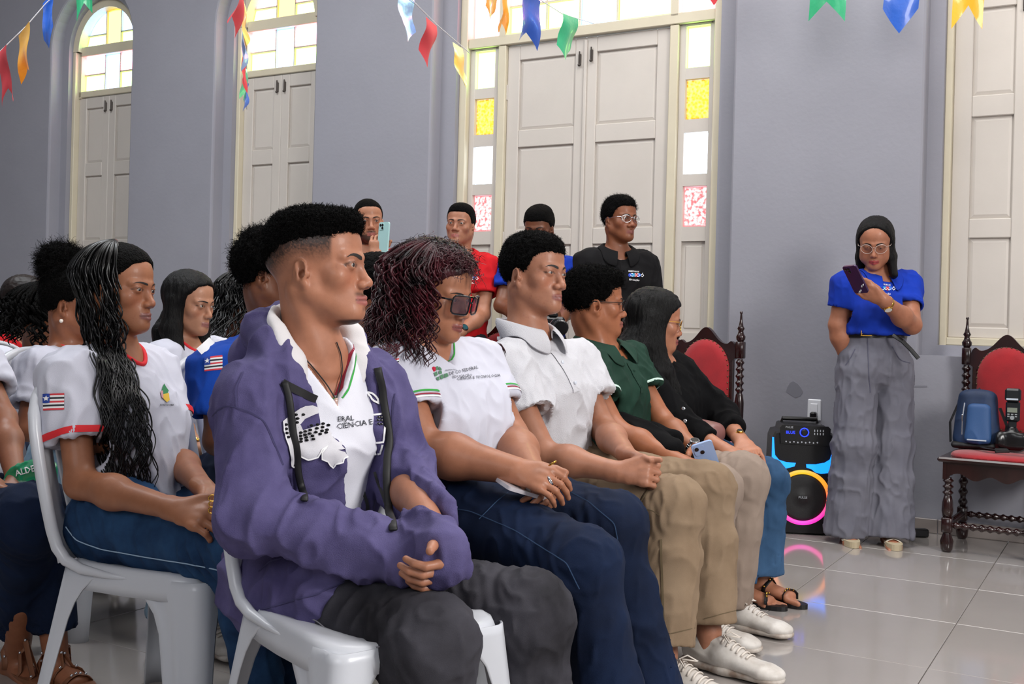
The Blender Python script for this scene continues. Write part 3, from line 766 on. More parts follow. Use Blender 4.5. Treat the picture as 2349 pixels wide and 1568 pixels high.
def short_hair(root, c, M, s, o, h):
    """close or curly crop as a shell over the scalp, trimmed at the hairline"""
    L = lambda x, y, z: c + M @ (V3(x, fy(y), z) * s); w = o.get('wide', 1.0); g = o.get('hair_t', .010); F = Field()
    F.ell(L(0, -.014, .036), V3(.0755 * w + g, .097 + g, .084 + g) * s, M, .02); F.ell(L(0, .034, .040), V3(.0625 * w + g * .9, .060 + g * .6, .064 + g) * s, M, .03)
    if o.get('top'):                                    # height on top
        t = o['top']; F.ell(L(0, .000, .086), V3(.058 * w, .088, .026 + t) * s, M, .03)
        if o.get('quiff'): F.ell(L(0, .062, .094), V3(.048, .030, .020 + t * .4) * s, M, .02)
    low = o.get('hair_low', -.045); fl = o.get('front', .074); fz = o.get('front_z', .062)
    # hairline: keep above a plane that drops from the forehead to the nape
    def cut(X, Y, Z):
        x = (X - c[0]) * M[0, 0] + (Y - c[1]) * M[1, 0] + (Z - c[2]) * M[2, 0]
        y = (X - c[0]) * M[0, 1] + (Y - c[1]) * M[1, 1] + (Z - c[2]) * M[2, 1]
        z = (X - c[0]) * M[0, 2] + (Y - c[1]) * M[1, 2] + (Z - c[2]) * M[2, 2]
        x, y, z = x / s, y / s, z / s; y = np.where(y > 0, y / FY, y)
        side = o.get('side_z', .010)
        yy = np.array([-.12, -.06, -.030, -.012, .012, .026, .045, .058, .074, .2]); zz = np.array([low, low, low + .010, side, side - .004, side - .002, max(.036, side) + max(side - .01, 0) * .3, fz - .010, fz, fz])
        yy, zz = o.get('line', (yy, zz)); line = np.interp(y, yy, zz)
        return (z - line) * s * .8
    r = .16 * s
    F.custom(lambda X, Y, Z: cut(X, Y, Z), c - r * 1.3, c + r * 1.3, k=.010 * s)
    v, q = F.mesh(h); n = vnormals(v, q); a = o.get('curl', .003); fr = o.get('curl_f', 110)
    if a: v = v + n * ((ridged(v * fr) - .5) * a * 1.3 + (vnoise(v * fr * 2.3) - .5) * a)[:, None]
    hr = obj('hair', v, q, o.get('hair_mat', M_HAIR), root)
    if o.get('fuzz'): fuzz(v, q, o['fuzz'], o.get('fuzz_l', .010), .00085, o.get('hair_mat', M_HAIR), hr, o.get('fuzz_c', .003))
    return hr

def fuzz(v, q, count, ln, r, m, parent, coil=.003, K=7, turn=5.5, lay=0.0):
    """thousands of tiny coiled hairs standing off a crop"""
    rs = np.random.RandomState(5); n = vnormals(v, q); idx = rs.randint(0, len(v), count); P = v[idx]; N = n[idx]; seg = 3
    T1 = np.cross(N, rs.rand(count, 3) - .5); T1 /= np.linalg.norm(T1, axis=1, keepdims=True); T2 = np.cross(N, T1); ph = rs.rand(count) * 6.28; le = ln * (.5 + rs.rand(count)); cl = coil * (.5 + rs.rand(count)); lean = (rs.rand(count, 3) - .5) * .9
    rings = []
    for k in range(K):
        t = k / (K - 1); a = ph + t * turn; C = P - N * .001 + (N * (1 - lay * .75) + lean * t + T1 * lay * t + V3(0, 0, -.5) * lay * t) * (le * t)[:, None] + N * coil * min(lay, 1) + T1 * (np.cos(a) * cl * t ** .5)[:, None] + T2 * (np.sin(a) * cl * t ** .5)[:, None]; rr = r * (1 - .6 * t)
        for j in range(seg): b = 2 * math.pi * j / seg; rings.append(C + (T1 * math.cos(b) + T2 * math.sin(b)) * rr)
    V = np.stack(rings, 1).reshape(-1, 3); base = np.arange(count)[:, None, None] * (K * seg); a = np.arange(K - 1)[None, :, None] * seg; j = np.arange(seg)[None, None]; j2 = (j + 1) % seg
    F = np.stack([base + a + j, base + a + j2, base + a + seg + j2, base + a + seg + j], -1).reshape(-1, 4); o = obj('hair_coils', V, F, m, parent); o['kind'] = 'stuff'; return o

def strands(roots, path, n, r, seg=5, taper=.35, avoid=None, zmax=9):
    """tubes for locks of hair: path(i, t)->point for each lock"""
    V = []; Fc = []; off = 0; tt = np.linspace(0, 1, n)
    for i in range(roots):
        P = np.array([path(i, t) for t in tt])
        if avoid is not None:
            od = avoid[1](i)
            for _j in range(n):
                if P[_j, 2] < zmax:
                    g_ = avoid[0].ray_cast(Vector(P[_j] + od * .30), Vector(-od), .31)
                    if g_[0] is not None: P[_j] = np.array(g_[0]) + od * (.006 + .006 * ((i * 7) % 5) / 5)
            P[1:-1] = (P[:-2] + 2 * P[1:-1] + P[2:]) / 4
        T_ = np.gradient(P, axis=0); T_ /= np.linalg.norm(T_, axis=1, keepdims=True) + 1e-9
        ref = V3(.3, .5, .81); u = np.cross(T_, ref); u /= np.linalg.norm(u, axis=1, keepdims=True) + 1e-9; w = np.cross(T_, u)
        rr = r(i) * (1 - (1 - taper) * tt ** 2.5); rr[-1] *= .3
        ring = [P + (u * math.cos(2 * math.pi * k / seg) + w * math.sin(2 * math.pi * k / seg)) * rr[:, None] for k in range(seg)]
        V.append(np.stack(ring, 1).reshape(-1, 3)); a = np.arange(n - 1)[:, None] * seg + np.arange(seg)[None]; b = np.arange(n - 1)[:, None] * seg + (np.arange(seg)[None] + 1) % seg
        Fc.append(np.stack([a, b, b + seg, a + seg], -1).reshape(-1, 4) + off); off += n * seg
    return np.concatenate(V), np.concatenate(Fc)

def long_hair(root, c, M, s, o, back, seed=1, sh=None):
    """long hair: a fitted cap with locks that fall over it to their length"""
    rg = random.Random(seed); m = o.get('hair_mat', M_STRAIGHT); w = o.get('wide', 1.0); g = o.get('hair_t', .012)
    L = lambda x, y, z: c + M @ (V3(x, y, z) * s)
    o2 = dict(o); o2.update(hair_low=-.07, side_z=o.get('cap_side', -.03), front=.07, front_z=o.get('front_z', .068), hair_t=g * .75, curl=o.get('cap_curl', .001), hair_mat=m)
    if o.get('cap') == 'sheet': hc = sheet_hair(root, c, M, s, dict(o, falls=[], hair_t=g * .8, hair_mat=o.get('cap_mat', m)))
    else: hc = short_hair(root, c, M, s, o2, o.get('hh', .005))
    if o.get('cap_fuzz'):
        me = hc.data; a_ = np.empty(len(me.vertices) * 3, np.float32); me.vertices.foreach_get('co', a_); vv = a_.reshape(-1, 3) + world_of(root); nn = np.empty(len(me.vertices) * 3, np.float32); me.vertices.foreach_get('normal', nn)
        qq = np.array([p.vertices[:] for p in me.polygons]); pl = (vv - c) @ M / s; keep = ~((pl[:, 1] > .02) & (pl[:, 2] < .085)); ok = keep[qq].all(1); qq = np.searchsorted(np.nonzero(keep)[0], qq[ok]); vv = vv[keep]; fuzz(vv, qq, o['cap_fuzz'], .032, .0021, m, hc, .0085, 16, 15.0, 1.0)
    N = o.get('locks', 120); amp = o.get('wave', .0); fr = o.get('wave_n', 6); Lh = o.get('len', .35); cork = o.get('cork', 0)
    R = V3(.0755 * w + g, .097 + g, .086 + g); info = []
    for i in range(N):
        # part line runs front to back; each lock leaves it to one side or goes back
        sg = rg.choice((-1, 1)); az = math.radians(rg.uniform(o.get('az0', 62) if sg > 0 else o.get('az0L', o.get('az0', 62)), 180)) * sg      # 0 = forward
        ln = Lh * rg.uniform(.80, 1.05) * (o.get('front_len', 1) if abs(az) < 1.6 else 1); info.append((az, ln, rg.uniform(0, 6.28), rg.uniform(.7, 1.3), rg.uniform(-.010, .010), rg.uniform(.0, 1)))
    cen = L(0, -.014, .036)
    def path(i, t):
        az, ln, ph, k, jx, u = info[i]; tot = ln; arc = .150
        q = t * tot; x0 = math.sin(az); y0 = math.cos(az)
        if q < arc:
            el = math.pi / 2 * (1 - q / arc) ; e = math.cos(el); lift = o.get('lift', .0) * e
            p = V3((R[0] + lift) * x0 * e, (R[1] + lift) * y0 * e, R[2] * math.sin(el))
            p = p + V3(0, -.01 * (1 - e) * 0, 0); W_ = cen + M @ (p * s)
            drop = 0; fz = q / arc
        else:
            lift = o.get('lift', .0); p = V3((R[0] + lift) * x0, (R[1] + lift) * y0, 0); W_ = cen + M @ (p * s)
            drop = q - arc; fz = 1
            W_ = W_ + V3(0, 0, -drop) * 1.0
            dd = drop / max(ln - arc, .01)
            # gather towards the neck, then out over the shoulders and chest
            out = M @ V3(x0, y0, 0); spread = o.get('spread', .02)
            pull = o.get('pull', .03) * math.sin(min(dd * 2.2, 1) * math.pi / 2); W_ = W_ - out * pull * (1 if abs(az) > 1.0 else .4) + out * spread * dd * dd
            W_ = W_ + M[:, 0] * o.get('drift', (0, 0))[0] * dd + M[:, 1] * o.get('drift', (0, 0))[1] * dd
        if amp:
            f = amp * fz * (min(1, max(q - .10, 0) / o.get('ramp', .04)) if q < 9 else 1); a = ph + t * tot / .30 * fr * 2 * math.pi * (.85 + .3 * u)
            side = M @ V3(y0, -x0, 0); out = M @ V3(x0, y0, 0)
            if cork: W_ = W_ + side * math.cos(a) * f + out * math.sin(a) * f * .9
            else: W_ = W_ + side * math.sin(a) * f + out * math.sin(a * .8 + 1) * f * .6
        return W_ + M[:, 0] * jx * fz + out_j(i) * fz
    jit = [V3(rg.uniform(-1, 1), rg.uniform(-1, 1), 0) * o.get('jit', .006) for _ in range(N)]
    def out_j(i): return jit[i]
    rr = o.get('lock_r', .0045)
    fh = nrm(M[:, 1] * V3(1, 1, 0)); rh = nrm(M[:, 0] * V3(1, 1, 0))
    def odir(i):
        az = info[i][0]; d = rh * math.sin(az) + fh * math.cos(az); return nrm(d + fh * (1.3 if abs(az) < o.get('over_az', 2.0) else 0))
    v, f = strands(N, path, o.get('pts', 40), lambda i: rr * info[i][3], o.get('seg', 5), .35, (o['avoid'], odir) if o.get('avoid') else None, c[2] - .13)
    ol = obj('hair_locks', v, f, m, root); ol['kind'] = 'stuff'

def fold_noise(v, n, amp, f=(14, 14, 5), seed=0.0, sharp=2.0):
    p = v * np.array(f) + seed; p = p + (vnoise(v * 6 + seed)[:, None] - .5) * 1.6
    r = ridged(p) ** sharp; return v + n * ((r - .35) * amp)[:, None]

class Fig: pass
def figure(label, J, o, cat='person', group=None, loc=None):
    """J: joints in world space. o: options. Returns root with children body, shirt, trousers, hair, shoes"""
    if o.get('fem'):
        for k_, v_ in dict(jaw=.86, nose=.88, lips=1.25, wide=.97, brow=.8).items(): o.setdefault(k_, v_)
    f = Fig(); J = {k: (v if isinstance(v, dict) else np.asarray(v, float)) for k, v in J.items()}; f.J = J; f.o = o
    base = J['pelvis'].copy(); base[2] = 0; root = thing('person', label, cat, base, group); f.root = root
    hm = J['headM']; c = J['head']; s = o.get('hs', 1.0); h = o.get('h', .004); far = h > .0045
    shR, shL = J['shR'], J['shL']; side = nrm(shR - shL); neck = J['neck']; up = nrm(neck - J['pelvis']); fwd = nrm(np.cross(up, side)); f.side, f.fwd, f.up = side, fwd, up
    ff_ = nrm(fwd * V3(1, 1, 0)); J.setdefault('toeR', ff_); J.setdefault('toeL', ff_)
    mid = (shR + shL) / 2; B = o.get('bulk', 1.0); fem = o.get('fem', 0); nr = o.get('neck_r', .056)
    # ---------------- body
    F = Field(); head_field(F, c, hm, s, o)
    F.cap(neck - up * .04, c + hm @ (V3(0, -.022, -.055) * s), (nr * 1.05, nr * 1.02), (nr * .93, nr * .98), side=side, k=.03)
    F.cap(c + hm @ (V3(0, -.01, -.07) * s), c + hm @ (V3(0, .045, -.085) * s), .040 * s, .030 * s, k=.03)
    F.cap(shR - side * .02, shL + side * .02, (.045, .045), (.045, .045), k=.04)
    for q, sh in ((1, shR), (-1, shL)): F.cap(neck - up * .02 + side * q * .02, sh - side * q * .03, .038, .036, k=.05)
    F.cap(mid - up * .16 + fwd * .012, mid - up * .03 + fwd * .008, (.125 * B, .085 * B), (.12, .070), side=side, k=.04)
    for q in (-1, 1):                                   # collar bones and throat
        if o.get('bones'): F.cap(neck - up * .055 + fwd * .050 + side * q * .012, neck - up * .030 + fwd * .045 + side * q * .11, .009, .008, k=.012)
        F.cap(neck - up * .05 + fwd * .05 + side * q * .010, c + hm @ (V3(q * .055, -.025, -.05) * s), .013, .014, k=.02)
    ar = o.get('arm_r', .043) * (.9 if fem and B < 1.05 else 1)
    bent = {}
    for q, nm in ((1, 'R'), (-1, 'L')):
        sh, el, wr = J['sh' + nm], J['el' + nm], J['wr' + nm]
        F.cap(sh, el, ar * 1.03, ar * .90, k=.03); F.cap(sh, sh, ar * 1.04, ar * 1.04, k=.03)
        d = nrm(wr - el); F.cap(el, lerp(el, wr, .35), ar * .92, ar * .95, k=.02); F.cap(lerp(el, wr, .35), wr, ar * .95, ar * .60, k=.03)
        hd = J.get('hand' + nm)
        if hd is not None: hand(F, wr, hd['d'], hd['n'], hd['t'], **{k: v for k, v in hd.items() if k not in 'dnt'})
    for nm in 'RL':
        if o.get('barefoot') or o.get('ankles'):
            B_ = F; F = Field()
            kn, an = J['kn' + nm], J['an' + nm]; F.cap(lerp(kn, an, .62), an, .040, .033, k=.02)
            if o.get('barefoot'):
                fd = J['toe' + nm]; F.cap(an - fd * .02 - ZU * .035, an + fd * .11 - ZU * .055, (.033, .03), (.040, .020), side=np.cross(fd, ZU), k=.03)
                F.cap(an - fd * .03 - ZU * .045, an - fd * .03 - ZU * .05, .032, .032, k=.02)
                sd = nrm(np.cross(fd, ZU)) * (1 if nm == 'R' else -1)
                for i in range(5):
                    F.cap(an + fd * (.115 - .006 * i) + sd * (-.030 + .0155 * i) - ZU * .062, an + fd * (.160 - .012 * i) + sd * (-.032 + .0165 * i) - ZU * .068, .0105 - .001 * i, .0095 - .0009 * i, k=.006)
            else: F.cap(an, an - ZU * .05, .036, .036, k=.02)
        if o.get('barefoot') or o.get('ankles'):
            v, q = F.mesh(h); lc = np.tile(warm(o.get('skin', '#8f573d')), (len(v), 1)) * (.97 + .06 * vnoise(v * 300))[:, None]; fo = obj('foot', v, q, skin_mat(), root, True, lc); f.__dict__.setdefault('feet', {})[nm] = bvh_of(v, q); F = B_
    v, q = F.mesh(h); P = (v - c) @ hm / s; P[:, 1] = np.where(P[:, 1] > 0, P[:, 1] / FY, P[:, 1]); v = relax(v, q, 1, .25)
    col = face_colors(P, o.get('skin', '#8f573d'), o)
    f.body = obj('body', v, q, skin_mat(), root, True, col); f.bv, f.bq = v, q; f.bvh = bvh_of(v, q) if o.get('brow', 1) else None
    eyes(root, c, hm, s, o, far)
    if f.bvh and not o.get('nobrow'): brows(root, f.bvh, c, hm, s, o)
    # ---------------- top
    t = o.get('top_cloth')
    if t:
        F = Field(); pel = J['pelvis']; hips = nrm(J['hipR'] - J['hipL']); th = t.get('t', .012)
        wst = lerp(pel, mid, .45) + fwd * t.get('belly', 0) * .5; hwP, hwW, hwC = t.get('w', (.165, .145, .165)); hdP, hdW, hdC = t.get('d', (.115, .105, .112))
        bot = pel + up * t.get('hem', -.02) + fwd * t.get('belly', 0) * .3
        F.cap(bot, wst, (hwP, hdP), (hwW, hdW), side=lerp(hips, side, .4), k=.04, end=.5)
        F.cap(wst, mid - up * .11 + fwd * .012, (hwW, hdW), (hwC, hdC), side=side, k=.06)
        F.cap(shR - side * .015 - up * .012, shL + side * .015 - up * .012, (.056 + th * .5, .056 + th * .5), (.056 + th * .5, .056 + th * .5), k=.07)
        for qq, sh in ((1, shR), (-1, shL)):
            F.cap(neck - up * .045 + side * qq * .045, sh - side * qq * .02 + up * .002, .042, .042 + th * .4, k=.05)
        F.cap(mid + up * .0 - fwd * .015, neck - up * .02 - fwd * .01, (.085, .06), (.062, .058), side=side, k=.04)
        if fem:
            for qq in (-1, 1): F.ell(mid - up * t.get('bust_z', .15) + side * qq * .075 + fwd * (.062 * B), V3(.070, .062, .068) * t.get('bust', 1.0), np.stack([side, fwd, up], 1), .05)
        if t.get('belly_r'): F.ell(lerp(pel, mid, .30) + fwd * .06, V3(.14, .10, .11) * t['belly_r'], np.stack([side, fwd, up], 1), .06)
        sl = t.get('sleeve', .62); ft = t.get('fit', .020)
        for nm in 'RL':
            sh, el, wr = J['sh' + nm], J['el' + nm], J['wr' + nm]; a = ar + ft
            if sl <= 1:
                en = lerp(sh, el, sl); F.cap(sh, en, a * 1.16, a * t.get('flare', 1.06), k=.04, end=.6)
            else:
                en = lerp(el, wr, sl - 1); F.cap(sh, el, a * 1.2, a * 1.08, k=.04); F.cap(el, en, a * 1.05, a * (t.get('cuff', .80)), k=.03, end=.6)
        for nm in 'RL':
            sh, el, wr = J['sh' + nm], J['el' + nm], J['wr' + nm]; a = ar + ft
            en = lerp(sh, el, sl) if sl <= 1 else lerp(el, wr, sl - 1); ax_ = nrm(el - sh) if sl <= 1 else nrm(wr - el)
            if not t.get('nocut'): F.cutplane(en, ax_, .085 if sl <= 1 else .07)
            if sl <= 1: F.cap(en - ax_ * .05, en + ax_ * .02, ar * 1.04, ar * 1.1 + ft * .55, k=.003, mode='sub')
        F.cutplane(bot, -nrm(lerp(up, ZU, .5)), .24, k=.01) if t.get('cuthem', 1) else None
        nk = neck + up * t.get('neck_up', -.005)
        # neck hole: round, or with a V down the front
        F.cap(nk - up * .015 - fwd * .002, c + ZU * .02, (nr * 1.18, nr * 1.22), (nr * 1.25, nr * 1.3), side=side, k=.008, mode='sub')
        nd = t.get('drop', .05)
        if t.get('vneck'):
            dv = t['vneck']
            def vcut(X, Y, Z, nk=nk, dv=dv):
                x = (X - nk[0]) * side[0] + (Y - nk[1]) * side[1] + (Z - nk[2]) * side[2]; y = (X - nk[0]) * fwd[0] + (Y - nk[1]) * fwd[1] + (Z - nk[2]) * fwd[2]; z = (X - nk[0]) * up[0] + (Y - nk[1]) * up[1] + (Z - nk[2]) * up[2]
                return np.maximum(np.abs(x) - np.minimum((z + dv) * (nr * 1.25 / dv), nr * 1.22), -y + .0) * .7
            F.custom(vcut, nk - (.16 + dv), nk + .16 + dv, k=.005)
        else:
            F.ell(nk + fwd * (nr * .9) - up * .01, V3(nr * .95, nr * .8, nd), np.stack([side, fwd, up], 1), .008, 'sub')
        for fn in t.get('extra', ()): fn(F, f)
        v, q = F.mesh(t.get('h', .006)); n = vnormals(v, q)
        v = fold_noise(v, n, t.get('fold', .006) * 1.25, t.get('ff', (16, 16, 7)), t.get('seed', 1.0)); 
        if t.get('fold2', 1): v = fold_noise(v, n, t.get('fold', .006) * .7, (34, 34, 15), t.get('seed', 1.0) + 5)
        v = relax(v, q, 1, .4)
        f.shirt = obj(t.get('name', 'shirt'), v, q, t['mat'], root); f.sv, f.sq = v, q; f.sbvh = bvh_of(v, q)
        f.nk = nk
    # ---------------- legs
    b = o.get('legs')
    if b:
        F = Field(); pel = J['pelvis']; hips = nrm(J['hipR'] - J['hipL']); r1, r2, r3, r4 = b.get('r', (.092, .074, .062, .060))
        F.cap(J['hipR'] + up * .01 - hips * .02, J['hipL'] + up * .01 + hips * .02, (b.get('hr', .100), b.get('hr', .100)), (b.get('hr', .100), b.get('hr', .100)), k=.05)
        F.cap(pel - up * .0, pel + up * b.get('waist', .09), (.15 * b.get('ww', 1), .10), (.138 * b.get('ww', 1), .095), side=hips, k=.04, end=.4)
        for nm in 'RL':
            hp, kn, an = J['hip' + nm], J['kn' + nm], J['an' + nm]; F.cap(hp, kn, (r1, r1), (r2, r2), k=b.get('k', .03))
            en = an + ZU * b.get('hemz', .02); F.cap(kn, kn, r2 * 1.06, r2 * 1.06, k=.02)
            cf = lerp(kn, en, .35) + b.get('calf', 0) * nrm(np.cross(hips, ZU)) * .02; F.cap(kn, cf, r2 * .97, r3, k=.03); F.cap(cf, en, r3, r4, k=.03, end=.3)
        for nm in 'RL':
            kn, an = J['kn' + nm], J['an' + nm]; en = an + ZU * b.get('hemz', .02); ax_ = nrm(en - kn)
            F.cutplane(en, ax_, r4 + .03); F.cap(en - ax_ * .06, en + ax_ * .03, r4 * .86, r4 * .88, k=.003, mode='sub')
        F.cutplane(pel + up * b.get('waist', .09), up, .22)
        v, q = F.mesh(b.get('h', .007)); n = vnormals(v, q); z = v[:, 2]
        v = fold_noise(v, n, b.get('fold', .006), b.get('ff', (10, 10, 7)), b.get('seed', 3.0))
        v = fold_noise(v, n, b.get('fold', .006) * .9, (30, 30, 15), b.get('seed', 3.0) + 7, 3.0)
        # creases gather at hip crook and behind the knee
        for nm in 'RL':
            for cpt, rad in ((J['hip' + nm] + up * .05, .15), (J['kn' + nm] - f.fwd * .05 - ZU * .03, .13)):
                d = np.linalg.norm(v - cpt, axis=1); m = np.clip(1 - d / rad, 0, 1) ** .6; ax_ = nrm(J['kn' + nm] - J['hip' + nm]); p = (v - cpt)
                u = p @ (ax_ + ZU * .6); v = v + n * (m * np.sin(u * 170 + vnoise(v * 12) * 5) * b.get('crease', .004))[:, None]
        v = relax(v, q, 1, .2)
        f.legs = obj(b.get('name', 'trousers'), v, q, b['mat'], root); f.lv, f.lq = v, q; f.lbvh = bvh_of(v, q)
    # ---------------- hair
    if o.get('hairstyle') == 'short': short_hair(root, c, hm, s, o, o.get('hh', .0035))
    elif o.get('hairstyle') == 'sheet': sheet_hair(root, c, hm, s, o)
    elif o.get('hairstyle') == 'long':
        if o.get('over'): o['avoid'] = f.sbvh
        long_hair(root, c, hm, s, o, -hm[:, 1], o.get('hseed', 1))
    return f

def seated(x, y, yaw, **k):
    """a seated skeleton at (x, y) facing yaw; overrides in k are world points or ('l', right, fwd, z)"""
    M = frame(yaw); b = V3(x, y, 0); L = lambda r, f, z: b + M[:, 0] * r + M[:, 1] * f + ZU * z
    J = dict(pelvis=L(0, 0, .52), neck=L(0, .0, .955), head=L(0, .045, 1.115), shR=L(.175, -.01, .885), shL=L(-.175, -.01, .885), elR=L(.225, .03, .63), elL=L(-.225, .03, .63),
             wrR=L(.06, .25, .60), wrL=L(-.06, .25, .60), hipR=L(.09, .0, .50), hipL=L(-.09, .0, .50), knR=L(.13, .46, .47), knL=L(-.13, .46, .47), anR=L(.13, .44, .10), anL=L(-.13, .44, .10), headM=frame(yaw))
    for kk, v in k.items():
        J[kk] = L(*v[1:]) if isinstance(v, tuple) and v[0] == 'l' else v
    J['toeR'] = J.get('toeR', M[:, 1]); J['toeL'] = J.get('toeL', M[:, 1])
    return J

# ------------------------------------------------------------ clothing details
def loc_(f, p, x, y, z): return p + f.side * x + f.fwd * y + f.up * z
def neck_rib(f, name, m, rx=1.28, ry=1.32, r=.005, drop=0.0, up=.02, n=40, front_drop=None, lift=.002):
    """a ribbed band laid round the neckline"""
    nr = f.o.get('neck_r', .056); pts = []
    fd = f.o['top_cloth'].get('drop', .05) if front_drop is None else front_drop
    for i in range(n):
        a = 2 * math.pi * i / n; x = math.cos(a) * nr * rx; y = math.sin(a) * nr * ry + max(math.sin(a), 0) * nr * .45; z = -max(math.sin(a), 0) ** 2 * fd * .8
        pts.append(loc_(f, f.nk, x, y, z))
    P = drape(f.sbvh, pts, -(f.up * 1.0 + f.fwd * .35), .001, .3)
    # smooth ring
    for _ in range(3): P = (np.roll(P, 1, 0) + P * 2 + np.roll(P, -1, 0)) / 4
    b = MB(); b.tube([p + f.up * lift for p in P], r, 8, close=True, flat=1.0); return b.build(name, m, f.root, True)
def sleeve_band(f, nm, d0, d1, m, name='sleeve_band', n=36, off=.0035):
    t = f.o['top_cloth']; sl = t.get('sleeve', .62); sh, el, wr = f.J['sh' + nm], f.J['el' + nm], f.J['wr' + nm]
    if sl <= 1: en = lerp(sh, el, sl); ax = nrm(el - sh)
    else: en = lerp(el, wr, sl - 1); ax = nrm(wr - el)
    u = nrm(np.cross(ax, V3(.2, .1, 1))); w = np.cross(ax, u); V = []; k = 3
    for j in range(k):
        c = en - ax * (d0 + (d1 - d0) * j / (k - 1) + .004); ring = []
        for i in range(n):
            a = 2 * math.pi * i / n; dr = u * math.cos(a) + w * math.sin(a); h = f.sbvh.ray_cast(Vector(c + dr * .14), Vector(-dr), .14)
            r = .14 - h[3] if h[0] is not None else .06
            ring.append(min(r, .095))
        ring = np.array(ring); 
        for _ in range(2): ring = (np.roll(ring, 1) + 2 * ring + np.roll(ring, -1)) / 4
        V += [c + (u * math.cos(2 * math.pi * i / n) + w * math.sin(2 * math.pi * i / n)) * (ring[i] + off) for i in range(n)]
    F = [(j * n + i, j * n + (i + 1) % n, (j + 1) * n + (i + 1) % n, (j + 1) * n + i) for j in range(k - 1) for i in range(n)]
    return obj(name, V, F, m, f.root)
def v_stripes(f, specs, dv, parent=None):
    """stripes following the V neck: specs (offset, width, material)"""
    nr = f.o.get('neck_r', .056) * 1.22
    for off, wd, m in specs:
        pts = []; 
        L = [(-(nr) * (1 - k) , .012 - (dv + .012) * k) for k in np.linspace(-.25, 1, 14)]
        nx = nrm(V3(-dv, -nr, 0)); 
        Lp = [(x - off * .9, z - off * .75) for x, z in L]; Lp[-1] = (0, -dv - off * 1.45)
        full = Lp + [(-x, z) for x, z in Lp[::-1][1:]]
        P = [loc_(f, f.nk, x, .04, z) for x, z in full]
        v, fc = ribbon(f.sbvh, P, wd, -(f.fwd + f.up * .55), .0018, .008); obj('neck_stripe', v, fc, m, f.root)
def polo_collar(f, m, h=.030, w=.045, tip=.060, gap=14, name='collar', edge=None, lift=.022):
    nr = f.o.get('neck_r', .056); n = 34; V = []; A = np.linspace(math.radians(gap), math.radians(360 - gap), n)
    for a in A:                                        # a measured from the front
        fr = (1 + math.cos(a)) / 2; tp = fr ** 5
        dr = f.side * math.sin(a) + f.fwd * math.cos(a)
        drop = -fr ** 2 * .048
        drop += lift; inner = f.nk + dr * nr * (1.24 + .10 * fr) + f.up * (drop - .012)
        topp = f.nk + dr * nr * (1.30 + .12 * fr) + f.up * (drop + h * (1 - .25 * fr))
        mid = f.nk + dr * (nr * (1.42 + .14 * fr)) + f.up * (drop + h * (.85 - .3 * fr))
        out = f.nk + dr * (nr * 1.45 + w * .62 + tp * tip * .55) + f.side * math.sin(a) * tp * .02 + f.up * (drop - w * .45 - tp * tip * .8)
        V += [inner, topp, mid, lerp(mid, out, .5) + dr * .003, out]
    V = np.array(V).reshape(n, 5, 3)
    # rest the outer edge on the shirt
    for i in range(n):
        for j in (3, 4):
            p = V[i, j]; g = f.sbvh.find_nearest(Vector(p)); 
            if g[0] is not None:
                gp = np.array(g[0]); gn = np.array(g[1]); s_ = (p - gp) @ gn; want = .005 if j == 4 else .009
                if j == 4 or s_ < want: V[i, j] = p + gn * (want - s_)
    V = V.reshape(-1, 3); F = [(i * 5 + j, i * 5 + j + 1, (i + 1) * 5 + j + 1, (i + 1) * 5 + j) for i in range(n - 1) for j in range(4)]
    o = obj(name, V, F, m, f.root); md = o.modifiers.new('t', 'SOLIDIFY'); md.thickness = .003; md.offset = 0; s = o.modifiers.new('s', 'SUBSURF'); s.levels = s.render_levels = 1
    return o
def placket(f, m, z0=-.05, z1=-.18, w=.030, nb=2, mb=None):
    stripe('placket', f.sbvh, [loc_(f, f.nk, 0, .18, z) for z in np.linspace(z0, z1, 8)], w, -f.fwd, m, f.root, .003)
    for k in range(nb):
        p = drape(f.sbvh, [loc_(f, f.nk, 0, .18, z0 + (z1 - z0) * (k + .6) / nb)], -f.fwd, .006)[0]; b = MB(); b.lathe(p - f.fwd * .002, f.fwd, [(0, .0052), (.002, .0055), (.003, .004)], 12); b.build('button', mb or m, f.root)
M_WHITE = mat('white_print', '#e9e9ea', rough=.8); M_RED = M_RED; M_REDC = mat('red_trim', '#d3222b', rough=.8, bump=.3, bscale=900); M_GREENT = mat('green_trim', '#2f9a3c', rough=.8); M_WINE = mat('wine_trim', '#8f1e38', rough=.8)
M_INK = mat('dark_print', '#23262e', rough=.8); M_NAVY = mat('navy_print', '#27459c', rough=.8); M_FRED = mat('flag_red', '#cf3a44', rough=.8)
def flag_patch(f, c, ax, ay, w, surf=None, slant=0.0):
    """striped state flag with a blue star canton, printed on the sleeve"""
    s = surf or f.sbvh; h = w * .82; n = 9; par = f.shirt
    for i in range(n):
        col = (M_FRED, M_WHITE, M_INK, M_WHITE)[i % 4]; y0 = h / 2 - h * (i + 1) / n
        patch('flag_stripe', s, [(-w / 2, y0), (w / 2, y0), (w / 2, y0 + h / n), (-w / 2, y0 + h / n)], c, ax, ay, col, f.shirt_root(), .0016, .012)
    patch('flag_canton', s, [(-w / 2, h * -.06), (-w * .16, h * -.06), (-w * .16, h / 2), (-w / 2, h / 2)], c, ax, ay, M_NAVY, f.shirt_root(), .0022, .012)
    st = []
    for k in range(10):
        a = math.pi / 2 + k * math.pi / 5; r = w * (.13 if k % 2 == 0 else .055); st.append((-w * .33 + r * math.cos(a), h * .22 + r * math.sin(a)))
    patch('flag_star', s, st, c, ax, ay, M_WHITE, f.shirt_root(), .0028, .012)
Fig.shirt_root = lambda f: f.root
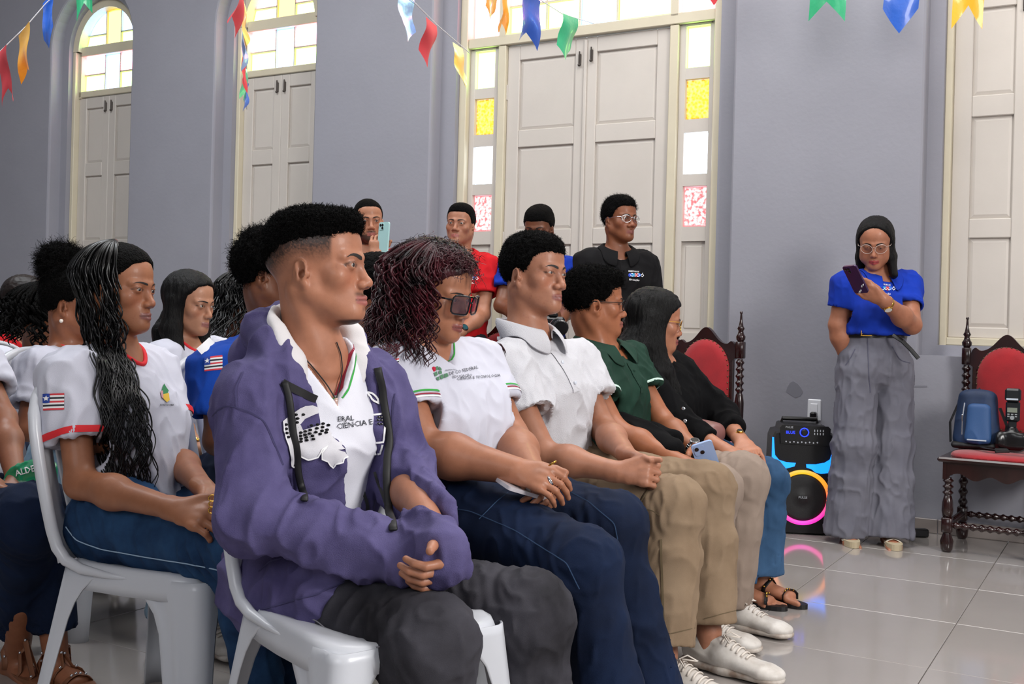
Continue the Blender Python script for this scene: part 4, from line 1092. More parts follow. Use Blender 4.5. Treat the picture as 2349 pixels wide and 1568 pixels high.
def spectacles(f, m, lens, w=.030, hgt=.020, thick=.0018, round_=False, z=-.001, y=None, halfrim=False, name='glasses', sq=4, temple_z=.004):
    c, M, s = f.J['head'], f.J['headM'], f.o.get('hs', 1.0); Y = (.112 if y is None else y)
    L = lambda x, yy, zz: c + M @ (V3(x, yy, zz) * s)
    g = thing_child(name, f.root); fr = MB()
    for q in (-1, 1):
        pts = []; n = 28
        for i in range(n):
            a = 2 * math.pi * i / n; ca, sa = math.cos(a), math.sin(a); p = 2 if round_ else sq
            rr = 1 / (abs(ca) ** p + abs(sa) ** p) ** (1 / p); x = q * .0335 + ca * rr * w; zz = z - .003 + sa * rr * hgt
            pts.append(L(x, Y - 2.2 * max(abs(x) - .012, 0) ** 1.25 * .35, zz))
        fr.tube(pts, thick, 6, close=True)
        ln = MB(); ln.add(pts, [tuple(range(n))]); ln.build('lens', lens, g)
        hx = q * (.0335 + w); hy = Y - 2.2 * (abs(hx) - .012) ** 1.25 * .35
        fr.tube([L(hx, hy, z + hgt * .35), L(q * .074, hy - .015, z + hgt * .35), L(q * .0785, .03, z + temple_z), L(q * .0785, -.012, z + temple_z), L(q * .077, -.026, z - .012)], thick * 1.05, 6)
    fr.tube([L(-.0035 - (0.030 - w), Y, z + .004), L(0, Y + .002, z + .006), L(.0035 + (0.030 - w), Y, z + .004)], thick, 6)
    fr.build('frame', m, g); return g
def thing_child(name, parent):
    o = bpy.data.objects.new(name, None); COL.objects.link(o); o.parent = parent; o.empty_display_size = .05; return o
def wrist_watch(f, nm, m, face, r=.030, back=.03, nb=None, fr=.017, band_w=.010):
    wr, el = f.J['wr' + nm], f.J['el' + nm]; ax = nrm(wr - el); c = wr - ax * back; nb = nrm(np.asarray(nb) - ax * (np.asarray(nb) @ ax)); u = np.cross(ax, nb)
    g = thing_child('watch', f.root); b = MB(); n = 26
    for i in range(n):
        a = 2 * math.pi * i / n; p = c + (nb * math.cos(a) + u * math.sin(a)) * r
        d = nb * math.cos(a) + u * math.sin(a); t = np.cross(ax, d); b.box(p, (band_w * 1.5, .0035, 2 * math.pi * r / n * .93), M=np.stack([ax, d, t], 1), bev=.001)
    b.build('band', m, g); h = MB(); h.lathe(c + nb * (r - .001), nb, [(0, fr), (.006, fr * 1.02), (.008, fr * .9)], 22); h.build('case', m, g)
    h = MB(); h.lathe(c + nb * (r + .0065), nb, [(0, fr * .85), (.001, fr * .8)], 20); h.build('dial', face, g)
def finger_ring(f, p, ax, m, r=.0095, w=.0018):
    ax = nrm(ax); u = nrm(np.cross(ax, V3(.3, .2, .9))); q = np.cross(ax, u); b = MB(); b.tube([p + (u * math.cos(a) + q * math.sin(a)) * r for a in np.linspace(0, 2 * math.pi, 17)[:-1]], w, 6, close=True); b.build('ring', m, f.root, True)
def phone(name, label, c, ax, ay, m, m2=None, w=.072, h=.148, th=.009, group=None, lenses=2, plate=True, back=True):
    """c centre; ax width direction, ay length direction; the camera side is +ax x ay"""
    ax = nrm(ax); ay = nrm(ay - ax * (np.asarray(ay) @ ax)); n = np.cross(ax, ay); R = np.stack([ax, ay, n], 1); t = thing(name, label, 'phone', c, group)
    def rr(x0, x1, y0, y1, r, k=5):
        P = []
        for cx, cy, a0 in ((x1 - r, y1 - r, 0), (x0 + r, y1 - r, 90), (x0 + r, y0 + r, 180), (x1 - r, y0 + r, 270)):
            P += [(cx + r * math.cos(math.radians(a0 + 90 * i / k)), cy + r * math.sin(math.radians(a0 + 90 * i / k))) for i in range(k + 1)]
        return P
    b = MB(); b.prism(rr(-w / 2, w / 2, -h / 2, h / 2, .011), ax, ay, c - n * th / 2, n, th); b.build('case', m, t)
    b = MB(); b.prism(rr(-w / 2 + .003, w / 2 - .003, -h / 2 + .003, h / 2 - .003, .009), ax, ay, c - n * (th / 2 + .0006), n, .0006); b.build('screen', M_BLACKPL, t)
    if plate:
        b = MB(); b.prism(rr(-w / 2 + .006, -w / 2 + .040, h / 2 - .040, h / 2 - .006, .008), ax, ay, c + n * th / 2, n, .002); P = b.build('camera_plate', m2 or m, t)
        for i in range(lenses):
            x, y = ((-w / 2 + .0155, h / 2 - .0155), (-w / 2 + .0305, h / 2 - .0305), (-w / 2 + .0305, h / 2 - .0155))[i]; q = MB(); q.lathe(c + ax * x + ay * y + n * (th / 2 + .002), n, [(0, .0065), (.0015, .0068), (.002, .005), (.001, .0045)], 16); q.build('camera_lens', M_BLACKPL, P)
    return t
# marks placed where a sight line meets the cloth
_EYE = np.array([0, 0, CAMH])
def hit(bvh, px, py, off=.002):
    d = nrm(W(px, py, 1.0) - _EYE); h = bvh.ray_cast(Vector(_EYE), Vector(d), 20)
    if h[0] is None: return None
    n = np.array(h[1]); n = n if n @ d < 0 else -n; return np.array(h[0]) + n * off - d * off * .5
def hits(bvh, pts, off=.002, step=6):
    D = []
    for a, b in zip(pts[:-1], pts[1:]):
        k = max(1, int(math.hypot(b[0] - a[0], b[1] - a[1]) / step)); D += [(a[0] + (b[0] - a[0]) * i / k, a[1] + (b[1] - a[1]) * i / k) for i in range(k)]
    D.append(pts[-1]); out = [hit(bvh, x, y, off) for x, y in D]; return [p for p in out if p is not None]
def seam(name, bvh, pts, width, m, parent, off=.002, step=6, smooth=2):
    P = hits(bvh, pts, off, step)
    if len(P) < 3: return None
    P = np.array(P); 
    j = np.linalg.norm(np.diff(P, axis=0), axis=1); cut = np.nonzero(j > .035)[0]
    if len(cut): P = P[:cut[0] + 1] if cut[0] > len(P) / 2 else P[cut[-1] + 1:]
    if len(P) < 3: return None
    for _ in range(smooth): P[1:-1] = (P[:-2] + 2 * P[1:-1] + P[2:]) / 4
    t = np.gradient(P, axis=0); vw = P - _EYE; s = np.cross(t, vw); s /= np.linalg.norm(s, axis=1, keepdims=True) + 1e-9; n = len(P)
    return obj(name, np.concatenate([P - s * width / 2, P + s * width / 2]), [(i, i + 1, n + i + 1, n + i) for i in range(n - 1)], m, parent, True)
def cord(name, bvh, pts, r, m, parent, off=.004, flat=1.0, step=8):
    P = np.array(hits(bvh, pts, off, step)); 
    for _ in range(3): P[1:-1] = (P[:-2] + 2 * P[1:-1] + P[2:]) / 4
    b = MB(); b.tube(list(P), r, 8, flat=flat, up=nrm(_EYE - P[len(P) // 2])); return b.build(name, m, parent, True)
def pxpatch(name, bvh, poly, m, parent, off=.002, res=10):
    import bmesh
    bm = bmesh.new(); bm.faces.new([bm.verts.new((x, -y, 0)) for x, y in poly])
    xs = [p[0] for p in poly]; ys = [-p[1] for p in poly]
    for lo_, hi_, a in ((min(xs), max(xs), 0), (min(ys), max(ys), 1)):
        k = int((hi_ - lo_) / res)
        for i in range(1, k + 1):
            co = [0, 0, 0]; no = [0, 0, 0]; co[a] = lo_ + (hi_ - lo_) * i / (k + 1); no[a] = 1
            bmesh.ops.bisect_plane(bm, geom=bm.verts[:] + bm.edges[:] + bm.faces[:], plane_co=co, plane_no=no)
    bm.verts.index_update(); P = [v.co[:] for v in bm.verts]; F = [tuple(v.index for v in f.verts) for f in bm.faces]; bm.free()
    H = [hit(bvh, x, -y, off) for x, y, _ in P]
    if any(h is None for h in H):
        ok = [h is not None for h in H]; F = [f for f in F if all(ok[i] for i in f)]; H = [h if h is not None else np.zeros(3) for h in H]
        if not F: return None
        used = sorted({i for f in F for i in f}); mp = {u: k for k, u in enumerate(used)}; H = [H[u] for u in used]; F = [tuple(mp[i] for i in f) for f in F]
    return obj(name, H, F, m, parent, True)
def pxdots(name, bvh, pts, rx, ry, m, parent, off=.002):
    V = []; F = []
    for x, y in pts:
        c = hit(bvh, x, y, off)
        if c is None: continue
        d = nrm(c - _EYE); u = RGT; w = nrm(np.cross(d, u)) * -1; b = len(V); k = 8; s = np.linalg.norm(c - _EYE) / FPX
        V.append(c + -d * .0015)
        for i in range(k): a = 2 * math.pi * i / k; V.append(c + (u * math.cos(a) * rx + w * math.sin(a) * ry) * s)
        F += [(b, b + 1 + i, b + 1 + (i + 1) % k) for i in range(k)]
    o = obj(name, V, F, m, parent, False); o['kind'] = 'stuff'; return o
def pxtext(name, bvh, txt, x, y, size, m, parent, ang=0.0, off=.002, bold=False, squash=1.0):
    """lettering, size in photo px, baseline start at x, y"""
    cu = bpy.data.curves.new('t', 'FONT'); cu.body = txt; cu.size = size * 1.38; cu.resolution_u = 1
    if bold: cu.offset = size * .03
    o = bpy.data.objects.new('t', cu); COL.objects.link(o); bpy.context.view_layer.update()
    me = bpy.data.meshes.new_from_object(o.evaluated_get(bpy.context.evaluated_depsgraph_get()))
    P = [v.co[:] for v in me.vertices]; F = [tuple(p.vertices) for p in me.polygons]; bpy.data.objects.remove(o); bpy.data.meshes.remove(me)
    ca, sa = math.cos(math.radians(ang)), math.sin(math.radians(ang)); H = []
    for a, b, _ in P:
        a *= squash; h = hit(bvh, x + a * ca - b * sa * -1 * -1, y - (a * sa + b * ca), off); H.append(h)
    ok = [h is not None for h in H]; F = [f for f in F if all(ok[i] for i in f)]; H = [h if h is not None else np.zeros(3) for h in H]
    if not F: return None
    o = obj(name, H, F, m, parent, False); o['kind'] = 'stuff'; return o
def pxflag(bvh, x, y, w, h, parent, sl=-.12, m4=None):
    """striped state flag patch; x, y = its middle in the photo, sl = slope of its stripes"""
    n = 9; q = lambda u, v: (x + u * w, y + v * h + u * w * sl)
    for i in range(n):
        v0 = -.5 + i / n; pxpatch('flag_stripe', bvh, [q(-.5, v0), q(.5, v0), q(.5, v0 + 1 / n), q(-.5, v0 + 1 / n)], (M_FRED, M_WHITE, M_INK, M_WHITE)[i % 4], parent, .0018, 14)
    pxpatch('flag_canton', bvh, [q(-.5, -.5), q(-.18, -.5), q(-.18, .06), q(-.5, .06)], M_NAVY, parent, .0028, 14)
    st = []
    for k in range(10):
        a = -math.pi / 2 + k * math.pi / 5; r = .18 if k % 2 == 0 else .08; st.append(q(-.34 + r * math.cos(a) * h / w, -.22 + r * math.sin(a)))
    pxpatch('flag_star', bvh, st, M_WHITE, parent, .0036, 30)
def safe(fn, *a, **k):
    try: return fn(*a, **k)
    except Exception as e:
        import traceback; print('SAFE', getattr(fn, '__name__', fn), repr(e), traceback.extract_tb(e.__traceback__)[-1].lineno); return None
def sheet_hair(root, c, M, s, o):
    """straight hair: one combed mass over the scalp and down the back and sides, grooved lengthwise, with a few loose locks"""
    L = lambda x, y, z: c + M @ (V3(x, fy(y), z) * s); w = o.get('wide', 1.0); g = o.get('hair_t', .010); F = Field()
    F.ell(L(0, -.014, .036), V3(.0755 * w + g, .097 + g, .084 + g) * s, M, .02); F.ell(L(0, .030, .040), V3(.0625 * w + g, .062 + g * .4, .064 + g) * s, M, .03)
    fz = o.get('front_z', .072)
    def cut(X, Y, Z):
        x = ((X - c[0]) * M[0, 0] + (Y - c[1]) * M[1, 0] + (Z - c[2]) * M[2, 0]) / s; y = ((X - c[0]) * M[0, 1] + (Y - c[1]) * M[1, 1] + (Z - c[2]) * M[2, 1]) / s; z = ((X - c[0]) * M[0, 2] + (Y - c[1]) * M[1, 2] + (Z - c[2]) * M[2, 2]) / s
        y = np.where(y > 0, y / FY, y); line = np.interp(y, [-.12, o.get('ear_y', .018), .030, .042, .056, .070, .2], [-.12, -.12, -.02, .030, .052, fz, fz]) 
        line = line + np.where(y > .05, np.clip(np.abs(x) - .0, 0, .05) * -.25 + .006, 0); return (z - line) * s * .7
    r = .17 * s; F.custom(lambda X, Y, Z: cut(X, Y, Z), c - r * 1.2, c + r * 1.2, k=.012 * s)
    DN = V3(0, 0, -1); sf = o.get('falls', [])
    for (x0, y0, z0), pts in sf:                          # each fall: start on the head, then world-down offsets (right, fwd, drop, half-width, half-depth)
        p = L(x0, y0, z0); hw, hd = pts[0][3], pts[0][4]; f2 = nrm(M[:, 1] * V3(1, 1, 0)); r2 = nrm(M[:, 0] * V3(1, 1, 0)); side = o.get('fall_side', None)
        a = p; ra = (o.get('w0', .030), o.get('w0', .030) * .8)
        for dx, dy, dz, hw, hd in pts:
            b = p + r2 * dx + f2 * dy + DN * dz; F.cap(a, b, ra, (hw, hd), side=r2 if abs(x0) < .02 else f2, k=.02); a = b; ra = (hw, hd)
    v, q = F.mesh(o.get('hh', .0045)); n = vnormals(v, q); P = (v - c) @ M; az = np.arctan2(P[:, 0], -P[:, 1] + 1e-6); low = P[:, 2] < 0
    u = np.where(low, az * 1.0, az); gr = ridged(np.stack([az * 22, P[:, 2] * 7, P[:, 1] * 3], 1)) - .5 + .6 * (vnoise(np.stack([az * 60, P[:, 2] * 10, P[:, 0] * 8], 1)) - .5)
    g2 = vnoise(v * np.array([150, 150, 9])) - .5; v = v + n * ((gr * .5 + g2 * .9) * o.get('groove', .0045))[:, None]
    return obj('hair', v, q, o.get('hair_mat', M_STRAIGHT), root)

def shoe(f, nm, kind='sneaker', label=None, mt=None, sole_m=None, size=1.0):
    an = f.J['an' + nm]; fd = nrm(f.J['toe' + nm] * V3(1, 1, 0)); sd = nrm(np.cross(fd, ZU)) * (1 if nm == 'R' else -1); b = V3(an[0], an[1], 0); L = lambda x, y, z: b + (fd * x + sd * y) * size + ZU * z * size
    wm = mt or mat('white_leather', '#d8d4cf', rough=.5, col2='#b9b2aa', vscale=14, bump=.15, bscale=120); sm = sole_m or mat('rubber_sole', '#c9c2ba', rough=.6, col2='#8d7a6c', vscale=18)
    F = Field(); F.cap(L(-.045, 0, .045), L(.05, 0, .045), (.033, .036), (.036, .040), side=sd, k=.03); F.cap(L(.05, 0, .042), L(.165, -.008, .030), (.038, .036), (.044, .022), side=sd, k=.03); F.ell(L(.178, -.006, .028), V3(.042, .040, .020) * size, np.stack([sd, fd, ZU], 1), .02)
    F.cap(L(-.025, 0, .06), L(-.018, 0, .085), (.033, .036), (.034, .042), side=sd, k=.03, end=.3); F.cap(L(.02, 0, .085), L(.09, 0, .060), (.022, .012), (.020, .010), side=sd, k=.02)
    F.cutplane(L(.05, 0, .018), -ZU, .24); F.cap(L(-.012, 0, .074), L(-.006, 0, .12), (.026, .034), (.028, .036), side=sd, k=.004, mode='sub')
    v, q = F.mesh(.0035 if f.o.get('h', .004) < .0042 else .005); up = obj('shoe', v, q, wm, f.root)
    if label: up['label'] = label
    G = Field(); G.cap(L(-.048, 0, .014), L(.06, -.002, .014), (.038, .016), (.040, .016), side=sd, k=.01, end=2.2); G.cap(L(.06, -.002, .014), L(.180, -.008, .016), (.040, .016), (.046, .015), side=sd, k=.02, end=2.9); G.cutplane(L(.05, 0, .027), ZU, .25); G.cutplane(L(.05, 0, .001), -ZU, .25)
    v, q = G.mesh(.004); obj('sole', v, q, sm, up)
    bv = obvh(up); lc = MB()
    for i in range(6):
        x = .052 + .014 * i; P = drape(bv, [L(x, y, .1) for y in np.linspace(-.024, .024, 7)], -ZU, .004, .2); lc.tube(list(P), .0030 * size, 6, flat=.6, up=ZU)
    for sg in (-1, 1):
        P = [L(.048, 0, .100), L(.055, sg * .020, .104), L(.078, sg * .034, .090), L(.070, sg * .020, .094), L(.050, 0, .098)]; lc.tube(P, .0022, 5)
    if kind == 'sneaker': lc.build('laces', mat('laces', '#d9d0c6', rough=.8), up, True)
    return up
def sandal(f, nm, m, sole, straps, heel=0.0, studs=None):
    an = f.J['an' + nm]; fd = nrm(f.J['toe' + nm] * V3(1, 1, 0)); sd = nrm(np.cross(fd, ZU)) * (1 if nm == 'R' else -1); b = V3(an[0], an[1], 0); L = lambda x, y, z: b + fd * x + sd * y + ZU * z
    n = 28; out = []
    for i in range(n):
        a = 2 * math.pi * i / n; x = .058 + .125 * math.cos(a); wd = .036 + .012 * math.cos(a); out.append((x, math.sin(a) * wd - .004 * math.cos(a)))
    mb = MB(); mb.prism(out, fd, sd, b + ZU * .001, ZU, .016 + heel); sl = mb.build('sandal', sole, f.root)
    bv = f.feet[nm]
    for x0, x1, wd in straps:
        P = [L(lerp(x0, x1, (t + 1) / 2), t * .044, .05 - .03 * abs(t)) for t in np.linspace(-1, 1, 11)]; D = []
        for k_, p in enumerate(P):
            g = bv.find_nearest(Vector(L(x0 if 0 else lerp(x0, x1, k_ / 10), (k_ / 5 - 1) * .040, .085 - .065 * abs(k_ / 5 - 1) ** 1.5))); D.append(np.array(g[0]) + np.array(g[1]) * .003)
        t = MB(); t.tube(D, wd, 8, flat=.2, up=fd if 0 else None); st = t.build('strap', m, sl, True)
        if studs:
            b2 = MB()
            for k_ in range(2, 9, 2): b2.ball(D[k_] + ZU * .003 + nrm(_EYE - D[k_]) * .003, .0042, 6)
            b2.build('stud', studs, st, True)
    return sl
# ------------------------------------------------------------ 1: young man in the purple-blue hoodie
hoodM = cloth('hoodie_fleece', '#5b557f', col2='#474169', vscale=9, bump=.5, bscale=500)
linM = cloth('hood_lining', '#d9d6d8', var=.05); teeM = cloth('white_tee', '#dfe0ea', var=.04)
hM = frame(-10, 2, -1)
Jb = dict(pelvis=W(700, 1240, 2.44), neck=W(722, 785, 2.33), head=W(722, 612, 2.31), headM=hM,
          shR=W(576, 905, 2.23), shL=W(858, 890, 2.47), elR=W(572, 1180, 2.15), elL=W(918, 1075, 2.44), wrR=W(880, 1268, 2.11), wrL=W(1004, 1243, 2.10),
          hipR=W(650, 1345, 2.36), hipL=W(765, 1335, 2.50), knR=W(985, 1478, 2.02), knL=W(1212, 1408, 2.27), anR=W(985, 1960, 2.02), anL=W(1225, 1830, 2.30))
# fingers laced: right hand held in its sleeve, the left one wrapped over it, finger above finger
Jb['handR'] = dict(d=nrm(V3(.88, -.20, -.42)), n=nrm(V3(.05, -.85, .35)), t=-1, curl=(30, 60, 40), spread=2, thumb=(.5, .85, .1), size=.98)
Jb['handL'] = dict(d=nrm(V3(.10, -.80, -.55)), n=nrm(V3(.92, .15, -.1)), t=1, curl=(68, 38, 22), spread=5, thumb=(.7, .75, -.35), size=1.0)
SK1 = '#a3715a'
def hood_open(F, f):
    nk, side, fwd, up = f.J['neck'], f.side, f.fwd, f.up
    # cowl of the hood lying round the neck and down the back
    P = [(.085, .070, -.105), (.098, .035, -.045), (.104, -.015, -.004), (.085, -.070, .012), (.0, -.100, .018), (-.085, -.070, .012), (-.104, -.015, -.004), (-.098, .035, -.045), (-.085, .070, -.105)]
    P = [nk + side * x + fwd * y + up * z for x, y, z in P]; R = [.022, .030, .034, .036, .040, .036, .034, .030, .022]
    for i in range(8): F.cap(P[i], P[i + 1], R[i], R[i + 1], k=.03)
    F.ell(nk - fwd * .125 - up * .055, V3(.115, .05, .085), np.stack([side, fwd, up], 1), .04)
    F.cap(nk - up * .07, nk + up * .14, .074, .088, k=.012, mode='sub')
    # lining: the inner, turned-out side of the cowl
    G = Field(); Q = [p + up * .006 - nrm(p - nk) * .004 for p in P]
    for i in range(8): G.cap(Q[i], Q[i + 1], R[i] + .003, R[i + 1] + .003, k=.03)
    G.cap(nk - up * .07, nk + up * .14, .071, .085, k=.012, mode='sub')
    def outer(X, Y, Z):
        x = (X - nk[0]) * side[0] + (Y - nk[1]) * side[1] + (Z - nk[2]) * side[2]; y = (X - nk[0]) * fwd[0] + (Y - nk[1]) * fwd[1] + (Z - nk[2]) * fwd[2]; z = (X - nk[0]) * up[0] + (Y - nk[1]) * up[1] + (Z - nk[2]) * up[2]
        return .112 + .012 * np.clip(y / .06, -1.2, 1) - np.sqrt(x * x + y * y) - np.clip(-z - .01, -.03, .1) * .12
    G.custom(outer, nk - .22, nk + .22, k=.006)
    v, q = G.mesh(.0045); v = fold_noise(v, vnormals(v, q), .004, (20, 20, 10), 2.0); f.lining = obj('hood_lining', v, q, linM, f.root)
    # the unzipped front
    zz = np.array([-.60, -.44, -.33, -.22, -.13, -.06, .05]); hw = np.array([.022, .022, .036, .050, .066, .084, .09]); x0 = np.array([-.055, -.062, -.066, -.058, -.036, -.010, 0])
    def fn(X, Y, Z):
        x = (X - nk[0]) * side[0] + (Y - nk[1]) * side[1] + (Z - nk[2]) * side[2]; y = (X - nk[0]) * fwd[0] + (Y - nk[1]) * fwd[1] + (Z - nk[2]) * fwd[2]; z = (X - nk[0]) * up[0] + (Y - nk[1]) * up[1] + (Z - nk[2]) * up[2]
        return np.maximum(np.abs(x - np.interp(z, zz, x0)) - np.interp(z, zz, hw), .02 - y)
    F.custom(fn, nk - .62, nk + .62, k=.006); f.op = (zz, hw, x0)
    # hem lying over the near thigh and the far flap thrown over the other one
    F.cap(lerp(f.J['hipR'], f.J['knR'], .02) + ZU * .01, lerp(f.J['hipR'], f.J['knR'], .40) + ZU * .03, (.140, .130), (.118, .100), k=.04)
    F.cap(lerp(f.J['hipL'], f.J['knL'], .15) + ZU * .02, lerp(f.J['hipL'], f.J['knL'], .52) + ZU * .045, (.10, .09), (.060, .040), k=.03)
ob = dict(h=.0027, hs=1.02, skin=SK1, hairstyle='short', top=.002, quiff=1, hair_t=.002, bones=1, fuzz=9000, fuzz_l=.0055, fuzz_c=.0026, side_z=.050, hair_low=.012, front_z=.066, curl=.0035, curl_f=190, hh=.0028, fade=(.052, .000), moust=.7, chinbeard=.9, neck_r=.056, lips=1.05,
          line=([-.12, -.08, -.04, 0, .03, .05, .062, .074, .2], [-.005, .016, .040, .050, .053, .056, .060, .067, .067]), gaze=(14, 0), eye=1.15, brow=1.25,
          top_cloth=dict(mat=hoodM, name='hoodie', sleeve=2.16, fit=.017, w=(.165, .155, .17), d=(.125, .115, .122), hem=-.03, fold=.013, h=.0045, cuff=.92, t=.026, ff=(12, 12, 9), extra=(hood_open,), cuthem=0, drop=.02, nocut=1),
          legs=dict(mat=mat('black_denim', '#1f1e22', rough=.85, bump=.4, bscale=900, col2='#403f46', vscale=4, spec=.2), r=(.104, .084, .074, .078), hr=.11, h=.006, fold=.008, crease=.006))
b1 = figure('person in unzipped purple-blue hoodie over a white shirt, nearest the camera in the front row', Jb, ob)
def _tee(f):
    F = Field(); s, fw, up, nk = f.side, f.fwd, f.up, f.J['neck']; mid = (f.J['shR'] + f.J['shL']) / 2
    F.cap(f.J['pelvis'] + up * .02 + fw * .02, mid - up * .10 + fw * .018, (.13, .108), (.142, .106), side=s, k=.04)
    F.cap(f.J['shR'] - s * .03 - up * .01, f.J['shL'] + s * .03 - up * .01, .056, .056, k=.05)
    for q, sh in ((1, f.J['shR']), (-1, f.J['shL'])): F.cap(nk - up * .045 + s * q * .045, sh - s * q * .03, .045, .045, k=.05)
    F.cap(mid - up * .09 + fw * .020, nk - up * .03 + fw * .020, (.13, .100), (.078, .062), side=s, k=.04)
    F.cap(nk + up * .01, nk + up * .2, .066, .074, k=.006, mode='sub')
    dv = .112
    def vc(X, Y, Z):
        x = (X - nk[0]) * s[0] + (Y - nk[1]) * s[1] + (Z - nk[2]) * s[2]; y = (X - nk[0]) * fw[0] + (Y - nk[1]) * fw[1] + (Z - nk[2]) * fw[2]; z = (X - nk[0]) * up[0] + (Y - nk[1]) * up[1] + (Z - nk[2]) * up[2]
        return np.maximum(np.abs(x) - np.minimum((z + dv) * (.078 / dv), .066), -y) * .75
    F.custom(vc, nk - .3, nk + .3, k=.004)
    v, q = F.mesh(.0045); n = vnormals(v, q); v = fold_noise(v, n, .006, (14, 14, 5), 4.0); f.tee = obj('shirt', v, q, teeM, f.root); f.tbvh = bvh_of(v, q)
    keep = (f.sbvh, f.nk); f.sbvh, f.nk = f.tbvh, nk
    f.o['neck_r'] = .061
    v_stripes(f, ((.004, .0035, M_WINE), (.0125, .0035, M_GREENT)), dv); f.o['neck_r'] = .056
    f.sbvh, f.nk = keep
safe(_tee, b1)

def _boy_details(f):
    s, fw, up = f.side, f.fwd, f.up; nk = f.J['neck']; L = lambda x, y, z: nk + s * x + fw * y + up * z
    Z = lambda pts, ox=300, oy=788, k=2.0077: [(ox + x / k, oy + y / k) for x, y in pts]
    H = f.sbvh; M_APP = cloth('white_applique', '#d4d3d9', var=.04)
    seam('zip_tape', H, Z([(695, 178), (760, 212), (850, 258), (905, 305), (950, 360)]), .016, M_BLACK, f.root, .003)
    seam('zip_tape', H, Z([(940, 350), (985, 420), (1030, 520), (1060, 620), (1085, 740), (1108, 860)]), .007, M_BLACK, f.root, .003)
    seam('zip_tape', H, Z([(1125, 590), (1165, 700), (1200, 800), (1222, 868)]), .006, M_BLACK, f.root, .003)
    cord('drawcord', H, Z([(706, 175), (716, 250), (735, 380), (752, 480), (768, 580), (802, 735)]), .0075, M_BLACK, f.root, .007, .4)
    cord('drawcord', H, Z([(1128, 118), (1148, 190), (1165, 300), (1180, 420), (1184, 560), (1192, 700), (1206, 868)]), .0085, M_BLACK, f.root, .007, .4)
    croc = [(700, 355), (745, 320), (800, 285), (835, 282), (890, 310), (845, 325), (800, 345), (775, 372), (790, 396), (830, 386), (935, 352), (960, 400), (985, 440), (995, 484), (952, 490), (1000, 502), (995, 520), (975, 527), (970, 546), (945, 550), (930, 567), (915, 556), (905, 540), (880, 530), (880, 500), (905, 475), (880, 490), (860, 520), (820, 532), (790, 518), (775, 505), (762, 545), (750, 580), (735, 540), (722, 470), (703, 400)]
    pxpatch('applique', H, Z(croc), M_APP, f.root, .0028, 8)
    seam('applique_edge', H, Z(croc + croc[:1]), .0028, M_WHITE, f.root, .0045, 5, 0)
    D = [(755, 327), (783, 323), (745, 347), (768, 344), (762, 364)]
    for r, (xa, xb, ya, yb) in enumerate(((828, 955, 378, 354), (772, 955, 405, 370), (772, 950, 421, 388), (776, 895, 436, 410), (776, 840, 450, 438))):
        k = int((xb - xa) / 25) + 1; D += [(xa + (xb - xa) * i / max(k - 1, 1), ya + (yb - ya) * i / max(k - 1, 1)) for i in range(k)]
    D += [(713, 372), (730, 368), (712, 392), (730, 390), (714, 412), (731, 412), (722, 430), (737, 435)]
    pxdots('applique_studs', H, Z(D), 4.6, 3.2, M_BLACKPL, f.root, .0055)
    for P in ([(1095, 222), (1112, 226), (1132, 252), (1140, 275), (1118, 262), (1095, 222)], [(1088, 334), (1160, 322), (1166, 360), (1160, 450), (1112, 456), (1110, 440)], [(1112, 512), (1122, 478), (1132, 512)], [(1138, 508), (1152, 505), (1160, 462)]):
        seam('applique_edge', H, Z(P), .004, M_WHITE, f.root, .003, 5, 0)
    pxdots('applique_studs', H, Z([(1112, 356), (1135, 342), (1147, 342), (1135, 356), (1147, 357), (1138, 372), (1148, 374)]), 3.6, 3.0, M_BLACKPL, f.root, .0045)
    M_SEAM = mat('hoodie_seam', '#3d3960', rough=.9)
    for P in ([(378, 335), (410, 298), (452, 284), (495, 296), (560, 320), (610, 352), (640, 410), (668, 480), (700, 560)], [(490, 290), (486, 200), (520, 130)], [(1215, 230), (1205, 330), (1205, 430)], [(590, 1050), (640, 1005), (720, 985)], [(600, 1225), (700, 1195), (860, 1150), (1000, 1090)]):
        seam('stitched_seam', H, Z(P), .0025, M_SEAM, f.root, .0022)
    # necklace
    T_ = f.tbvh; P = []
    for x, y in ((540, 848), (600, 935), (680, 1030), (770, 1130), (850, 1230), (922, 1335)):
        x, y = 450 + x / 2.851, 450 + y / 2.851; a = hit(f.bvh, x, y, .003); b = hit(T_, x, y, .003); c = [p for p in (a, b) if p is not None]; P.append(min(c, key=lambda p: p[1])) if c else None
    Q = []
    for x, y in ((922, 1335), (945, 1240), (950, 1130), (940, 1030), (912, 955)):
        x, y = 450 + x / 2.851, 450 + y / 2.851; a = hit(f.bvh, x, y, .003); b = hit(T_, x, y, .003); c = [p for p in (a, b) if p is not None]; Q.append(min(c, key=lambda p: p[1])) if c else None
    def dense(A):
        A = np.array(A); t = np.linspace(0, len(A) - 1, 40); B = np.stack([np.interp(t, range(len(A)), A[:, k]) for k in range(3)], 1)
        for _ in range(6): B[1:-1] = (B[:-2] + 2 * B[1:-1] + B[2:]) / 4
        return list(B)
    b = MB(); b.tube(dense(P), .0014, 6); b.tube(dense(Q), .0014, 6); nk_ = b.build('necklace', M_BLACK, f.root, True)
    p = P[-1]; p = p - nrm(p - _EYE) * .004; b = MB(); b.tube([p + ZU * .004, p - ZU * .012], .0035, 8); b.tube([p - ZU * .010, p - ZU * .034], [.0048, .0036], 8); b.ball(p - ZU * .036, .004, 6); b.build('pendant', mat('rose_pendant', '#d9b7a8', rough=.25, metal=.5), nk_, True)
    pxtext('shirt_lettering', T_, 'ERAL', 774, 966, 12, M_INK, f.root, 4); pxtext('shirt_lettering', T_, 'CIÊNCIA E TE', 772, 984, 13, M_INK, f.root, 8)
    # jeans: side seams in pale thread, lighter mottling comes from the cloth
    M_TH = mat('pale_thread', '#77757c', rough=.9)
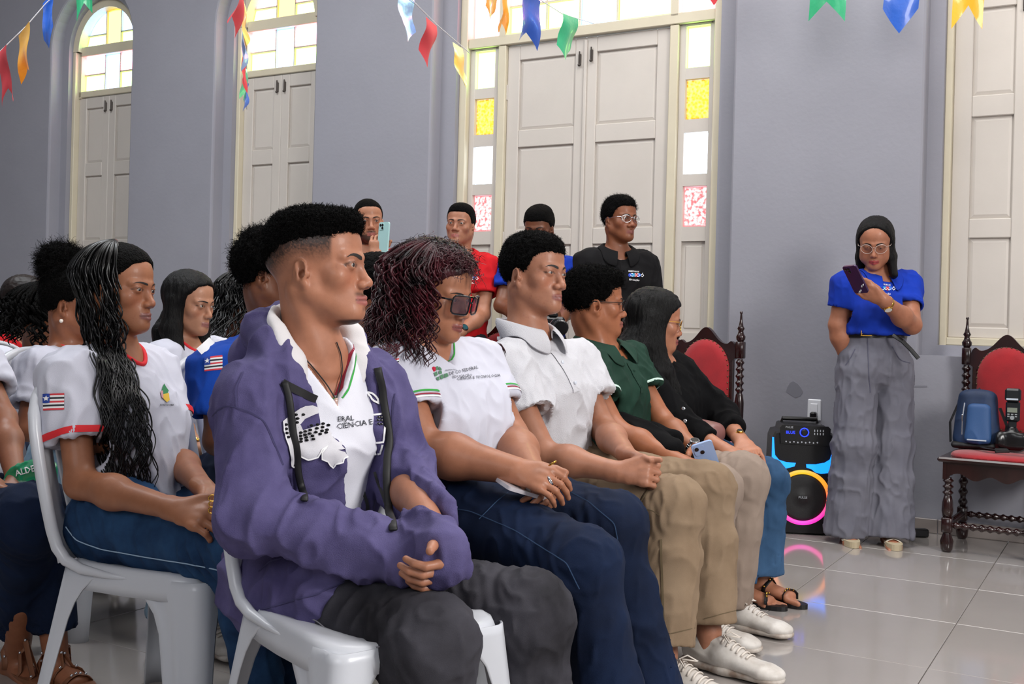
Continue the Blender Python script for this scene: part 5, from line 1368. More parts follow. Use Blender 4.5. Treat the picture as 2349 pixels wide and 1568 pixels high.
    for P in ([(790, 1248), (860, 1275), (920, 1325), (1000, 1365), (1080, 1400), (1150, 1395)],):
        seam('stitching', f.lbvh, Z(P), .0022, M_TH, f.root, .0025)
    # zip pulls at the two hem corners
    for x, y in ((1128, 1272), (846, 1354)):
        c = hit(f.sbvh, x - 6, y, .004)
        if c is None: c = hit(f.lbvh, x, y, .008)
        b = MB(); b.box(c, (.012, .006, .008), bev=.002); b.tube([c, c + V3(.010, -.002, -.006)], .0022, 6); b.build('zip_pull', M_SILVER, f.root)
safe(_boy_details, b1)
# ------------------------------------------------------------ front row, going away from the camera
whiteM = cloth('white_jersey', '#c6c7d4', var=.03, bump=.25); poloM = mat('white_pique', '#c4c4ca', rough=.85, bump=.5, bscale=420, bdist=.002, kind='voronoi', spec=.2, sheen=.1)
denimD = mat('dark_blue_denim', '#0a152b', rough=.85, bump=.4, bscale=1000, col2='#11213e', vscale=5, spec=.2); khakiM = mat('khaki_cotton', '#8f7b65', rough=.85, bump=.35, bscale=800, col2='#7e6a55', vscale=6, spec=.2)
beigeM = mat('beige_cotton', '#96867a', rough=.85, bump=.3, bscale=800, col2='#86776c', vscale=6, spec=.2); greenM = cloth('green_polo', '#1d3b2f', col2='#173026', vscale=8)
blackK = mat('black_knit', '#060608', rough=.95, bump=.4, bscale=500, spec=.15); denimM = mat('mid_blue_denim', '#25415f', rough=.85, bump=.4, bscale=900, col2='#3d5d80', vscale=4, spec=.2)
# 2 woman with burgundy curls
J2 = dict(pelvis=W(1005, 1115, 2.88), neck=W(962, 765, 2.86), head=W(993, 668, 2.83), headM=frame(-30, -14, 2),
          shR=W(898, 838, 2.74), shL=W(1092, 835, 3.00), elR=W(968, 1030, 2.66), elL=W(1170, 1005, 2.93), wrR=W(1178, 1078, 2.56), wrL=W(1222, 1092, 2.66),
          hipR=W(965, 1140, 2.80), hipL=W(1050, 1120, 2.98), knR=W(1335, 1295, 2.44), knL=W(1402, 1205, 2.75), anR=W(1420, 1690, 2.42), anL=W(1492, 1590, 2.72))
J2['handR'] = dict(d=nrm(W(1262, 1105, 2.52) - W(1178, 1078, 2.56)), n=nrm(V3(.1, -.75, .65)), t=-1, curl=(22, 40, 20), spread=3, thumb=(.35, .95, -.1))
J2['handL'] = dict(d=nrm(W(1262, 1130, 2.56) - W(1222, 1092, 2.66)), n=nrm(V3(.75, -.1, .6)), t=1, curl=(40, 50, 25), spread=2, thumb=(.5, .8, -.4))
o2 = dict(h=.0032, hs=.98, fem=1, bulk=1.14, chub=1, wide=1.06, jaw=1.08, skin='#9c6a52', lip='#7d3a3c', arm_r=.055, neck_r=.060, lips=1.15, nose=1.1, eye=.7, blush='#a85f4c', top_cloth=dict(mat=whiteM, w=(.19, .165, .185), d=(.150, .140, .130), belly_r=.9, bust=1.25, sleeve=.58, fit=.014, flare=1.05, vneck=.085, hem=-.01, fold=.007, ff=(12, 12, 12), h=.005),
          legs=dict(mat=denimD, r=(.115, .082, .072, .085), hr=.13, waist=.08, ww=1.15, h=.006, hemz=.0, crease=.007, fold=.006),
          hairstyle='long', hair_mat=M_RED, locks=620, len=.36, cork=1, wave=.0115, wave_n=5.5, lock_r=.0030, pts=64, seg=4, hair_t=.014, lift=.016, cap='sheet', cap_fuzz=2600, over=1, hh=.004, ear_y=.028, spread=.050, pull=.004, jit=.022, az0=56, az0L=105, ramp=.03, front_z=.066, cap_side=.0, cap_curl=.012, front_len=.95)
b2 = figure('person with curly burgundy hair, black-rimmed glasses and white V-neck shirt', J2, o2)
# 3 young man in the white polo
J3 = dict(pelvis=W(1258, 1075, 3.38), neck=W(1205, 755, 3.36), head=W(1222, 628, 3.37), headM=frame(-40, 0, -3),
          shR=W(1152, 838, 3.22), shL=W(1312, 828, 3.50), elR=W(1248, 1045, 3.12), elL=W(1385, 985, 3.42), wrR=W(1418, 1082, 3.02), wrL=W(1440, 1045, 3.10),
          hipR=W(1228, 1100, 3.30), hipL=W(1300, 1085, 3.45), knR=W(1545, 1160, 3.05), knL=W(1618, 1125, 3.28), anR=W(1522, 1500, 2.98), anL=W(1625, 1448, 3.22))
J3['handR'] = dict(d=nrm(W(1500, 1086, 2.98) - W(1418, 1082, 3.02)), n=nrm(V3(.1, -.9, .35)), t=-1, curl=(50, 65, 40), spread=0, thumb=(.28, .95, .0))
J3['handL'] = dict(d=nrm(W(1505, 1078, 3.0) - W(1440, 1045, 3.10)), n=nrm(V3(.6, .2, .8)), t=1, curl=(50, 60, 40), spread=0, thumb=(.2, .9, .1))
o3 = dict(h=.0035, hs=1.03, skin='#a0705a', lip='#8a4c48', freckle=.35, lips=1.15, nose=1.15, eye=.75, brow=1.1, arm_r=.044, neck_r=.060, hairstyle='short', hair_t=.004, top=.008, fuzz=5000, fuzz_l=.005, side_z=.002, hair_low=-.055, ankles=1, front_z=.060, curl=.004, curl_f=120, hh=.0035,
          gaze=(0, -5), top_cloth=dict(mat=poloM, name='polo_shirt', w=(.165, .15, .175), d=(.12, .112, .118), sleeve=.56, fit=.030, flare=1.18, hem=-.05, fold=.009, ff=(14, 14, 8), h=.005),
          legs=dict(name='cargo_trousers', mat=khakiM, r=(.096, .080, .082, .084), hr=.115, h=.006, hemz=.03, crease=.006, fold=.007))
b3 = figure('person in white polo shirt and khaki cargo trousers, third in the front row', J3, o3)
# 4 young man in the green polo
J4 = dict(pelvis=W(1408, 1060, 3.86), neck=W(1372, 790, 3.87), head=W(1360, 694, 3.86), headM=frame(6, -2, 0),
          shR=W(1338, 842, 3.74), shL=W(1440, 825, 3.98), elR=W(1412, 985, 3.62), elL=W(1520, 965, 3.88), wrR=W(1578, 1068, 3.46), wrL=W(1598, 1035, 3.68),
          hipR=W(1385, 1075, 3.80), hipL=W(1445, 1060, 3.95), knR=W(1640, 1125, 3.52), knL=W(1702, 1098, 3.66), anR=W(1590, 1440, 3.50), anL=W(1672, 1395, 3.68))
J4['handR'] = dict(d=nrm(W(1640, 1098, 3.40) - W(1578, 1068, 3.46)), n=nrm(V3(-.1, -.7, .7)), t=-1, curl=(15, 25, 15), spread=3)
J4['handL'] = dict(d=nrm(W(1630, 1058, 3.56) - W(1598, 1035, 3.68)), n=nrm(V3(.5, -.2, .8)), t=1, curl=(30, 45, 25), spread=3)
o4 = dict(h=.0038, hs=1.0, skin='#9a6348', lip='#8c4f48', lips=1.1, arm_r=.040, hairstyle='short', hair_t=.004, top=.010, fuzz=5000, fuzz_l=.008, fuzz_c=.004, quiff=1, side_z=.010, hair_low=-.075, front_z=.062, curl=.006, curl_f=100, hh=.0038,
          top_cloth=dict(mat=greenM, name='polo_shirt', w=(.15, .14, .165), d=(.115, .11, .115), sleeve=.52, fit=.022, flare=1.08, hem=-.04, fold=.010, h=.0055),
          legs=dict(mat=beigeM, r=(.094, .080, .078, .076), hr=.11, h=.0065, hemz=.02, crease=.008, fold=.006))
b4 = figure('person in dark green polo shirt and glasses looking away to the door', J4, o4)
# 5 woman with long straight black hair
J5 = dict(pelvis=W(1560, 1025, 4.25), neck=W(1492, 812, 4.22), head=W(1500, 735, 4.20), headM=frame(8, -8, 0),
          shR=W(1462, 862, 4.10), shL=W(1550, 850, 4.32), elR=W(1560, 975, 4.00), elL=W(1655, 950, 4.22), wrR=W(1668, 1035, 3.86), wrL=W(1700, 1010, 4.0),
          hipR=W(1530, 1040, 4.18), hipL=W(1585, 1030, 4.34), knR=W(1705, 1115, 3.94), knL=W(1762, 1100, 4.05), anR=W(1700, 1332, 4.02), anL=W(1748, 1322, 4.06))
J5['handR'] = dict(d=nrm(W(1712, 1062, 3.80) - W(1668, 1035, 3.86)), n=nrm(V3(0, -.5, .85)), t=-1, curl=(20, 25, 15))
J5['handL'] = dict(d=nrm(W(1728, 1040, 3.92) - W(1700, 1010, 4.0)), n=nrm(V3(0, -.5, .85)), t=1, curl=(20, 25, 15))
o5 = dict(h=.0042, hs=.96, fem=1, skin='#a8745c', lip='#8f4248', barefoot=1, top_cloth=dict(mat=blackK, name='cardigan', w=(.155, .135, .16), d=(.11, .105, .11), sleeve=1.62, fit=.018, hem=-.02, fold=.008, h=.006),
          legs=dict(name='jeans', mat=denimM, r=(.088, .070, .066, .080), hr=.10, h=.0065, hemz=.02, crease=.006),
          hairstyle='sheet', hair_t=.015, front_z=.070, w0=.05, groove=.006, ear_y=.030, hh=.0045, falls=[((0, -.06, -.02), [(.0, -.035, .10, .085, .045), (.0, -.04, .22, .080, .040)]), ((.062, -.02, 0), [(.015, -.02, .10, .060, .035), (.035, .02, .20, .055, .035), (.050, .09, .33, .040, .024), (.050, .13, .40, .018, .012)]), ((-.062, -.02, 0), [(-.01, -.02, .10, .050, .03), (-.02, .03, .24, .04, .03)])])
b5 = figure('person in black cardigan and flared jeans with long straight black hair', J5, o5)

def _d2(f):
    B = f.sbvh
    v_stripes(f, ((.004, .0035, M_WINE), (.0120, .0032, M_GREENT)), .085)
    for nm in 'RL':
        sleeve_band(f, nm, .004, .008, M_WHITE, 'sleeve_stripe'); sleeve_band(f, nm, .010, .0135, M_WINE, 'sleeve_stripe'); sleeve_band(f, nm, .018, .0225, M_GREENT, 'sleeve_stripe')
    pxflag(B, 893, 840, 44, 29, f.root, -.18)
    # school emblem: red dot, green rounded squares, and the lettering that creases over the chest
    X = lambda a, b: (820 + a / 3.734, 780 + b / 3.734); ME = mat('emblem_green', '#4d7a5c', rough=.8); MR = mat('emblem_red', '#c8203f', rough=.8)
    pxdots('emblem_dot', B, [X(649, 250)], 5.0, 6.2, MR, f.root)
    sq = [[(668, 228), (686, 224), (690, 255), (664, 262)], [(692, 226), (712, 240), (718, 258), (696, 258)], [(650, 280), (676, 268), (684, 300), (662, 312)], [(690, 266), (716, 262), (722, 288), (694, 294)], [(668, 322), (692, 312), (702, 344), (680, 345)], [(700, 305), (726, 294), (740, 328), (712, 338)], [(736, 292), (768, 284), (780, 312), (748, 326)]]
    for s in sq: pxpatch('emblem_square', B, [X(*p) for p in s], ME, f.root, .0022, 20)
    pxtext('shirt_lettering', B, 'INSTITUTO', *X(752, 268), 3.6, M_INK, f.root, 4); pxtext('shirt_lettering', B, 'DE CO FEDERAL', *X(786, 304), 7.5, M_INK, f.root, 14, squash=.9)
    pxtext('shirt_lettering', B, 'EDUCAÇÃO', *X(812, 328), 6, M_INK, f.root, 6); pxtext('shirt_lettering', B, 'CIÊNCIA E TECNOLOGIA', *X(850, 345), 6.4, M_INK, f.root, 5)
    g = spectacles(f, mat('black_acetate', '#101116', rough=.15), M_DLENS, w=.0275, hgt=.0245, thick=.0024, sq=5, z=-.004, y=.124)
    hd = f.J['handR']; 
    for p, ax in ((W(1268, 1062, 2.50), V3(.5, -.2, -.8)), ): finger_ring(f, p, ax, M_GOLD, .010)
    finger_ring(f, W(1262, 1102, 2.46), V3(.8, .2, .5), M_SILVER, .0098)
    for P in ([(1000, 1160), (1080, 1172), (1180, 1215), (1300, 1290), (1330, 1350)], [(1290, 1118), (1350, 1150), (1410, 1200), (1428, 1290), (1440, 1400)], [(1100, 1190), (1140, 1150), (1165, 1130)]): seam('stitching', f.lbvh, P, .0022, mat('denim_thread', '#28405f', rough=.9), f.root)
safe(_d2, b2)
def _d3(f):
    polo_collar(f, poloM, tip=.046, h=.030, w=.040); placket(f, poloM, -.07, -.20, .034, 2, mat('shell_button', '#cfd6e2', rough=.3))
    MS = mat('khaki_seam', '#5a4c36', rough=.9); Z = lambda a, b: (1250 + a / 3.733, 780 + b / 3.733)
    for P in ([(330, 1155), (440, 1175), (470, 1215), (430, 1355), (280, 1275)], [(480, 1155), (760, 1180), (930, 1215), (820, 1400), (770, 1530)], [(450, 1318), (620, 1350), (815, 1362)], [(800, 1440), (920, 1455), (985, 1500)]): seam('pocket_seam', f.lbvh, [Z(*p) for p in P], .0024, MS, f.root, .003)
    pk = [Z(455, 1180), Z(900, 1230), Z(805, 1395), Z(770, 1440), Z(430, 1350)]; pxpatch('cargo_pocket', f.lbvh, pk, khakiM, f.root, .005, 12)
    Y = lambda a, b: (1250 + a / 3.132, 1150 + b / 3.132)
    seam('side_seam', f.lbvh, [Y(835, 270), Y(838, 450), Y(845, 650), Y(852, 850), Y(858, 920)], .006, MS, f.root, .002)
    for P in ([(790, 950), (900, 948), (1135, 890)], [(1145, 840), (1290, 800), (1410, 770)]): seam('hem_stitch', f.lbvh, [Y(*p) for p in P], .0022, MS, f.root, .002)
safe(_d3, b3)
def _d4(f):
    polo_collar(f, greenM, tip=.055, h=.030, w=.046); placket(f, greenM, -.07, -.18, .032, 2)
    for nm in 'RL': sleeve_band(f, nm, -.003, .004, mat('white_piping', '#c9e3d8', rough=.8), 'sleeve_piping')
    spectacles(f, mat('black_metal', '#15161a', rough=.25, metal=.4), M_LENS, w=.025, hgt=.018, thick=.0016, sq=4)
    wrist_watch(f, 'L', M_SILVER, M_BLACKPL, .029, .018, V3(-.1, -.2, 1))
safe(_d4, b4)
def _d5(f):
    spectacles(f, M_GOLD, M_LENS, w=.026, hgt=.022, thick=.0013, round_=True)
    wrist_watch(f, 'L', M_GOLD, M_BLACKPL, .026, .02, V3(0, -.5, 1), fr=.012, band_w=.007)
    b = MB()
    for x, y in ((1567, 938), (1571, 965)):
        c = hit(f.sbvh, x, y, .002)
        if c is not None: b.lathe(c, nrm(_EYE - c), [(0, .007), (.002, .0072), (.003, .005)], 12)
    b.build('button', M_SILVER, f.root)
safe(_d5, b5)

# jacket folded on the lap of the one in green, shoulder bag, phones
def lump(name, label, cat, caps, m, h=.006, fold=.01, ff=(14, 14, 10), extra=None):
    F = Field()
    for c in caps: F.cap(*c[:4], k=.03, **(c[4] if len(c) > 4 else {}))
    v, q = F.mesh(h); v = relax(fold_noise(v, vnormals(v, q), fold, ff, 2.0), q, 1, .3); o = obj(name, v, q, m); centre(o); return tag(o, label, cat)
jk = lump('folded_jacket', 'black jacket bundled on the lap of the person in the green polo', 'jacket', [(W(1425, 975, 3.72), W(1480, 1000, 3.62), (.055, .045), (.060, .045)), (W(1480, 1000, 3.62), W(1545, 1030, 3.52), (.060, .04), (.045, .03)), (W(1455, 985, 3.78), W(1540, 1010, 3.68), .045, .040)], blackK)
M_PB = mat('lilac_phone_case', '#8ea5cc', rough=.45)
phone('smartphone', 'pale blue cased phone held by the person in the green polo', W(1622, 1057, 3.50), nrm(V3(.80, -.1, .30)), nrm(V3(-.42, -.35, .85)), M_PB, M_PB, w=.070, h=.142)
M_CLR = mat('clear_phone_case', '#c9c3c8', rough=.12, coat=.5)
phone('smartphone', 'clear-cased silver phone under the hands of the person with burgundy curls', W(1200, 1122, 2.56), nrm(V3(.35, -.55, -.15)), nrm(V3(.85, .35, -.32)), M_CLR, mat('phone_red', '#b8323c', rough=.3), w=.068, h=.13, lenses=2)
lump('handbag', 'dusty pink shoulder bag on the lap of the person in black', 'bag', [(W(1585, 972, 4.12), W(1640, 985, 4.05), (.05, .03), (.045, .025)), (W(1585, 990, 4.12), W(1640, 1000, 4.05), (.05, .03), (.045, .03))], mat('pink_leather', '#7d5450', rough=.4), fold=.003)

shoe(b3, 'R', size=1.12, label='scuffed white sneaker with a small dark heel patch'); shoe(b3, 'L', size=1.12); shoe(b4, 'L', size=1.05); shoe(b4, 'R', size=1.05)
M_BS = mat('black_sandal', '#101012', rough=.4)
for nm in 'RL': sandal(b5, nm, M_BS, M_BS, [(.10, .12, .009), (.02, .04, .008)], 0.0, M_GOLD)
for nm in 'RL': shoe(b2, nm, size=.95); shoe(b1, nm, size=1.1)
# ------------------------------------------------------------ rows behind
blueM = cloth('blue_jersey', '#1346a8', col2='#0f3c97', vscale=8); redM = cloth('red_polo', '#c4161f', col2='#a81119', vscale=7); royM = cloth('royal_blue_polo', '#1239b0', col2='#0c2c90', vscale=6)
greyM = cloth('grey_knit', '#8d8e96'); jeansL = mat('light_blue_denim', '#7f9fb8', rough=.85, bump=.4, bscale=900, col2='#9db6c6', vscale=5, spec=.2); jeansB = mat('worn_blue_denim', '#0f2443', rough=.85, bump=.4, bscale=1000, col2='#2a4c72', vscale=6, spec=.2)
# 6 girl with long wet curls, second row
J6 = dict(pelvis=W(300, 1155, 2.74), neck=W(262, 800, 2.80), head=W(268, 662, 2.80), headM=frame(-16, -2, -2),
          shR=W(160, 858, 2.66), shL=W(352, 846, 2.94), elR=W(185, 1108, 2.58), elL=W(398, 1045, 2.88), wrR=W(405, 1168, 2.42), wrL=W(468, 1120, 2.56),
          hipR=W(262, 1205, 2.64), hipL=W(340, 1185, 2.82), knR=W(555, 1262, 2.44), knL=W(620, 1240, 2.62), anR=W(610, 1690, 2.46), anL=W(650, 1640, 2.62))
J6['handR'] = dict(d=nrm(V3(.85, -.5, -.08)), n=nrm(V3(.0, -.75, .65)), t=-1, curl=(35, 50, 30), spread=2, thumb=(.45, .85, .1))
J6['handL'] = dict(d=nrm(V3(.75, -.45, -.3)), n=nrm(V3(.4, .1, .9)), t=1, curl=(35, 50, 30))
o6 = dict(h=.0032, hs=.93, fem=1, skin='#94634a', lip='#7c4846', neck_r=.050, eye=.8, freckle=.3, gaze=(5, -4), top_cloth=dict(mat=cloth('white_tee_red_trim', '#c4c5d2', var=.03), w=(.155, .14, .165), d=(.12, .108, .112), sleeve=.62, fit=.022, flare=1.14, hem=-.01, belly_r=.7, fold=.009, drop=.035, h=.005, ff=(13, 13, 7)),
          legs=dict(name='jeans', mat=jeansB, r=(.098, .072, .058, .058), hr=.115, h=.006, hemz=.0, crease=.007, fold=.006),
          hairstyle='long', cap='sheet', over=1, cap_mat=M_HAIR, groove=.003, ear_y=.030, hair_mat=M_HAIRWET, locks=250, len=.78, wave=.011, wave_n=3.2, lock_r=.0027, pts=80, seg=4, hair_t=.012, lift=.003, spread=.020, pull=.036, jit=.012, az0=58, az0L=150, over_az=2.3, front_len=1.0, drift=(.03, .095), front_z=.072, ramp=.16, hh=.004)
b6 = figure('person with long wet black curls in white shirt with red cuffs', J6, o6)
def _d6(f):
    neck_rib(f, 'collar_band', M_REDC, r=.006, up=.02)
    for nm in 'RL': sleeve_band(f, nm, -.002, .014, M_REDC, 'cuff_band')
    pxflag(f.sbvh, 124, 921, 48, 38, f.root, -.04)
    B = f.sbvh; C = [mat('crest_green', '#2f7a4c', rough=.8), mat('crest_gold', '#d1ac3a', rough=.8), mat('crest_pink', '#c58c93', rough=.8)]
    pxpatch('crest', B, [(368, 905), (372, 888), (376, 880), (380, 888), (386, 896), (381, 908)], C[0], f.root, .002, 20); pxpatch('crest', B, [(371, 905), (386, 902), (388, 918), (381, 922), (373, 915)], C[1], f.root, .0026, 20); pxpatch('crest', B, [(366, 898), (372, 896), (373, 914), (369, 912)], C[2], f.root, .003, 20)
    pxtext('crest_lettering', B, 'ESTADO DO MAR', 366, 930, 3.6, M_INK, f.root, 0, bold=True, squash=.8)
    seam('stitching', f.lbvh, [(152, 1207), (175, 1238), (230, 1258), (330, 1276), (420, 1290), (520, 1310)], .0025, mat('pale_stitching', '#8fa6bd', rough=.9), f.root)
    b = MB()                                           # gold link bracelet in her hand
    for k in range(9):
        c = W(488 + (k % 3) * 11, 1142 + (k // 3) * 14, 2.33); b.tube([c + V3(math.cos(a) * .009, -.002 * k % .004, math.sin(a) * .007) for a in np.linspace(0, 6.28, 13)[:-1]], .0016, 5, close=True)
    b.build('chain_bracelet', M_GOLD, f.root, True)
safe(_d6, b6)
# 7 in the blue jersey, behind the hoodie
J7 = seated(-.80, 3.30, -30, head=W(622, 628, 3.28), neck=W(632, 755, 3.30), shR=W(500, 838, 3.14), shL=W(700, 800, 3.42), headM=frame(-5, -8, 0), elR=W(500, 1010, 3.1), wrR=W(620, 1080, 2.95), pelvis=W(600, 1070, 3.32))
o7 = dict(h=.0042, skin='#6f4632', hairstyle='short', hair_t=.014, top=.026, fuzz=4000, fuzz_l=.014, fuzz_c=.006, side_z=.010, hair_low=-.04, curl=.010, curl_f=85, hh=.0045, nobrow=1, top_cloth=dict(mat=blueM, name='jersey', w=(.165, .155, .175), d=(.12, .115, .12), sleeve=.66, fit=.030, fold=.008, h=.006, drop=.03), legs=dict(mat=denimD, r=(.09, .074, .066, .064), h=.008))
b7 = figure('person in blue jersey with white shoulder stripe, sitting behind the hoodie', J7, o7)
def _d7(f):
    pxflag(f.sbvh, 490, 833, 40, 32, f.root, -.12)
    seam('shoulder_stripe', f.sbvh, [(462, 812), (490, 786), (530, 756), (566, 734), (590, 722)], .034, M_WHITE, f.root, .004)
safe(_d7, b7)
# 20 in the black shirt behind the burgundy curls
J20 = seated(-.48, 3.85, -30, head=W(872, 668, 3.85), neck=W(850, 790, 3.85), shR=W(795, 835, 3.72), shL=W(935, 820, 3.98), headM=frame(20, -10, 0))
b20 = figure('person in black t-shirt mostly hidden behind the burgundy curls', J20, dict(h=.005, skin='#8a5a42', hairstyle='short', hair_t=.014, top=.01, curl=.004, hh=.005, nobrow=1, hair_low=-.07, top_cloth=dict(mat=blackK, fold=.008, h=.008, drop=.04), legs=dict(mat=denimD, h=.01)))
# 8 girl with straight dark hair and red round collar
J8 = seated(-1.24, 4.12, -30, head=W(432, 694, 4.10), neck=W(420, 790, 4.12), shR=W(365, 822, 4.0), shL=W(498, 812, 4.24), headM=frame(-24, -8, 0), elR=W(400, 960, 3.95), wrR=W(455, 1030, 3.80), elL=W(520, 960, 4.2), wrL=W(530, 1030, 4.0))
o8 = dict(h=.0042, hs=.95, fem=1, skin='#a87a62', lip='#8f5450', neck_r=.048, eye=1.05, gaze=(-8, 4), top_cloth=dict(mat=cloth('white_tee_back', '#bfc0cd', var=.03), w=(.15, .13, .155), d=(.11, .1, .105), sleeve=.62, fit=.026, fold=.008, h=.006, drop=.045), legs=dict(name='jeans', mat=denimM, r=(.088, .07, .062, .062), h=.008),
          hairstyle='sheet', hair_t=.012, front_z=.076, w0=.04, ear_y=.026, hh=.005, falls=[((0, -.06, -.02), [(0, -.03, .10, .075, .04), (0, -.03, .24, .075, .03)]), ((.060, -.01, 0), [(.012, -.01, .10, .045, .030), (.020, .02, .19, .040, .026)]), ((-.060, .0, 0), [(-.005, .015, .10, .030, .024), (-.0, .04, .21, .030, .024)])])
b8 = figure('person with long straight dark hair and white shirt with red round collar', J8, o8)
def _d8(f): neck_rib(f, 'collar_band', M_REDC, r=.006); wrist_watch(f, 'R', M_GOLD, M_BLACKPL, .028, .02, V3(0, -.6, .8), fr=.01)
safe(_d8, b8)
# 9 with black curls
J9 = seated(-1.13, 4.65, -30, head=W(566, 690, 4.62), neck=W(550, 780, 4.65), shR=W(505, 812, 4.55), shL=W(620, 806, 4.8), headM=frame(5, -6, 0))
b9 = figure('person with loose black curls and grey top, in front of the second window', J9, dict(h=.005, hs=.95, fem=1, skin='#9a6248', nobrow=1, top_cloth=dict(mat=greyM, fold=.008, h=.008), legs=dict(mat=denimD, h=.01),
     hairstyle='long', hair_mat=M_HAIRWET, locks=260, len=.38, wave=.009, wave_n=4, lock_r=.0042, pts=40, seg=4, hair_t=.018, lift=.012, spread=.10, pull=-.01, jit=.016, az0=55, cap_side=-.03, cap_curl=.006, hh=.006, drift=(0, -.04)))
# 10 with the big bun
J10 = seated(-1.44, 3.66, -30, head=W(168, 696, 3.64), neck=W(158, 795, 3.66), shR=W(95, 842, 3.52), shL=W(240, 820, 3.78), headM=frame(-4, -4, 0), anR=W(395, 1452, 3.40), anL=W(462, 1440, 3.30), knR=W(430, 1180, 3.38), knL=W(500, 1170, 3.40))
J10['toeR'] = nrm(V3(.55, -.85, 0)); J10['toeL'] = nrm(V3(.75, -.65, 0))
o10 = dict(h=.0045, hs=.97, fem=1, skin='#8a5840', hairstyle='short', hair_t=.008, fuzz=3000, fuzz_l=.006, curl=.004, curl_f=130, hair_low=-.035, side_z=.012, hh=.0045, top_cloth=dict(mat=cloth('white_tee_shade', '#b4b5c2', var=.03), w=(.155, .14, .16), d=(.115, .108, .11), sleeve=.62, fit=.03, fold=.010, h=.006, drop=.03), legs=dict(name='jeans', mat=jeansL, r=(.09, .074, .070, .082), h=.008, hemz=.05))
b10 = figure('person with hair up in a big curly bun and a pearl earring', J10, o10)
def _d10(f):
    c, M = f.J['head'], f.J['headM']; F = Field(); b = W(140, 606, 3.68); F.ell(b, (.070, .066, .066), None, .02); F.cap(c + M @ V3(0, -.05, .09), b, .05, .05, k=.03)
    v, q = F.mesh(.006); n = vnormals(v, q); v = v + n * ((ridged(v * 80) - .5) * .016 + (vnoise(v * 190) - .5) * .010)[:, None]; bn = obj('hair_bun', v, q, M_HAIR, f.root); fuzz(v, q, 3500, .018, .0009, M_HAIR, bn, .007)
    e = MB(); e.ball(c + M @ V3(.080, .004, -.058), .0065, 10); e.build('earring', mat('pearl', '#efe6da', rough=.15, coat=.5), f.root, True); neck_rib(f, 'collar_band', M_REDC, r=.006)
safe(_d10, b10)
# 12, 11, 14: far left
J12 = seated(-1.97, 4.42, -30, head=W(100, 728, 4.40), neck=W(92, 820, 4.42), shR=W(50, 845, 4.3), shL=W(160, 835, 4.55), headM=frame(-5, -8, 0))
b12 = figure('person with bushy dark curls and grey top at the far left', J12, dict(h=.0055, hs=.95, fem=1, skin='#8a5a42', nobrow=1, top_cloth=dict(mat=greyM, fold=.008, h=.009), legs=dict(mat=denimD, h=.011),
     hairstyle='long', hair_mat=M_HAIR, locks=200, len=.30, cork=1, wave=.010, wave_n=7, lock_r=.0065, pts=36, seg=4, hair_t=.024, lift=.020, spread=.07, pull=0, jit=.016, az0=60, cap_side=-.03, cap_curl=.010, hh=.007))
J11 = seated(-2.28, 5.0, -30, head=W(58, 692, 5.0), neck=W(48, 770, 5.0), shR=W(-5, 795, 4.9), shL=W(95, 788, 5.12), headM=frame(0, -8, 0))
b11 = figure('person in red top with brown ponytail at the far left', J11, dict(h=.0055, hs=.95, fem=1, skin='#9a654c', nobrow=1, hairstyle='short', hair_mat=M_BROWNHAIR, hair_t=.010, curl=.003, hair_low=-.07, side_z=.005, hh=.006, top_cloth=dict(mat=redM, fold=.008, h=.009, sleeve=.6), legs=dict(mat=denimD, h=.011)))
def _d11(f):
    c, M = f.J['head'], f.J['headM']; rg = random.Random(4); J = [(rg.uniform(-1, 1), rg.uniform(-1, 1), rg.uniform(0, 6)) for _ in range(60)]
    def path(i, t):
        a, b, p = J[i]; q = c + M @ V3(a * .02, -.10 - .06 * math.sin(t * 3) - .02 * b, .02 - .26 * t); return q + V3(a * .035 * t + .008 * math.sin(t * 22 + p), b * .03 * t, 0)
    v, q = strands(60, path, 30, lambda i: .009, 5); obj('ponytail', v, q, M_HAIR, f.root)
    g = MB(); g.tube([c + M @ V3(math.cos(a) * .022, -.105, .02 + math.sin(a) * .022) for a in np.linspace(0, 6.28, 13)[:-1]], .008, 6, close=True); g.build('hair_tie', M_BLACK, f.root)
safe(_d11, b11)
# 13 leftmost, only arm, lap and sandals in view
J13 = dict(pelvis=W(-190, 1130, 3.17), neck=W(-165, 780, 3.15), head=W(-150, 640, 3.14), headM=frame(-25, -5, 0), shR=W(-240, 850, 3.0), shL=W(-48, 840, 3.26), elR=W(-185, 1085, 2.95), elL=W(22, 985, 3.22), wrR=W(-30, 1100, 2.85), wrL=W(38, 1108, 2.98),
           hipR=W(-215, 1160, 3.08), hipL=W(-145, 1140, 3.26), knR=W(60, 1190, 2.80), knL=W(92, 1175, 2.95), anR=W(40, 1500, 3.02), anL=W(128, 1500, 2.98))
J13['elL'] = W(8, 960, 3.16); J13['handR'] = dict(d=nrm(V3(.85, -.3, -.35)), n=nrm(V3(-.1, -.4, -.8)), t=1, curl=(20, 30, 20)); J13['handL'] = dict(d=nrm(V3(.3, -.75, -.2)), n=nrm(V3(.0, .1, 1)), t=1, curl=(25, 30, 20))
J13['toeR'] = nrm(V3(.75, -.65, 0)); J13['toeL'] = nrm(V3(.80, -.6, 0))
b13 = figure('person in dark jeans and studded brown sandals cut off by the left edge', J13, dict(h=.0042, hs=.95, fem=1, skin='#8e5c44', barefoot=1, hairstyle='short', hair_t=.014, hh=.006, top_cloth=dict(mat=whiteM, w=(.155, .14, .16), d=(.115, .11, .11), sleeve=.50, fit=.028, fold=.008, h=.008), legs=dict(name='jeans', mat=denimD, r=(.100, .080, .062, .056), hr=.11, h=.007, hemz=.07, crease=.005)))
J14 = seated(-2.1, 4.0, -30, head=W(-150, 690, 4.0), shL=W(10, 835, 4.1), neck=W(-110, 800, 4.0), shR=W(-200, 840, 3.9))
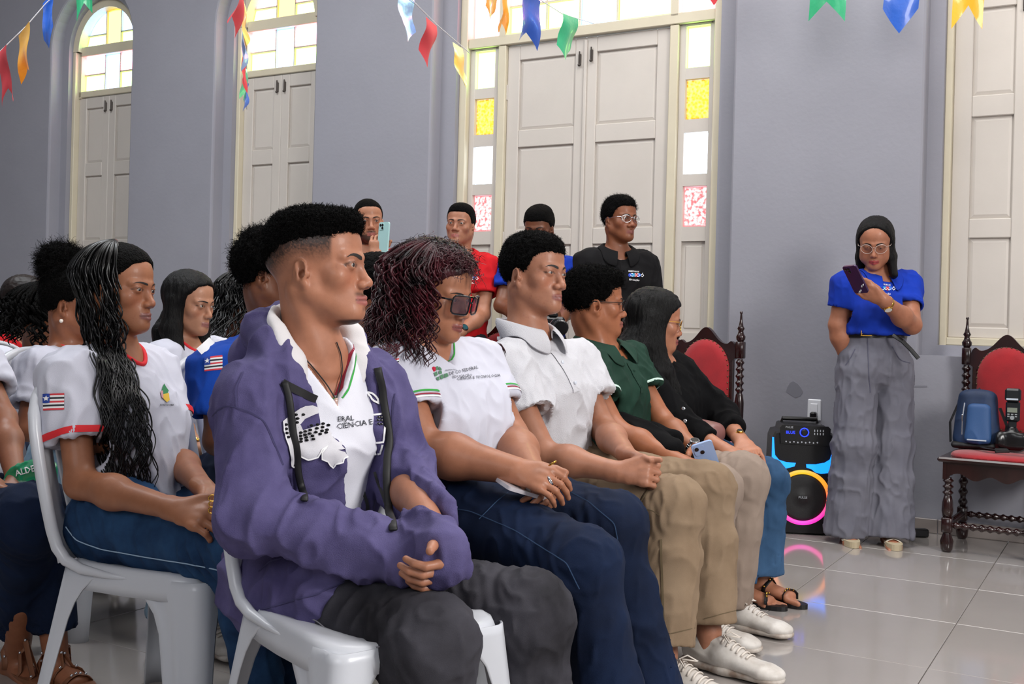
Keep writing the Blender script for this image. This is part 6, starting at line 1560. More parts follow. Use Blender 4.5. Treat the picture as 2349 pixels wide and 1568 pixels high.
b14 = figure('person in white shirt at the left edge, only a shoulder showing', J14, dict(h=.006, skin='#8e5c44', nobrow=1, hairstyle='short', hh=.008, top_cloth=dict(mat=whiteM, fold=.008, h=.009), legs=dict(mat=denimD, h=.011)))
# 21 brown-haired woman glimpsed between the green polo and the black cardigan
J21 = seated(.45, 5.0, -20, head=W(1418, 755, 4.85), neck=W(1412, 830, 4.87), shR=W(1365, 870, 4.75), shL=W(1475, 860, 4.98), headM=frame(-20, -10, 0))
b21 = figure('person with brown hair half hidden between green polo and black cardigan', J21, dict(h=.0055, hs=.9, fem=1, skin='#9a6248', nobrow=1, top_cloth=dict(mat=blackK, h=.009), legs=dict(mat=denimD, h=.011), hairstyle='long', hair_mat=M_BROWNHAIR, locks=110, len=.34, wave=.006, wave_n=4, lock_r=.007, pts=24, seg=4, hair_t=.014, lift=.006, spread=.04, jit=.01, cap_side=-.03, hh=.007))

# ------------------------------------------------------------ people standing at the door
def standing(px, d, yaw, tp, foot=1.0, sw=.160, **k):
    """head-top pixel tp fixes the height"""
    b = W(px, 745, d); b = V3(b[0], d, 0); H = W(px, tp, d)[2]; s = H / 1.72; M = frame(yaw); L = lambda r, f, z: b + (M[:, 0] * r + M[:, 1] * f) * s + ZU * z * s
    J = dict(pelvis=L(0, 0, .93), neck=L(0, -.005, 1.435), head=L(0, .015, 1.598), shR=L(sw, -.01, 1.375), shL=L(-sw, -.01, 1.375), elR=L(sw + .06, -.02, 1.10), elL=L(-sw - .06, -.02, 1.10), wrR=L(.05, .19, .98), wrL=L(-.05, .20, .97),
             hipR=L(.085, 0, .90), hipL=L(-.085, 0, .90), knR=L(.10, .02, .49), knL=L(-.10, .02, .49), anR=L(.11, 0, .085), anL=L(-.11, 0, .085), headM=frame(yaw))
    J.update(k); return J
st_cloth = lambda m, **k: dict(dict(mat=m, name='polo_shirt', w=(.165, .15, .175), d=(.115, .110, .118), sleeve=.60, fit=.020, flare=1.12, hem=-.08, fold=.008, h=.0065), **k)
dk = mat('dark_trousers', '#1a1c24', rough=.85)
def logo(f, x, y, k=1.0, up=True):
    """small municipal badge on the chest: two white lines of lettering round four coloured discs"""
    B = f.sbvh; cs = ['#2a4fd0', '#22a0d8', '#d0222c', '#2a6fe0']
    for i, c in enumerate(cs): pxdots('badge_disc', B, [(x + (i - 1.5) * 7.2 * k, y)], 4.2 * k, 4.8 * k, mat('badge_' + c[1:], c, rough=.7), f.root, .003)
    pxtext('badge_lettering', B, 'PREFEITURA DE', x - 15 * k, y - 8 * k, 3.6 * k, M_WHITE, f.root, -4, .003, True, .75)
    pxtext('badge_lettering', B, 'CODÓ', x - 12 * k, y + 3 * k, 8 * k, M_WHITE, f.root, -3, .0045, True, 1.0)
    pxtext('badge_lettering', B, 'EDUCAÇÃO', x - 13 * k, y + 12 * k, 3.8 * k, M_WHITE, f.root, -6, .003, True, .85)
# 15 bearded man filming with a phone
J15 = standing(838, 5.9, -78, 458, headM=frame(-74, -3, 4)); J15['elL'] = W(905, 640, 5.75); J15['wrL'] = W(858, 592, 5.52); J15['elR'] = W(800, 680, 5.7); J15['wrR'] = W(850, 620, 5.5)
J15['handL'] = dict(d=nrm(V3(.10, .1, 1)), n=nrm(V3(-.2, -.9, -.1)), t=1, curl=(25, 40, 25), spread=6, thumb=(.7, .6, .2))
b15 = figure('bearded person in red shirt smiling and holding up a phone', J15, dict(h=.0048, skin='#a5745c', beard=.88, moust=.9, lip='#a05a55', hairstyle='short', hair_t=.003, hair_low=-.04, side_z=.006, front_z=.072, curl=.001, hh=.0045, top_cloth=st_cloth(redM), legs=dict(mat=dk, r=(.09, .07, .06, .06), h=.01)))
phone('smartphone', 'pale mint phone raised by the bearded person', W(880, 545, 5.50), nrm(V3(.75, -.65, 0)), nrm(V3(.03, .05, 1)), mat('mint_phone', '#a9d0cf', rough=.3), w=.074, h=.158, lenses=3)
# 16 man in the red polo with hands joined
J16 = standing(1052, 6.05, -95, 468, headM=frame(-104, 2, -2)); J16['elL'] = W(1108, 720, 5.95); J16['wrL'] = W(1055, 762, 5.75); J16['elR'] = W(985, 730, 5.95); J16['wrR'] = W(1020, 775, 5.72)
J16['handL'] = dict(d=nrm(V3(-.8, -.2, -.5)), n=nrm(V3(0, -.9, .3)), t=1, curl=(25, 30, 20))
b16 = figure('person in red polo with a dark watch, standing left of the door', J16, dict(h=.0048, skin='#a0705a', hs=.97, nose=1.1, hairstyle='short', hair_t=.003, hair_low=-.045, side_z=.010, front_z=.064, top=.008, curl=.0015, hh=.0045, gaze=(0, 0), top_cloth=st_cloth(redM), legs=dict(mat=dk, r=(.09, .07, .06, .06), h=.01)))
safe(lambda f: (polo_collar(f, redM, h=.026, w=.040), logo(f, 1078, 638, .9), wrist_watch(f, 'L', M_BLACKPL, mat('teal_dial', '#1d4a52', rough=.2), .030, .02, V3(0, -1, .1), fr=.020, band_w=.014)), b16)
# 17 man in blue, behind, bending over a camera
J17 = standing(1232, 6.0, -95, 474, headM=frame(-108, -16, 0)); J17['elL'] = W(1310, 700, 5.9); J17['wrL'] = W(1282, 740, 5.62); J17['elR'] = W(1150, 700, 5.9); J17['wrR'] = W(1240, 745, 5.62)
J17['handL'] = dict(d=nrm(V3(-.6, -.6, .3)), n=nrm(V3(.3, -.6, -.5)), t=1, curl=(30, 40, 25)); 
b17 = figure('person in royal blue shirt looking down, behind the white polo', J17, dict(h=.005, skin='#6d4431', hairstyle='short', hair_t=.006, hair_low=-.035, side_z=.012, front_z=.052, curl=.002, top=.004, hh=.0045, top_cloth=st_cloth(royM), legs=dict(mat=dk, r=(.09, .07, .06, .06), h=.01)))
# 18 young man in the black polo
J18 = standing(1412, 5.75, -78, 452, headM=frame(-58, 0, 0)); J18['elR'] = W(1330, 740, 5.7); J18['elL'] = W(1500, 735, 5.75)
b18 = figure('person in black polo and thin glasses standing before the double door', J18, dict(h=.0048, skin='#7f4f38', lip='#7a3f3a', lips=1.1, nose=1.15, hairstyle='short', hair_t=.005, top=.012, hair_low=-.05, side_z=.006, front_z=.064, fuzz=2500, fuzz_l=.008, curl=.003, curl_f=130, hh=.0045, top_cloth=st_cloth(cloth('black_polo', '#09080a', col2='#0e0d10')), legs=dict(mat=dk, r=(.09, .07, .06, .06), h=.01)))
safe(lambda f: (polo_collar(f, _mats['black_polo'], h=.028, w=.044), logo(f, 1455, 631, .95), spectacles(f, M_SILVER, M_LENS, w=.0255, hgt=.019, thick=.0011, round_=True), placket(f, _mats['black_polo'], -.07, -.2, .03, 2)), b18)
# 19 woman reading from her phone
J19 = standing(2012, 5.3, -92, 494, headM=frame(-112, -20, 0)); L19 = lambda x, y, d: W(x, y, d)
J19.update(pelvis=W(2008, 830, 5.3), neck=W(2012, 628, 5.3), head=W(2008, 556, 5.26), shR=W(1940, 650, 5.26), shL=W(2082, 650, 5.34), elR=W(1922, 745, 5.28), wrR=W(1940, 824, 5.31), elL=W(2092, 745, 5.18), wrL=W(2026, 688, 4.98),
           hipR=W(1965, 850, 5.28), hipL=W(2045, 850, 5.32), knR=W(1958, 1020, 5.24), knL=W(2045, 1020, 5.28), anR=W(1945, 1208, 5.26), anL=W(2040, 1215, 5.22))
J19['toeR'] = nrm(V3(-.15, -1, 0)); J19['toeL'] = nrm(V3(-.12, -1, 0))
J19['handL'] = dict(d=nrm(V3(-.88, .05, .45)), n=nrm(V3(-.25, -.85, -.45)), t=1, curl=(18, 35, 20), spread=3, thumb=(.3, .95, -.1), size=1.05)
o19 = dict(h=.0042, hs=.98, fem=1, bulk=1.05, chub=1, wide=1.04, skin='#a26e57', lip='#a8333f', lips=1.05, eye=.35, gaze=(0, -25), brow=1.2, arm_r=.047, neck_r=.050, barefoot=1, top_cloth=dict(mat=royM, name='polo_shirt', w=(.168, .150, .175), d=(.125, .115, .118), sleeve=.58, fit=.012, flare=1.04, hem=.135, bust=1.15, fold=.006, h=.0055),
           legs=dict(name='wide_trousers', mat=cloth('grey_suiting', '#70707a', col2='#64646f', vscale=5), r=(.098, .095, .098, .112), hr=.112, k=.012, ww=1.05, waist=.150, hemz=-.035, h=.007, crease=.006, fold=.010, ff=(14, 14, 2.2)),
           hairstyle='sheet', hair_t=.010, front_z=.090, w0=.03, ear_y=.030, hh=.0045, falls=[((0, -.06, -.02), [(0, -.02, .12, .080, .035)]), ((.064, -.005, .01), [(.004, -.015, .08, .028, .022), (.010, -.03, .15, .026, .018)]), ((-.064, .0, .01), [(-.010, .0, .08, .036, .024), (-.026, .005, .165, .032, .018)])])
b19 = figure('person in royal blue polo and wide grey trousers reading from a phone', J19, o19)
def _d19(f):
    polo_collar(f, royM, h=.026, w=.044, tip=.05); logo(f, 2031, 662, 1.0); wrist_watch(f, 'L', M_GOLD, mat('white_dial', '#e8e6e0', rough=.2), .033, .035, V3(-.6, -.8, 0), fr=.020, band_w=.011)
    spectacles(f, mat('thin_clear_frame', '#c9b9b0', rough=.2), M_LENS, w=.027, hgt=.022, thick=.0010, round_=True)
    J = f.J; pel, up = J['pelvis'], f.up; hips = nrm(J['hipR'] - J['hipL']); fw = np.cross(up, hips); c = pel + up * .136; n = 60; V = []
    for z in (-.017, .017):
        for i in range(n):
            a = 2 * math.pi * i / n; d = hips * math.cos(a) + fw * math.sin(a); h = f.lbvh.ray_cast(Vector(c + up * (-.012) + d * .4), Vector(-d), .4); r = (.4 - h[3]) if h[0] is not None else .15; V.append(c + up * z + d * (r + .006))
    o = obj('belt', V, [(i, (i + 1) % n, n + (i + 1) % n, n + i) for i in range(n)], mat('black_leather', '#0e0e10', rough=.35), f.root)
    p = hit(obvh(o), 1987, 763, .004) 
    if p is not None:
        b = MB(); 
        for (x, z, w_, h_) in ((0, .013, .055, .004), (0, -.013, .055, .004), (-.026, 0, .004, .03), (.026, 0, .004, .03), (0, 0, .055, .012)): b.box(p + hips * -x + up * z, (w_, .006, h_), M=np.stack([RGT, V3(0, 1, 0), UPV], 1), bev=.001)
        b.build('buckle', M_GOLD, o)
    b = MB(); P = [W(2048, 768, 5.16), W(2070, 782, 5.12), W(2088, 800, 5.10), W(2107, 822, 5.08)]; b.tube(P, .010, 8, flat=.25, up=V3(0, 1, 0)); b.build('belt_end', _mats['black_leather'], f.root)
    M_CR = mat('trouser_seam', '#4f4f60', rough=.9)
    for P in ([(1962, 800), (1952, 820), (1940, 838)], [(2046, 795), (2055, 812), (2066, 828), (2088, 832)], [(1990, 770), (1992, 850), (1996, 900)]): seam('trouser_pleat', f.lbvh, P, .004, M_CR, f.root, .002)
    for ang, (x, y) in ((0, (1978, 655)), (0, (1973, 668))): finger_ring(f, W(x, y, 4.90), V3(-.9, 0, .4), M_SILVER, .0095)
safe(_d19, b19)
phone('smartphone', 'purple phone held by the person in the royal blue polo', W(1963, 640, 4.93), nrm(V3(.55, -.75, .05)), nrm(V3(-.55, -.25, .75)), mat('purple_phone', '#3a2348', rough=.25), w=.074, h=.150, lenses=3)

for f, nm in ((b10, 'R'), (b10, 'L')): shoe(f, nm, size=.98, label='white canvas sneaker with loose beige laces')
M_TAN = mat('tan_leather', '#7d4f35', rough=.5); M_ST = mat('crystal_stud', '#d7d9de', rough=.12, metal=.9)
for nm in 'RL': sandal(b13, nm, M_TAN, M_TAN, [(.11, .13, .009), (.055, .075, .006), (-.01, .01, .009)], 0, M_ST)
M_CS = mat('pale_sandal', '#b8a98c', rough=.5)
for nm in 'RL': sandal(b19, nm, mat('clear_strap', '#d6cbb8', rough=.2), M_CS, [(.09, .10, .014)], .012)
for f in (b6, b7, b8, b9, b11, b12, b14, b20, b21):
    for nm in 'RL': shoe(f, nm)
for f in (b15, b16, b17, b18):
    for nm in 'RL': shoe(f, nm, mt=mat('dark_shoe', '#1a1a1d', rough=.4), sole_m=M_BLACK)
# ------------------------------------------------------------ white stacking chairs
M_PP = mat('white_plastic', '#c6c9d0', rough=.28, spec=.5, bump=.05, bscale=8, bdist=.003)
def _leg(mb, sx, sy, front):
    """one corner leg: a rounded channel, wide where it meets the seat, splayed at the foot"""
    rings = []; n = 17
    Z = [.405, .385, .36, .33, .29, .24, .16, .08, .0]
    side = ([.20, .175, .145, .120, .105, .098, .088, .080, .072] if front else [.13, .10, .08, .066, .058, .055, .050, .046, .044]); fr = [.16, .12, .09, .07, .06, .055, .050, .047, .044]
    for z, a, b in zip(Z, side, fr):
        sp = (0.405 - z) / .405; X = (.188 + .034 * sp) if front else (.205 + .065 * sp); Y = .197 + .048 * sp; ring = []
        r = .034
        for i in range(n):
            t = i / (n - 1)
            if t < .4: x = X - r - (a - r) * (1 - t / .4); y = Y + (.004 * math.cos(t / .4 * 6.28 * 1.5) if front else 0)
            elif t < .6: u = (t - .4) / .2 * math.pi / 2; x = X - r + r * math.sin(u); y = Y - r + r * math.cos(u)
            else: x = X; y = Y - r - (b - r) * (t - .6) / .4
            ring.append(((x if front else -x), y, z))
        rings.append(ring)
    v = np.array(rings).reshape(-1, 3) * V3(1, sy, 1); f = [(j * n + i, j * n + i + 1, (j + 1) * n + i + 1, (j + 1) * n + i) for j in range(len(Z) - 1) for i in range(n - 1)]; mb.add(v, f)
def make_chair(label):
    t = thing('plastic_chair', label, 'chair', (0, 0, 0), 'white plastic chairs of the audience')
    V = [V3(-.02, 0, .406)]; n = 48; prof = [(.3, .406), (.6, .410), (.8, .416), (.92, .421), (.975, .418), (1.0, .408), (1.012, .385), (1.018, .360)]
    for s_, z in prof:
        for i in range(n):
            a = 2 * math.pi * i / n; ca, sa = math.cos(a), math.sin(a); p = 5; r = 1 / (abs(ca) ** p + abs(sa) ** p) ** (1 / p); x = ca * r * .205 * s_; y = sa * r * .205 * s_
            V.append(V3(-.012 + x, y * (1 - .06 * (x < 0) * abs(x) / .2), z - (.012 * max(x - .12, 0) / .085 if s_ < 1.005 else 0)))
    Fc = [(0, 1 + i, 1 + (i + 1) % n) for i in range(n)] + [(1 + k * n + i, 1 + (k + 1) * n + i, 1 + (k + 1) * n + (i + 1) % n, 1 + k * n + (i + 1) % n) for k in range(len(prof) - 1) for i in range(n)]
    o = obj('seat', V, Fc, M_PP, t); m = o.modifiers.new('t', 'SOLIDIFY'); m.thickness = .005; m.offset = -1
    # backrest: a curved plate with upright slots between rounded side rails
    nz, ny = 16, 21; V = []
    def bp(u, w, d=0):        # u -1..1 across, w 0..1 up
        hw = (.200 + .012 * math.sin(w * 3.1)) * (1 - .22 * max(0, w - .80) / .2 * max(0, w - .80) / .2 * 4 * .25); z = .415 + w * .455 - .035 * (abs(u) ** 4) * (w ** 6) * 1.5
        x = -.205 - .105 * w - .040 * (1 - u * u) * (.35 + .65 * math.sin(min(w * 1.5, 1) * math.pi / 2)); return V3(x - d, u * hw, z)
    for j in range(nz):
        for i in range(ny): V.append(bp(-1 + 2 * i / (ny - 1), j / (nz - 1)))
    Fc = []
    for j in range(nz - 1):
        for i in range(ny - 1):
            if 3 <= j <= 11 and i in (3, 6, 9, 10, 13, 16): continue
            Fc.append((j * ny + i, j * ny + i + 1, (j + 1) * ny + i + 1, (j + 1) * ny + i))
    o = obj('backrest', V, Fc, M_PP, t); m = o.modifiers.new('t', 'SOLIDIFY'); m.thickness = .006; m.offset = 0
    P = [V3(.02, -.200, .398), V3(-.08, -.204, .400), V3(-.15, -.206, .406), V3(-.19, -.204, .418)] + [bp(-1, w) for w in np.linspace(.06, .90, 9)] + [bp(u, .985 + .015 * (1 - abs(u))) for u in np.linspace(-.88, .88, 9)] + [bp(1, w) for w in np.linspace(.90, .06, 9)] + [V3(-.19, .204, .418), V3(-.15, .206, .406), V3(-.08, .204, .400), V3(.02, .200, .398)]
    for _ in range(2): P = [P[0]] + [(P[i - 1] + 2 * P[i] + P[i + 1]) / 4 for i in range(1, len(P) - 1)] + [P[-1]]
    r = MB(); r.tube(P, [.004, .008, .012, .0135] + [.0145] * (len(P) - 8) + [.0135, .012, .008, .004], 10); r.build('back_rim', M_PP, t, True)
    for fr in (True, False):
        for sy in (1, -1):
            mb = MB(); _leg(mb, 1, sy, fr); o = mb.build('leg', M_PP, t, True); m = o.modifiers.new('t', 'SOLIDIFY'); m.thickness = .004; m.offset = 0
    return t
proto = make_chair('white plastic chair')
def place_chair(f, label, yaw, fwd=-.02, first=False, dx=0, dy=0):
    p = f.J['pelvis']; r = proto
    if not first:
        r = proto.copy(); COL.objects.link(r)
        for ch in proto.children:
            c = ch.copy(); COL.objects.link(c); c.parent = r
    a = math.radians(yaw); r.location = (p[0] + math.cos(a) * fwd + dx, p[1] + math.sin(a) * fwd + dy, 0); r.rotation_euler = (0, 0, a); r['label'] = label; return r
place_chair(b1, 'white plastic chair under the person in the purple-blue hoodie', -51, .0, True); proto.location = (-.262, 2.20, 0)
for f, l, yw in ((b2, 'white plastic chair under the person with burgundy curls', -31), (b3, 'white plastic chair under the person in the white polo', -31), (b4, 'white plastic chair under the person in the green polo', -30), (b5, 'white plastic chair under the person in the black cardigan', -30),
             (b6, 'white plastic chair under the person with long wet curls', -20), (b7, 'white plastic chair under the person in the blue jersey', -30), (b8, 'white plastic chair under the person with straight dark hair and red collar', -30), (b9, 'white plastic chair under the person with loose black curls', -30),
             (b10, 'white plastic chair under the person with the curly bun', -30), (b12, 'white plastic chair under the person with bushy curls and grey top', -30), (b11, 'white plastic chair under the person with the ponytail', -30), (b13, 'white plastic chair under the person in studded sandals', -30),
             (b14, 'white plastic chair at the far left edge under the person in white', -30), (b20, 'white plastic chair under the person in the black t-shirt', -30), (b21, 'white plastic chair under the brown-haired person', -30)): place_chair(f, l, yw, .09).location = (-.785, 2.67, 0) if f is b6 else tuple(f.J['pelvis'][:2] + .09 * V3(math.cos(math.radians(yw)), math.sin(math.radians(yw)), 0)[:2]) + (0,)

# ------------------------------------------------------------ carved chairs with red upholstery
M_MAH = mat('dark_mahogany', '#2a0d0b', rough=.25, coat=.4, col2='#170707', vscale=12, stretch=(1, 1, .25)); M_VEL = mat('red_velvet', '#a3101c', rough=.8, sheen=.3, bump=.4, bscale=500, col2='#8d0c18', vscale=7); M_NAIL = mat('brass_nail', '#6d5a44', rough=.35, metal=.9)
def turned(z0, z1, n=5, r=.021, axis=False):
    """bobbin turning between z0 and z1"""
    P = []; L = z1 - z0
    for k in range(n):
        a = z0 + L * k / n; d = L / n; P += [(a, r * .62), (a + d * .18, r * .70), (a + d * .38, r * 1.0), (a + d * .55, r * 1.02), (a + d * .75, r * .72), (a + d * .88, r * .60)]
    return P + [(z1, r * .7)]
def carved_chair(loc, yaw, label):
    t = thing('carved_chair', label, 'chair', loc, 'carved chairs with red upholstery'); a = math.radians(yaw); fx = V3(math.cos(a), math.sin(a), 0); rx = V3(math.sin(a), -math.cos(a), 0); b = np.array(loc, float)
    L = lambda x, y, z: b + rx * x + fx * y + ZU * z; R = np.stack([rx, fx, ZU], 1); w = .185; D = .20
    for s in (-1, 1):
        m = MB(); m.lathe(L(s * w, -D, 0), ZU, [(0, .018), (.012, .026), (.05, .030), (.085, .020)], 14); m.box(L(s * w, -D, .125), (.046, .046, .07), M=R, bev=.004); m.lathe(L(s * w, -D, 0), ZU, turned(.16, .36, 4, .022), 14); m.box(L(s * w, -D, .42), (.046, .046, .11), M=R, bev=.004)
        m.lathe(L(s * w, -D, 0), ZU, [(.475, .016), (.50, .024), (.52, .018), (.56, .022), (.64, .024), (.68, .018)] + turned(.69, .86, 5, .021), 14); m.box(L(s * w, -D, .905), (.040, .040, .085), M=R, bev=.004)
        m.lathe(L(s * w, -D, 0), ZU, [(.947, .014), (.958, .022), (.972, .024), (.985, .016), (1.00, .012), (1.012, .019), (1.024, .012), (1.05, .007), (1.085, .0045), (1.09, .008), (1.098, .006)], 14); m.build('back_post', M_MAH, t, True)
        m = MB(); m.lathe(L(s * w, D, 0), ZU, [(0, .018), (.012, .026), (.05, .030), (.085, .018), (.09, .018)], 14); m.box(L(s * w, D, .125), (.046, .046, .07), M=R, bev=.004); m.lathe(L(s * w, D, 0), ZU, [(.16, .020), (.19, .026), (.23, .024), (.26, .017)] + turned(.262, .345, 3, .024), 14); m.build('leg', M_MAH, t, True)
        m = MB(); m.lathe(L(s * w, -D + .02, .125), fx, turned(0, 2 * D - .04, 9, .017), 10); m.build('stretcher', M_MAH, t, True)
    for y in (-D, D): m = MB(); m.lathe(L(-w + .02, y, .125), rx, turned(0, 2 * w - .04, 9, .017), 10); m.build('stretcher', M_MAH, t, True)
    # scalloped aprons and seat frame
    for y, ax, ln, org in ((D + .018, rx, 2 * w + .04, L(-w - .02, D + .016, 0)), (0, fx, 2 * D + .04, L(-w - .022, -D - .02, 0)), (0, fx, 2 * D + .04, L(w + .006, -D - .02, 0))):
        pts = [(0, .425), (0, .345)]; k = 40
        for i in range(k + 1): u = i / k; pts.append((ln * u, .362 - .012 * math.cos(u * 2 * math.pi * 3) - .012 * abs(math.sin(u * math.pi)) + (-.012 if u < .06 or u > .94 else 0)))
        pts += [(ln, .345), (ln, .425)]; clean = [pts[0]] + pts[2:-2] + [pts[-1]]
        nn = np.cross(ax, ZU); m = MB(); m.prism(clean[::-1], ax, ZU, org, nn * (1 if ax is rx else -1) * -1 if 0 else nn, .016); m.build('apron', M_MAH, t)
    m = MB(); m.box(L(0, 0, .430), (2 * w + .09, 2 * D + .085, .022), M=R, bev=.008); m.build('seat_frame', M_MAH, t)
    F = Field(); F.ell(L(0, .0, .436), V3(w + .015, D + .012, .034), R, .02, p=3.5); F.cutplane(L(0, 0, .436), -ZU, .5); v, q = F.mesh(.008); obj('seat_cushion', v, q, M_VEL, t)
    # back panel: crest rail with a hump and shoulders, side slips, bottom rail, red pad and nails
    yb = -D - .008; hw = w - .02; crest = []
    for i in range(41):
        u = -1 + i / 20; z = .93 + .085 * math.exp(-(u / .38) ** 2) + .018 * math.exp(-((abs(u) - .86) / .09) ** 2) - .02 * (abs(u) > .97); crest.append((u * hw, z))
    inner = [(x, .80 + .155 * math.sqrt(max(0, 1 - (x / (hw - .028)) ** 2)) if abs(x) < hw - .028 else .80) for x in np.linspace(hw - .028, -hw + .028, 25)]
    pl = crest + [(hw, .86), (hw - .028, .84)] + inner + [(-hw + .028, .84), (-hw, .86)]
    pl = crest + [(hw, .862)] + [(hw - .03, .84)] + inner[1:-1] + [(-hw + .03, .84), (-hw, .862)]
    m = MB(); m.prism(pl[::-1], rx, ZU, L(0, yb, 0), fx, .026); m.build('crest_rail', M_MAH, t)
    for s in (-1, 1): m = MB(); m.box(L(s * (hw - .022), yb + .013, .70), (.022, .022, .32), M=R, bev=.003); m.build('side_slip', M_MAH, t)
    m = MB(); bt = [(-hw, .55)] + [(hw * (-1 + 2 * i / 20), .512 + .010 * math.cos(i / 20 * 6.28 * 2)) for i in range(21)] + [(hw, .55)]; m.prism(bt, rx, ZU, L(0, yb, 0), fx, .024); m.build('bottom_rail', M_MAH, t)
    pw = hw - .030; pad = [(-pw, .545), (pw, .545), (pw, .80)] + [(pw * math.cos(u), .80 + .155 * math.sin(u)) for u in np.linspace(0, math.pi, 19)[1:-1]] + [(-pw, .80)]
    c0 = V3(0, 0, 0); P = np.array(pad); cc = P.mean(0); V = []
    for k, (sc, dp) in enumerate(((1.0, .014), (.985, .030), (.93, .040), (.6, .047), (.0, .049))):
        for p in P: q2 = cc + (p - cc) * sc; V.append(L(q2[0], yb + dp, q2[1]))
    n = len(P); fc = [(k * n + i, k * n + (i + 1) % n, (k + 1) * n + (i + 1) % n, (k + 1) * n + i) for k in range(4) for i in range(n)]; fc += [tuple(range(n))]
    for sg in (1, -1):
        if sg < 0: V2 = [p for p in V]; V2 = [L((p - b) @ rx, 2 * (yb + .013) - (p - b) @ fx, p[2] - b[2]) for p in V]; obj('back_pad', V2, fc, M_VEL, t)
        else: pd = obj('back_pad', V, fc, M_VEL, t)
    m = MB(); per = []
    for i in range(n):
        a0, a1 = P[i], P[(i + 1) % n]; k = max(1, int(np.linalg.norm(a1 - a0) / .03)); per += [lerp(a0, a1, j / k) for j in range(k)]
    for p in per: q2 = cc + (p - cc) * .975; m.ball(L(q2[0], yb + .034, q2[1]), .0042, 5)
    m.build('nail', M_NAIL, pd); pd.children[0]['kind'] = 'stuff'; return t
carved_chair((2.31, 5.14, 0), -122, 'carved dark chair with red upholstery holding the backpack and camera')
carved_chair((.875, 5.40, 0), -128, 'carved dark chair with red back beside the person in the black cardigan')
carved_chair((-.13, 6.15, 0), -112, 'carved dark chair mostly hidden behind the white polo')

# backpack on the carved chair
M_BP = mat('blue_nylon', '#1b3358', rough=.6, bump=.4, bscale=700, col2='#142744', vscale=9); M_BN = mat('black_nylon', '#0b0b0e', rough=.6)
bp = thing('backpack', 'blue and black backpack upright on the red carved chair', 'backpack', (2.23, 5.18, .468)); a = math.radians(-122); fx = V3(math.cos(a), math.sin(a), 0); rx = V3(math.sin(a), -math.cos(a), 0); R = np.stack([rx, fx, ZU], 1)
B0 = V3(2.225, 5.19, .468); L = lambda x, y, z: B0 + rx * x + fx * y + ZU * z
def part(F, name, m, root, h=.005, fold=.004): v, q = F.mesh(h); v = fold_noise(v, vnormals(v, q), fold, (16, 16, 8), 3.0); return obj(name, v, q, m, root)
F = Field(); F.cap(L(0, 0, .055), L(0, -.01, .235), (.105, .062), (.085, .050), side=rx, k=.03, p=2.8); part(F, 'main_bag', M_BP, bp)
F = Field(); F.cap(L(-.015, .055, .06), L(-.015, .045, .19), (.058, .032), (.050, .028), side=rx, k=.02, p=3); part(F, 'front_pocket', mat('blue_nylon_light', '#2a4f80', rough=.55, bump=.4, bscale=700), bp)
F = Field(); F.cap(L(-.09, .02, .02), L(.09, .02, .018), (.05, .018), (.05, .018), side=fx, k=.02); part(F, 'base', M_BN, bp)
m = MB(); m.tube([L(.052, .075, .07), L(.052, .070, .15), L(.046, .062, .22)], .004, 6); m.box(L(.052, .082, .15), (.006, .006, .03), M=R, bev=.001); m.build('zip', M_SILVER, bp)
m = MB(); m.box(L(-.015, .092, .05), (.085, .003, .006), M=R); m.build('reflective_strip', mat('reflective_strip', '#b9c3cf', rough=.3), bp)
m = MB(); m.tube([L(-.10, .0, .20), L(-.135, .02, .12), L(-.13, .03, .04), L(-.15, .08, .012), L(-.10, .12, .010)], .012, 8, flat=.3); m.tube([L(.09, -.03, .21), L(.12, .0, .12), L(.11, .03, .03)], .012, 8, flat=.3); m.tube([L(-.02, -.04, .255), L(0, -.05, .285), L(.02, -.04, .255)], .007, 6); m.build('strap', M_BN, bp)
# camera with flash on the carved chair
cm = thing('camera', 'black camera with upright flash on the red carved chair', 'camera', (2.32, 5.04, .475)); C0 = V3(2.335, 5.06, .475); L = lambda x, y, z: C0 + rx * x + fx * y + ZU * z
F = Field(); F.ell(L(0, 0, .048), V3(.070, .034, .044), R, .01, p=4); F.ell(L(.050, .018, .045), V3(.022, .030, .042), R, .015); F.cap(L(0, 0, .088), L(0, 0, .100), (.030, .026), (.022, .020), side=rx, k=.015); part(F, 'camera_body', M_BLACKPL, cm, .004, 0)
m = MB(); m.lathe(L(-.012, -.03, .045), -fx, [(0, .034), (.03, .034), (.034, .038), (.07, .038), (.075, .033)], 20); m.build('lens', M_BLACKPL, cm)
fl = MB(); fl.box(L(0, 0, .125), (.034, .026, .03), M=R, bev=.004); fl.box(L(0, 0, .185), (.060, .036, .095), M=R, bev=.008); fl.box(L(0, .004, .262), (.066, .050, .060), M=R, bev=.009); F_ = fl.build('flash', mat('dark_grey_plastic', '#15191c', rough=.35), cm)
m = MB(); m.box(L(0, .020, .192), (.042, .003, .022), M=R); m.build('flash_screen', mat('lcd_green', '#7d8578', rough=.3), F_)
m = MB()
for i in range(3):
    for j in range(2): m.box(L(-.016 + .016 * i, .020, .172 - .010 * j), (.010, .003, .005), M=R, bev=.001)
m.lathe(L(0, .018, .156), fx, [(0, .010), (.004, .009)], 16); m.build('flash_button', mat('grey_button', '#8f9598', rough=.4), F_)
m = MB(); m.box(L(0, .030, .243), (.050, .002, .008), M=R); m.build('flash_reflector', mat('reflective_strip', '#b9c3cf'), F_)
m = MB(); m.tube([L(-.07, .01, .07), L(-.09, .06, .03), L(-.05, .10, .012), L(.02, .11, .010), L(.10, .08, .012), L(.13, .03, .014)], .011, 8, flat=.2, up=ZU); m.build('neck_strap', M_BN, cm)
